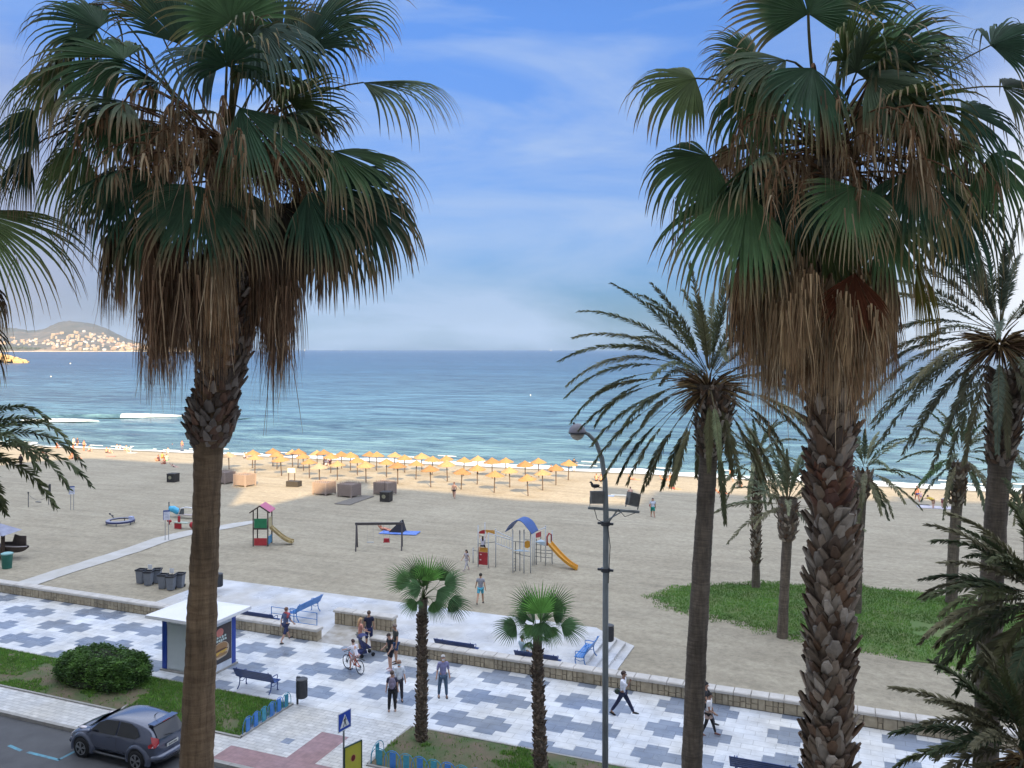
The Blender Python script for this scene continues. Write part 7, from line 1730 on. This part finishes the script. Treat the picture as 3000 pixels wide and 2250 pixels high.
x = gl(957, 1506); person('grey haired person in a lilac blue shirt, jeans and a white face mask', x, cam_face(x[0], x[1], R(6)), dict(STAND, legL=(4, 5, 4), legR=(-5, 7, 0), armL=(0, 9, 10), armR=(2, 10, 14)), ('shirt', (.24, .24, .42)), ('trousers', (.07, .12, .19)), ((.55, .53, .50), 'short'), (.012, .013, .016), SKP, 1.76, mask=(.62, .64, .68))
x = gl(1345, 1546); person('person in white shirt and navy trousers striding with phone at the ear', x, R(-92), dict(WALK, legL=(32, 1, 4), legR=(-28, 1, 6), armL=(-5, 8, 20), armR=(62, 10, 98)), ('longshirt', (.78, .79, .86)), ('trousers', (.012, .018, .06)), ((.05, .025, .02), 'short'), (.010, .010, .012), SK2, 1.78, glasses=True, extra=bag((.025, .045, .025), (.10, -.17, .02), (.05, .12, .10)))
x = gl(1531, 1588); person('dark haired person in white top and black leggings, jacket round the waist', x, R(-95), dict(WALK, legL=(20, 1, 4), legR=(-14, 1, 8), armL=(0, 6, 25), armR=(10, 6, 60)), ('tshirt', (.76, .74, .74)), ('leggings', (.010, .010, .013)), ((.015, .012, .012), 'bun'), (.13, .05, .05), SK2, 1.62,
    extra=lambda t, J: setattr((lambda b: (b.lathe([(.155, -.0), (.175, -.14), (.18, -.28)], J['pel']+Vector((0, -.01, .08)), 14, 1.0, .85, cap=False), b.build('tied_jacket', M_cl, t, smooth=True))[1])(MB()), 'color', (.40, .29, .25, 1)))
x = gl(1523, 1568); person('person with a hair bun and black backpack just behind the palm trunk', x, R(-95), WALK, ('tshirt', (.03, .03, .035)), ('trousers', (.03, .03, .04)), ((.012, .010, .010), 'bun'), (.03, .03, .03), SK, 1.70, extra=backpack((.012, .014, .03)))
SIT = dict(hip=.50, lean=-8, nod=10, legL=(88, 6, 85), legR=(84, 4, 80), armL=(20, 8, 50), armR=(45, 14, 60))
x = (UV(1130, 35.85), 35.86, 0); person('person in pale t-shirt sitting on the bench behind the wall', x, R(60)*0+R(-25), SIT, ('tshirt', (.45, .58, .66)), ('shorts', (.02, .02, .04)), ((.02, .015, .012), 'short'), (.03, .03, .03), SK, 1.72)

def cyclist():
    a = Vector(gl(744, 1441)); c = Vector(gl(783, 1459)); d = (a-c); L = d.length; d.normalize(); rz = math.atan2(d.y, d.x)-math.pi/2; mid = (a+c)/2; k = min(1.0, L/1.0); t = thing('bicycle', 'orange mountain bike ridden by a child in a white top', 'bicycle', mid, rz); r = .32; wb = .50
    for s, nm in ((1, 'front'), (-1, 'rear')):
        w = obj('wheel', None, t); w.location = (0, s*wb, r); b = MB(); n = 26; prev = None
        for q in range(n+1):
            an = 6.283185*q/n; i = b.vs([((rr)*0+x_, (r+rr)*math.cos(an), (r+rr)*math.sin(an)) for x_, rr in ((-.022, -.012), (0, .0), (.022, -.012), (0, -.035))])
            if prev is not None:
                for e in range(4): b.face((prev+e, prev+(e+1) % 4, i+(e+1) % 4, i+e))
            prev = i
        b.build('tyre', M_black, w); b = MB()
        for q in range(14): an = 6.283*q/14; b.tube([(.0, .02*math.cos(an+1), .02*math.sin(an+1)), (0, (r-.03)*math.cos(an), (r-.03)*math.sin(an))], .003, 3, cap=False)
        b.build('spokes', M_galv, w); b = MB(); b.T = Matrix.Rotation(R(90), 4, 'Y'); b.lathe([(.03, -.04), (.03, .04)], n=8); b.lathe([(.075, .02), (.075, .024)], n=12); b.build('hub', M_galv, w)
    b = MB(); bb = (0, -.08, .30); st = (0, -.20, .72); hd = (0, .33, .78)
    for p, q in ((bb, st), (bb, (0, .35, .70)), ((0, -.17, .64), hd), (bb, (0, -wb, r)), ((0, -.17, .62), (0, -wb, r))): b.tube([p, q], .02, 6)
    b.build('frame', mat('bike_orange', (.62, .10, .03), .4), t); b = MB()
    for s in (-.05, .05): b.tube([(s, wb, r), (s, .37, .64)], .016, 6)
    b.tube([(0, .37, .62), (0, .32, .86)], .02, 6); b.build('fork', M_black, t); b = MB(); b.tube([(-.30, .26, .90), (-.1, .32, .88), (.1, .32, .88), (.30, .26, .90)], .014, 6); b.build('handlebar', M_black, t)
    b = MB(); b.ell((0, -.24, .77), (.06, .13, .03), 8, 5); b.build('saddle', M_black, t); b = MB(); b.tube([(-.10, -.08, .14), (-.10, -.02, .16)], .02, 5); b.tube([(-.08, -.08, .30), (-.09, -.06, .15)], .012, 5); b.tube([(.08, -.08, .30), (.09, -.10, .46)], .012, 5); b.tube([(.10, -.12, .47), (.10, -.04, .47)], .02, 5); b.build('pedal', M_black, t); b = MB(); b.box(-.04, -.85, .70, .04, -.40, .715); b.build('mudguard', M_black, t)
    P = dict(hip=.86, lean=28, nod=0, legL=(48, 5, 52), legR=(72, 5, 92), armL=(58, 12, 12), armR=(58, 12, 12)); p0 = mid+Vector((math.sin(rz)*.22, -math.cos(rz)*.22, -.0))
    t2 = person('child with dark hair in a white top and pink shorts riding the orange bike', p0, rz, P, ('shirt', (.74, .72, .80)), ('longshorts', (.50, .34, .32)), ((.05, .02, .018), 'short'), (.02, .02, .03), SKP, 1.52)
cyclist()
# --- sand, mid distance
def sp(fx, fy, dz=0): p = S(fx, fy); return (p[0], p[1], p[2]+dz)
x = sp(1038, 1304); person('person in grey t-shirt and turquoise shorts crossing the sand toward the playground', x, R(15), dict(WALK, legL=(-30, 3, 18), legR=(12, 3, 4), armL=(10, 14, 20), armR=(-12, 12, 10)), ('tshirt', (.30, .31, .36)), ('shorts', (.08, .40, .55)), ((.03, .025, .02), 'short'), (.05, .05, .05), SK, 1.80)
x = sp(1008, 1232); person('child with long dark hair in pale clothes walking left of the climbing frame', x, R(160), WALK, ('tshirt', (.46, .42, .46)), ('leggings', (.50, .48, .52)), ((.015, .012, .012), 'long'), (.35, .3, .3), SK, 1.42)
g_ = gpt(225, 1180, 770, 6.506, 1380, 1480); person('child in white t-shirt and dark shorts climbing the climbing frame', (g_.x-.1*FW.x*3, g_.y-.1*FW.y*3, g_.z-.45), YAW, dict(hip=.72, lean=8, nod=-5, legL=(70, 20, 105), legR=(55, 20, 90), armL=(150, 20, 10), armR=(140, 20, 20)), ('tshirt', (.58, .56, .64)), ('shorts', (.02, .015, .03)), ((.03, .012, .012), 'long'), None, SKP, 1.30)
x = sp(1410, 1117); person('person in white shirt and green shorts with red bag on the open sand', x, R(-160), WALK, ('tshirt', (.52, .56, .64)), ('shorts', (.01, .26, .21)), ((.03, .02, .02), 'short'), (.40, .16, .12), SK, 1.78, sub=0, fingers=False, extra=bag((.36, .08, .08), (.22, -.10, .12), (.09, .10, .13)))
x = sp(981, 1077); person('bare backed walker in dark swimwear at the sunlight edge below the umbrellas', x, R(20), WALK, None, ('briefs', (.03, .02, .02)), ((.12, .04, .03), 'short'), None, SKP, 1.72, sub=0, fingers=False)
x = sp(1240, 1018); person('person in black top and white trousers at the waterline by the last umbrella', x, R(0), dict(STAND, armL=(30, 30, 60), armR=(20, 25, 60)), ('tshirt', (.02, .025, .045)), ('trousers', (.55, .58, .64)), ((.02, .02, .02), 'short'), None, SK, 1.78, sub=0, fingers=False)
x = sp(45, 1009); person('person in dark clothes on sunlit sand behind the arching leaf tips', x, R(190), WALK, ('sleeves', (.03, .02, .02)), ('trousers', (.03, .015, .018)), ((.02, .015, .015), 'short'), None, SK2, 1.76, sub=0, fingers=False)
x = sp(103, 1003); person('slim person in dark clothes leaning forward at the shade edge', x, R(150), dict(WALK, lean=14), ('sleeves', (.02, .018, .03)), ('trousers', (.015, .012, .02)), ((.015, .012, .015), 'short'), None, SK2, 1.70, sub=0, fingers=False)
# --- bathers, simple shared poses
PR = {}
def bather(kind, label, p, rz, swim, skin=(.62, .30, .20), top=None, h=1.68, dz=0, hair=(.05, .03, .02)):
    POS = {'stand': STAND, 'walk': WALK, 'sit': dict(hip=.12, lean=6, nod=8, legL=(112, 6, 118), legR=(100, 8, 92), armL=(45, 10, 30), armR=(40, 10, 30)), 'bend': dict(hip=.82, lean=70, nod=0, legL=(-4, 5, 0), legR=(4, 5, 0), armL=(70, 6, 5), armR=(75, 6, 5)),
           'lie': dict(hip=.10, lean=86, nod=0, legL=(-84, 4, 0), legR=(-84, 6, 4), armL=(150, 30, 20), armR=(20, 12, 10))}
    if kind not in PR:
        J = pose_joints(POS[kind]); b = setm(bodymesh(J, False, 0), M_skin); s = setm(clothmesh(J, 'briefs' if kind != 'bend' else 'shorts', 0), M_cl); s2 = setm(clothmesh(J, 'tshirt', 0), M_cl); hb = MB(); hb.ell(J['head']+J['hd']*.05-J['fwd']*.02, (.095, .105, .10), 8, 6); t_ = hb.build('hair', M_hair); hm = t_.data; bpy.data.objects.remove(t_); PR[kind] = (b, s, s2, hm)
    b, s, s2, hm = PR[kind]; q = S(*p); t = thing('person', label, 'person', (q[0], q[1], q[2]+dz), rz, None); t.scale = (h/1.68,)*3
    o = obj('body', b, t); o.color = (*skin, 1); o = obj('swim_shorts' if not top else 'shorts', s, t); o.color = (*swim, 1); o = obj('hair', hm, t); o.color = (*hair, 1)
    if top: o = obj('t_shirt', s2, t); o.color = (*top, 1)
    return t
PK = (.66, .27, .17); TN = (.50, .24, .15); PL = (.66, .42, .33)
BT = [('stand', 'pale bather in a white top standing at the water, left one of the standing pair', (159, 966), 0, (.6, .5, .45), PL, (.62, .55, .5)), ('stand', 'dark clad bather standing at the water, right one of the standing pair', (167, 966), 0, (.04, .03, .06), TN, (.05, .04, .08)),
 ('stand', 'pink bather with dark shorts standing with back turned, right of the standing pair', (181, 974), 0, (.04, .04, .03), PK, None), ('sit', 'pink bather sitting close behind the standing one with dark shorts', (192, 975), 0, (.5, .2, .2), PL, None), ('stand', 'bather kneeling upright on the sand below the standing pair', (158, 984), 2, (.5, .25, .18), PK, None),
 ('sit', 'bather with dark hair sitting at the front of the left group', (156, 991), 2, (.06, .02, .05), TN, None), ('lie', 'bather lying on a towel at the front of the left group', (170, 990), 1.2, (.5, .1, .1), PK, None), ('sit', 'bather sitting alone at the left end of the waterline near the leaf tips', (122, 968), .3, (.5, .2, .1), PK, None),
 ('sit', 'bather sitting on a towel left of the white clad group', (230, 978), .5, (.05, .04, .06), PK, None), ('sit', 'second bather of the pair left of the white clad group', (236, 979), -.5, (.5, .3, .3), PL, None), ('sit', 'white clad bather nearest the water in the middle left group', (252, 971), 0, (.6, .6, .62), PL, (.62, .62, .62)), ('sit', 'bather in a white top with black hair in the middle left group', (259, 971), 1, (.6, .6, .62), TN, (.6, .6, .62)),
 ('sit', 'bather in white with a yellow bag beside, middle left group', (274, 973), 2, (.5, .45, .2), PL, (.62, .6, .5)), ('sit', 'bather in white sitting at the front of the middle left group', (281, 977), 3, (.6, .6, .62), PL, (.6, .58, .56)), ('sit', 'bather sitting upright at the water edge next to the smooth trunk', (372, 969), .5, (.3, .1, .1), PK, None), ('stand', 'faint pink bather standing in the foam just left of the smooth trunk', (393, 972), 0, (.5, .2, .2), PK, None),
 ('sit', 'bather bending over a towel above the shaded group left of the trunk', (363, 979), 1, (.5, .5, .5), PL, (.5, .45, .45)), ('sit', 'dark haired bather on the left of the shaded group left of the trunk', (343, 996), 2, (.1, .02, .03), TN, (.12, .04, .05)), ('sit', 'bather in an orange top in the shaded group left of the trunk', (350, 990), 0, (.5, .2, .05), PK, (.6, .3, .1)), ('sit', 'bather with a green towel in the shaded group left of the trunk', (360, 995), 1, (.2, .5, .25), PL, (.35, .6, .35)),
 ('sit', 'bather at the front of the shaded group left of the trunk', (356, 1002), 3, (.3, .1, .15), PK, None), ('lie', 'bather lying in shade apart from the group, nearest the black crate', (378, 1009), 1.3, (.1, .05, .1), PL, None), ('sit', 'dark haired bather sitting in the shade under the cluster of umbrellas', (528, 990), 0, (.03, .02, .03), PL, (.5, .4, .42)),
 ('sit', 'bather sitting beneath the umbrellas, dark top, left of a pair', (950*.7373, 1362*.7373), 0, (.03, .03, .04), PL, (.04, .03, .05)), ('sit', 'bather sitting beneath the umbrellas, pale top, middle of a trio', (955*.7373, 1364*.7373), 0, (.5, .4, .4), PL, (.6, .5, .52)), ('sit', 'bather sitting beneath the umbrellas, purple top, right of a trio', (966*.7373, 1361*.7373), 0, (.1, .04, .08), PL, (.12, .05, .10)),
 ('sit', 'dark shouldered bather sitting left in the pair just left of the lamp post', (1288, 1039), .2, (.05, .02, .02), TN, None), ('sit', 'sunburnt bather sitting right in the pair just left of the lamp post', (1298, 1040), -.2, (.04, .04, .04), PK, None), ('lie', 'pink bather lying near the water between lamp post and date palm', (1370, 1036), 1.5, (.6, .15, .2), PK, None),
 ('lie', 'bather lying by the water left of the date palm trunk', (1438, 1037), 1.5, (.5, .1, .15), PK, None), ('sit', 'dark haired bather sitting by the water left of the date palm trunk', (1448, 1037), 0, (.03, .03, .05), TN, None), ('lie', 'bather on a white towel farther up the sand left of the date palm trunk', (1456, 1056), 1.2, (.6, .12, .15), PK, None), ('sit', 'bather sitting among pale towels beside the right floodlight', (1362, 1070), .4, (.5, .4, .3), PL, None),
 ('lie', 'bather lying at the shade edge right of the date palm trunk', (1560, 1066), 1.4, (.5, .12, .1), PK, None), ('sit', 'dark clad bather sitting alone on bright sand right of the date palm trunk', (1598, 1052), 0, (.03, .02, .02), TN, (.04, .03, .03)), ('walk', 'bather walking at the water behind the palm leaves right of the date palm trunk', (1578, 1040), 1, (.4, .1, .1), PK, None),
 ('walk', 'bare backed person in blue shorts walking between the beach palms', (1981, 1084), .3, (.06, .09, .30), PK, None), ('bend', 'person in a yellow t-shirt bending over the pale towels', (2016, 1098), 1.0, (.5, .3, .2), PL, (.66, .46, .05)), ('bend', 'person with black hair bending at the right end of the pale towels', (2036, 1097), -1.6, (.3, .08, .09), PL, (.5, .45, .45)), ('stand', 'small child beside the person in blue shorts', (1989, 1083), 0, (.25, .25, .5), PL, (.5, .4, .5)),
 ('lie', 'bather lying on the sand behind the swing set beam', (835, 1146), 1.5, (.5, .15, .12), PK, None), ('sit', 'small bather sitting at the far left by the arching leaf tips', (88, 979), 0, (.3, .1, .1), PK, None), ('sit', 'bather sitting beneath the right end umbrellas', (1190, 1019), 0, (.1, .03, .03), PK, None)]
for k, pl, p, rz, sw, sk, tp in BT:
    hh = 1.05 if 'small child' in pl else 1.68; hr = (.02, .015, .012) if ('dark haired' in pl or 'black hair' in pl) else ((.05, .03, .02) if len(pl) % 2 else (.16, .09, .05)); bather(k, pl, p, rz, sw, sk, tp, hh, .02, hr)
M_tp = mat('towel_pink', (.55, .22, .20), .9); M_tg = mat('towel_pale', (.60, .56, .46), .9)
towel('large pale towels spread under the people bending between the beach palms', (2024, 1097), 3.6, 1.6, .1, M_tw_); towel('small black towel left of the pale towels', (1996, 1092), 1.1, .7, .2, M_tbk)
towel('pale towel strewn with bags beside the right floodlight', (1345, 1071), 2.6, .9, .1, M_tg); towel('light blue towel behind the lamp post', (1319, 1072), .8, .6, .1, mat('towel_sky', (.22, .34, .62), .9))
towel('white towel near the bather in the middle left group', (285, 979), 1.6, .7, .2, M_tw_); towel('pink towel on the sand left of the trunk group', (240, 986), 1.3, .6, .4, M_tp)
# ================================================================= FAR COAST
def far_coast():
    rng = random.Random(21)
    # mountain outline measured: (fx, height above horizon px)
    prof = [(-420, 30), (-250, 52), (-120, 60), (0, 52), (25, 50), (50, 46), (75, 44), (95, 47), (112, 56), (128, 63), (150, 64.5), (172, 63), (195, 60), (215, 54), (235, 47), (255, 36), (275, 26), (300, 19), (340, 12), (400, 7), (470, 3), (520, 0)]
    def H(fx):
        for (a, b_), (c, d) in zip(prof, prof[1:]):
            if fx <= c: return b_+(d-b_)*max(0, fx-a)/(c-a)
        return 0
    b = MB(); fxs = list(range(-420, 524, 6)); ds = [6000, 6050, 6150, 6350, 6600, 6900, 7200, 7600, 8000, 8400, 8800]; hk = [0, .10, .16, .24, .33, .45, .60, .80, 1.0, .7, .2]; n = len(fxs)
    for D, k in zip(ds, hk):
        for fx in fxs:
            e = H(fx)/FP*8000*k; e *= 1+.14*mnoise.noise((fx*.03, D*.0012, 3))*(k < 1); e += 12*mnoise.noise((fx*.09, D*.004, 1))*min(1, k*2)*(H(fx) > 6); e = max(e, (2.0 if k > 0 else -3) if H(fx) > 0 else -8); p = WP(fx, HY, D); b.vs([(p.x, p.y, SEA+e)])
    for j in range(len(ds)-1):
        for i in range(n-1): a = j*n+i; b.face((a, a+1, a+n+1, a+n))
    m = bpy.data.materials.new('far_hill'); m.use_nodes = True; nt = m.node_tree; pb = nt.nodes['Principled BSDF']; tc = N(nt, 'ShaderNodeTexCoord'); n1 = N(nt, 'ShaderNodeTexNoise', ins={'Scale': .004, 'Detail': 8.0, 'Roughness': .7}); nt.links.new(tc.outputs['Object'], n1.inputs['Vector'])
    nt.links.new(ramp(nt, n1.outputs[0], [(.36, (.035, .045, .035)), (.55, (.08, .075, .06)), (.68, (.22, .17, .13))]), pb.inputs['Base Color']); pb.inputs['Roughness'].default_value = .95
    b.build('hills', m, smooth=True, kind='structure')
    # hillside town: individually placed little houses sharing a few meshes
    cols = [(.32, .30, .27), (.36, .34, .33), (.26, .21, .15), (.30, .25, .19), (.42, .42, .43), (.22, .16, .13)]
    M = [mat('far_house_%s' % nm, c, .8) for nm, c in zip(('cream', 'pale', 'ochre', 'sand', 'white', 'brick'), cols)]; M_rf = mat('far_roof', (.36, .22, .15), .8, (.45, .38, .3), .05, .3)
    protos = []
    for i in range(6):
        t = thing('far_house', 'small pale house in the hillside town across the bay', 'house', (0, 0, -50), 0, 'houses of the hillside town across the bay'); w, d, h = (13+6*(i % 3)), 10, (5+3.5*(i % 4))
        b = MB(); b.box(-w/2, -d/2, -6, w/2, d/2, h); b.build('wall', M[i], t); b = MB(); ii = b.vs([(-w/2-1, -d/2-1, h+.1), (w/2+1, -d/2-1, h+.1), (w/2+1, d/2+1, h+.1), (-w/2-1, d/2+1, h+.1), (-w/2+2, 0, h+4), (w/2-2, 0, h+4)])
        for f in ((0, 1, 5, 4), (1, 2, 5), (2, 3, 4, 5), (3, 0, 4), (3, 2, 1, 0)): b.face([ii+k for k in f])
        b.build('roof', M_rf if i not in (4,) else M[4], t); index_kids(t); protos.append(t)
    used = set(); cnt = 0
    def zat(fx, D):
        k = np.interp(D, ds, hk); return SEA+max(2.0, H(fx)/FP*8000*k*(1+.14*mnoise.noise((fx*.03, D*.0012, 3)))+12*mnoise.noise((fx*.09, D*.004, 1))*min(1, k*2))
    while cnt < 285:
        fx = rng.uniform(-30, 440); D = 6020+rng.random()**1.7*1150
        dn = mnoise.noise((fx*.035, D*.002, 11)); left = fx < 115 and D < 6260
        if left or (fx < 95 and rng.random() < .6) or (dn < -.12 and rng.random() < .8): 
            continue
        if fx > 300 and rng.random() < .5: continue
        i = rng.randrange(6); p = WP(fx, HY, D); loc = (p.x, p.y, zat(fx, D)); rz = rng.uniform(-.6, .6)+YAW; sc = rng.uniform(.8, 1.35)
        if i not in used: used.add(i); o = protos[i]; o.location = loc; o.rotation_euler = (0, 0, rz)
        else: o = dup(protos[i], loc, rz, sc=sc)
        nmc = ('cream', 'pale', 'ochre', 'sand coloured', 'white', 'brick coloured')[i]; o['label'] = '%s house %s, %s part of the town across the bay' % (nmc, 'by the shore' if D < 6180 else 'partway up the slope' if D < 6600 else 'high on the slope', 'left' if fx < 130 else 'middle' if fx < 230 else 'right')
        cnt += 1
    # pale beach line and dark wood below the hill at the left
    b = MB(); prev = None
    for k in range(60):
        fx = -200+k*12; p = WP(fx, HY, 5990); q = WP(fx, HY, 6060); w_ = 2.4+2*mnoise.noise((k*.3, 0, 0)); i = b.vs([(p.x, p.y, SEA-.5), (p.x, p.y, SEA+w_), (q.x, q.y, SEA+w_+3)])
        if prev is not None: b.face((prev, i, i+1, prev+1)); b.face((prev+1, i+1, i+2, prev+2))
        prev = i
    b.build('far_beach', mat('far_sand', (.62, .52, .38), .9), kind='structure')
    g = MB()
    for _ in range(900):
        fx = rng.uniform(-60, 130); D = rng.uniform(6040, 6250); p = WP(fx, HY, D); e = SEA+4+26*math.sin(math.pi*min(1, max(0, (fx+80)/215)))*rng.random(); r = rng.uniform(8, 16); g.cur = shade((.05, .065, .04), rng.uniform(.6, 1.4)); g.ell((p.x, p.y, e), (r*1.3, r, r*.7), 6, 4)
    g.build('woodland', mat('far_tree', (.05, .06, .04), .9, attr='Col', nscale=.02), col=True, kind='stuff', label='dark far woodland along the shore below the hill at the left', cat='wood')
    # breakwater
    b = MB(); rngb = random.Random(5)
    t = thing('breakwater', 'sunlit yellow rock breakwater reaching into the sea at the left edge', 'breakwater', (0, 0, 0))
    for k in range(230):
        f = rngb.random(); fx = -160+f*218; D = 1020+rngb.uniform(-14, 14); hh = (12.5 if fx < 0 else 12.5*(1-fx/60)**.8)*rngb.uniform(.3, 1.0); p = WP(fx, HY, D); s_ = rngb.uniform(2.0, 4.5); b.ell((p.x, p.y, SEA+max(.3, hh-1)), (s_*1.3, s_, s_*.75), 6, 4)
    b.build('rocks', mat('breakwater_rock', (.52, .38, .19), .9, (.36, .25, .13), .3, .4), t)
far_coast()
# ================================================================= HAZE
def haze():
    b = MB(); b.box(-15500, -700, -8.5, 15500, 15600, 420)
    m = bpy.data.materials.new('haze_air'); m.use_nodes = True; nt = m.node_tree; nt.nodes.clear(); o = N(nt, 'ShaderNodeOutputMaterial'); v = N(nt, 'ShaderNodeVolumePrincipled')
    v.inputs['Color'].default_value = (.52, .70, .95, 1); v.inputs['Density'].default_value = .000032; v.inputs['Anisotropy'].default_value = .1; nt.links.new(v.outputs[0], o.inputs['Volume'])
    b.build('haze', m, kind='stuff', label='thin blue sea haze in the air over the bay', cat='haze')
haze()
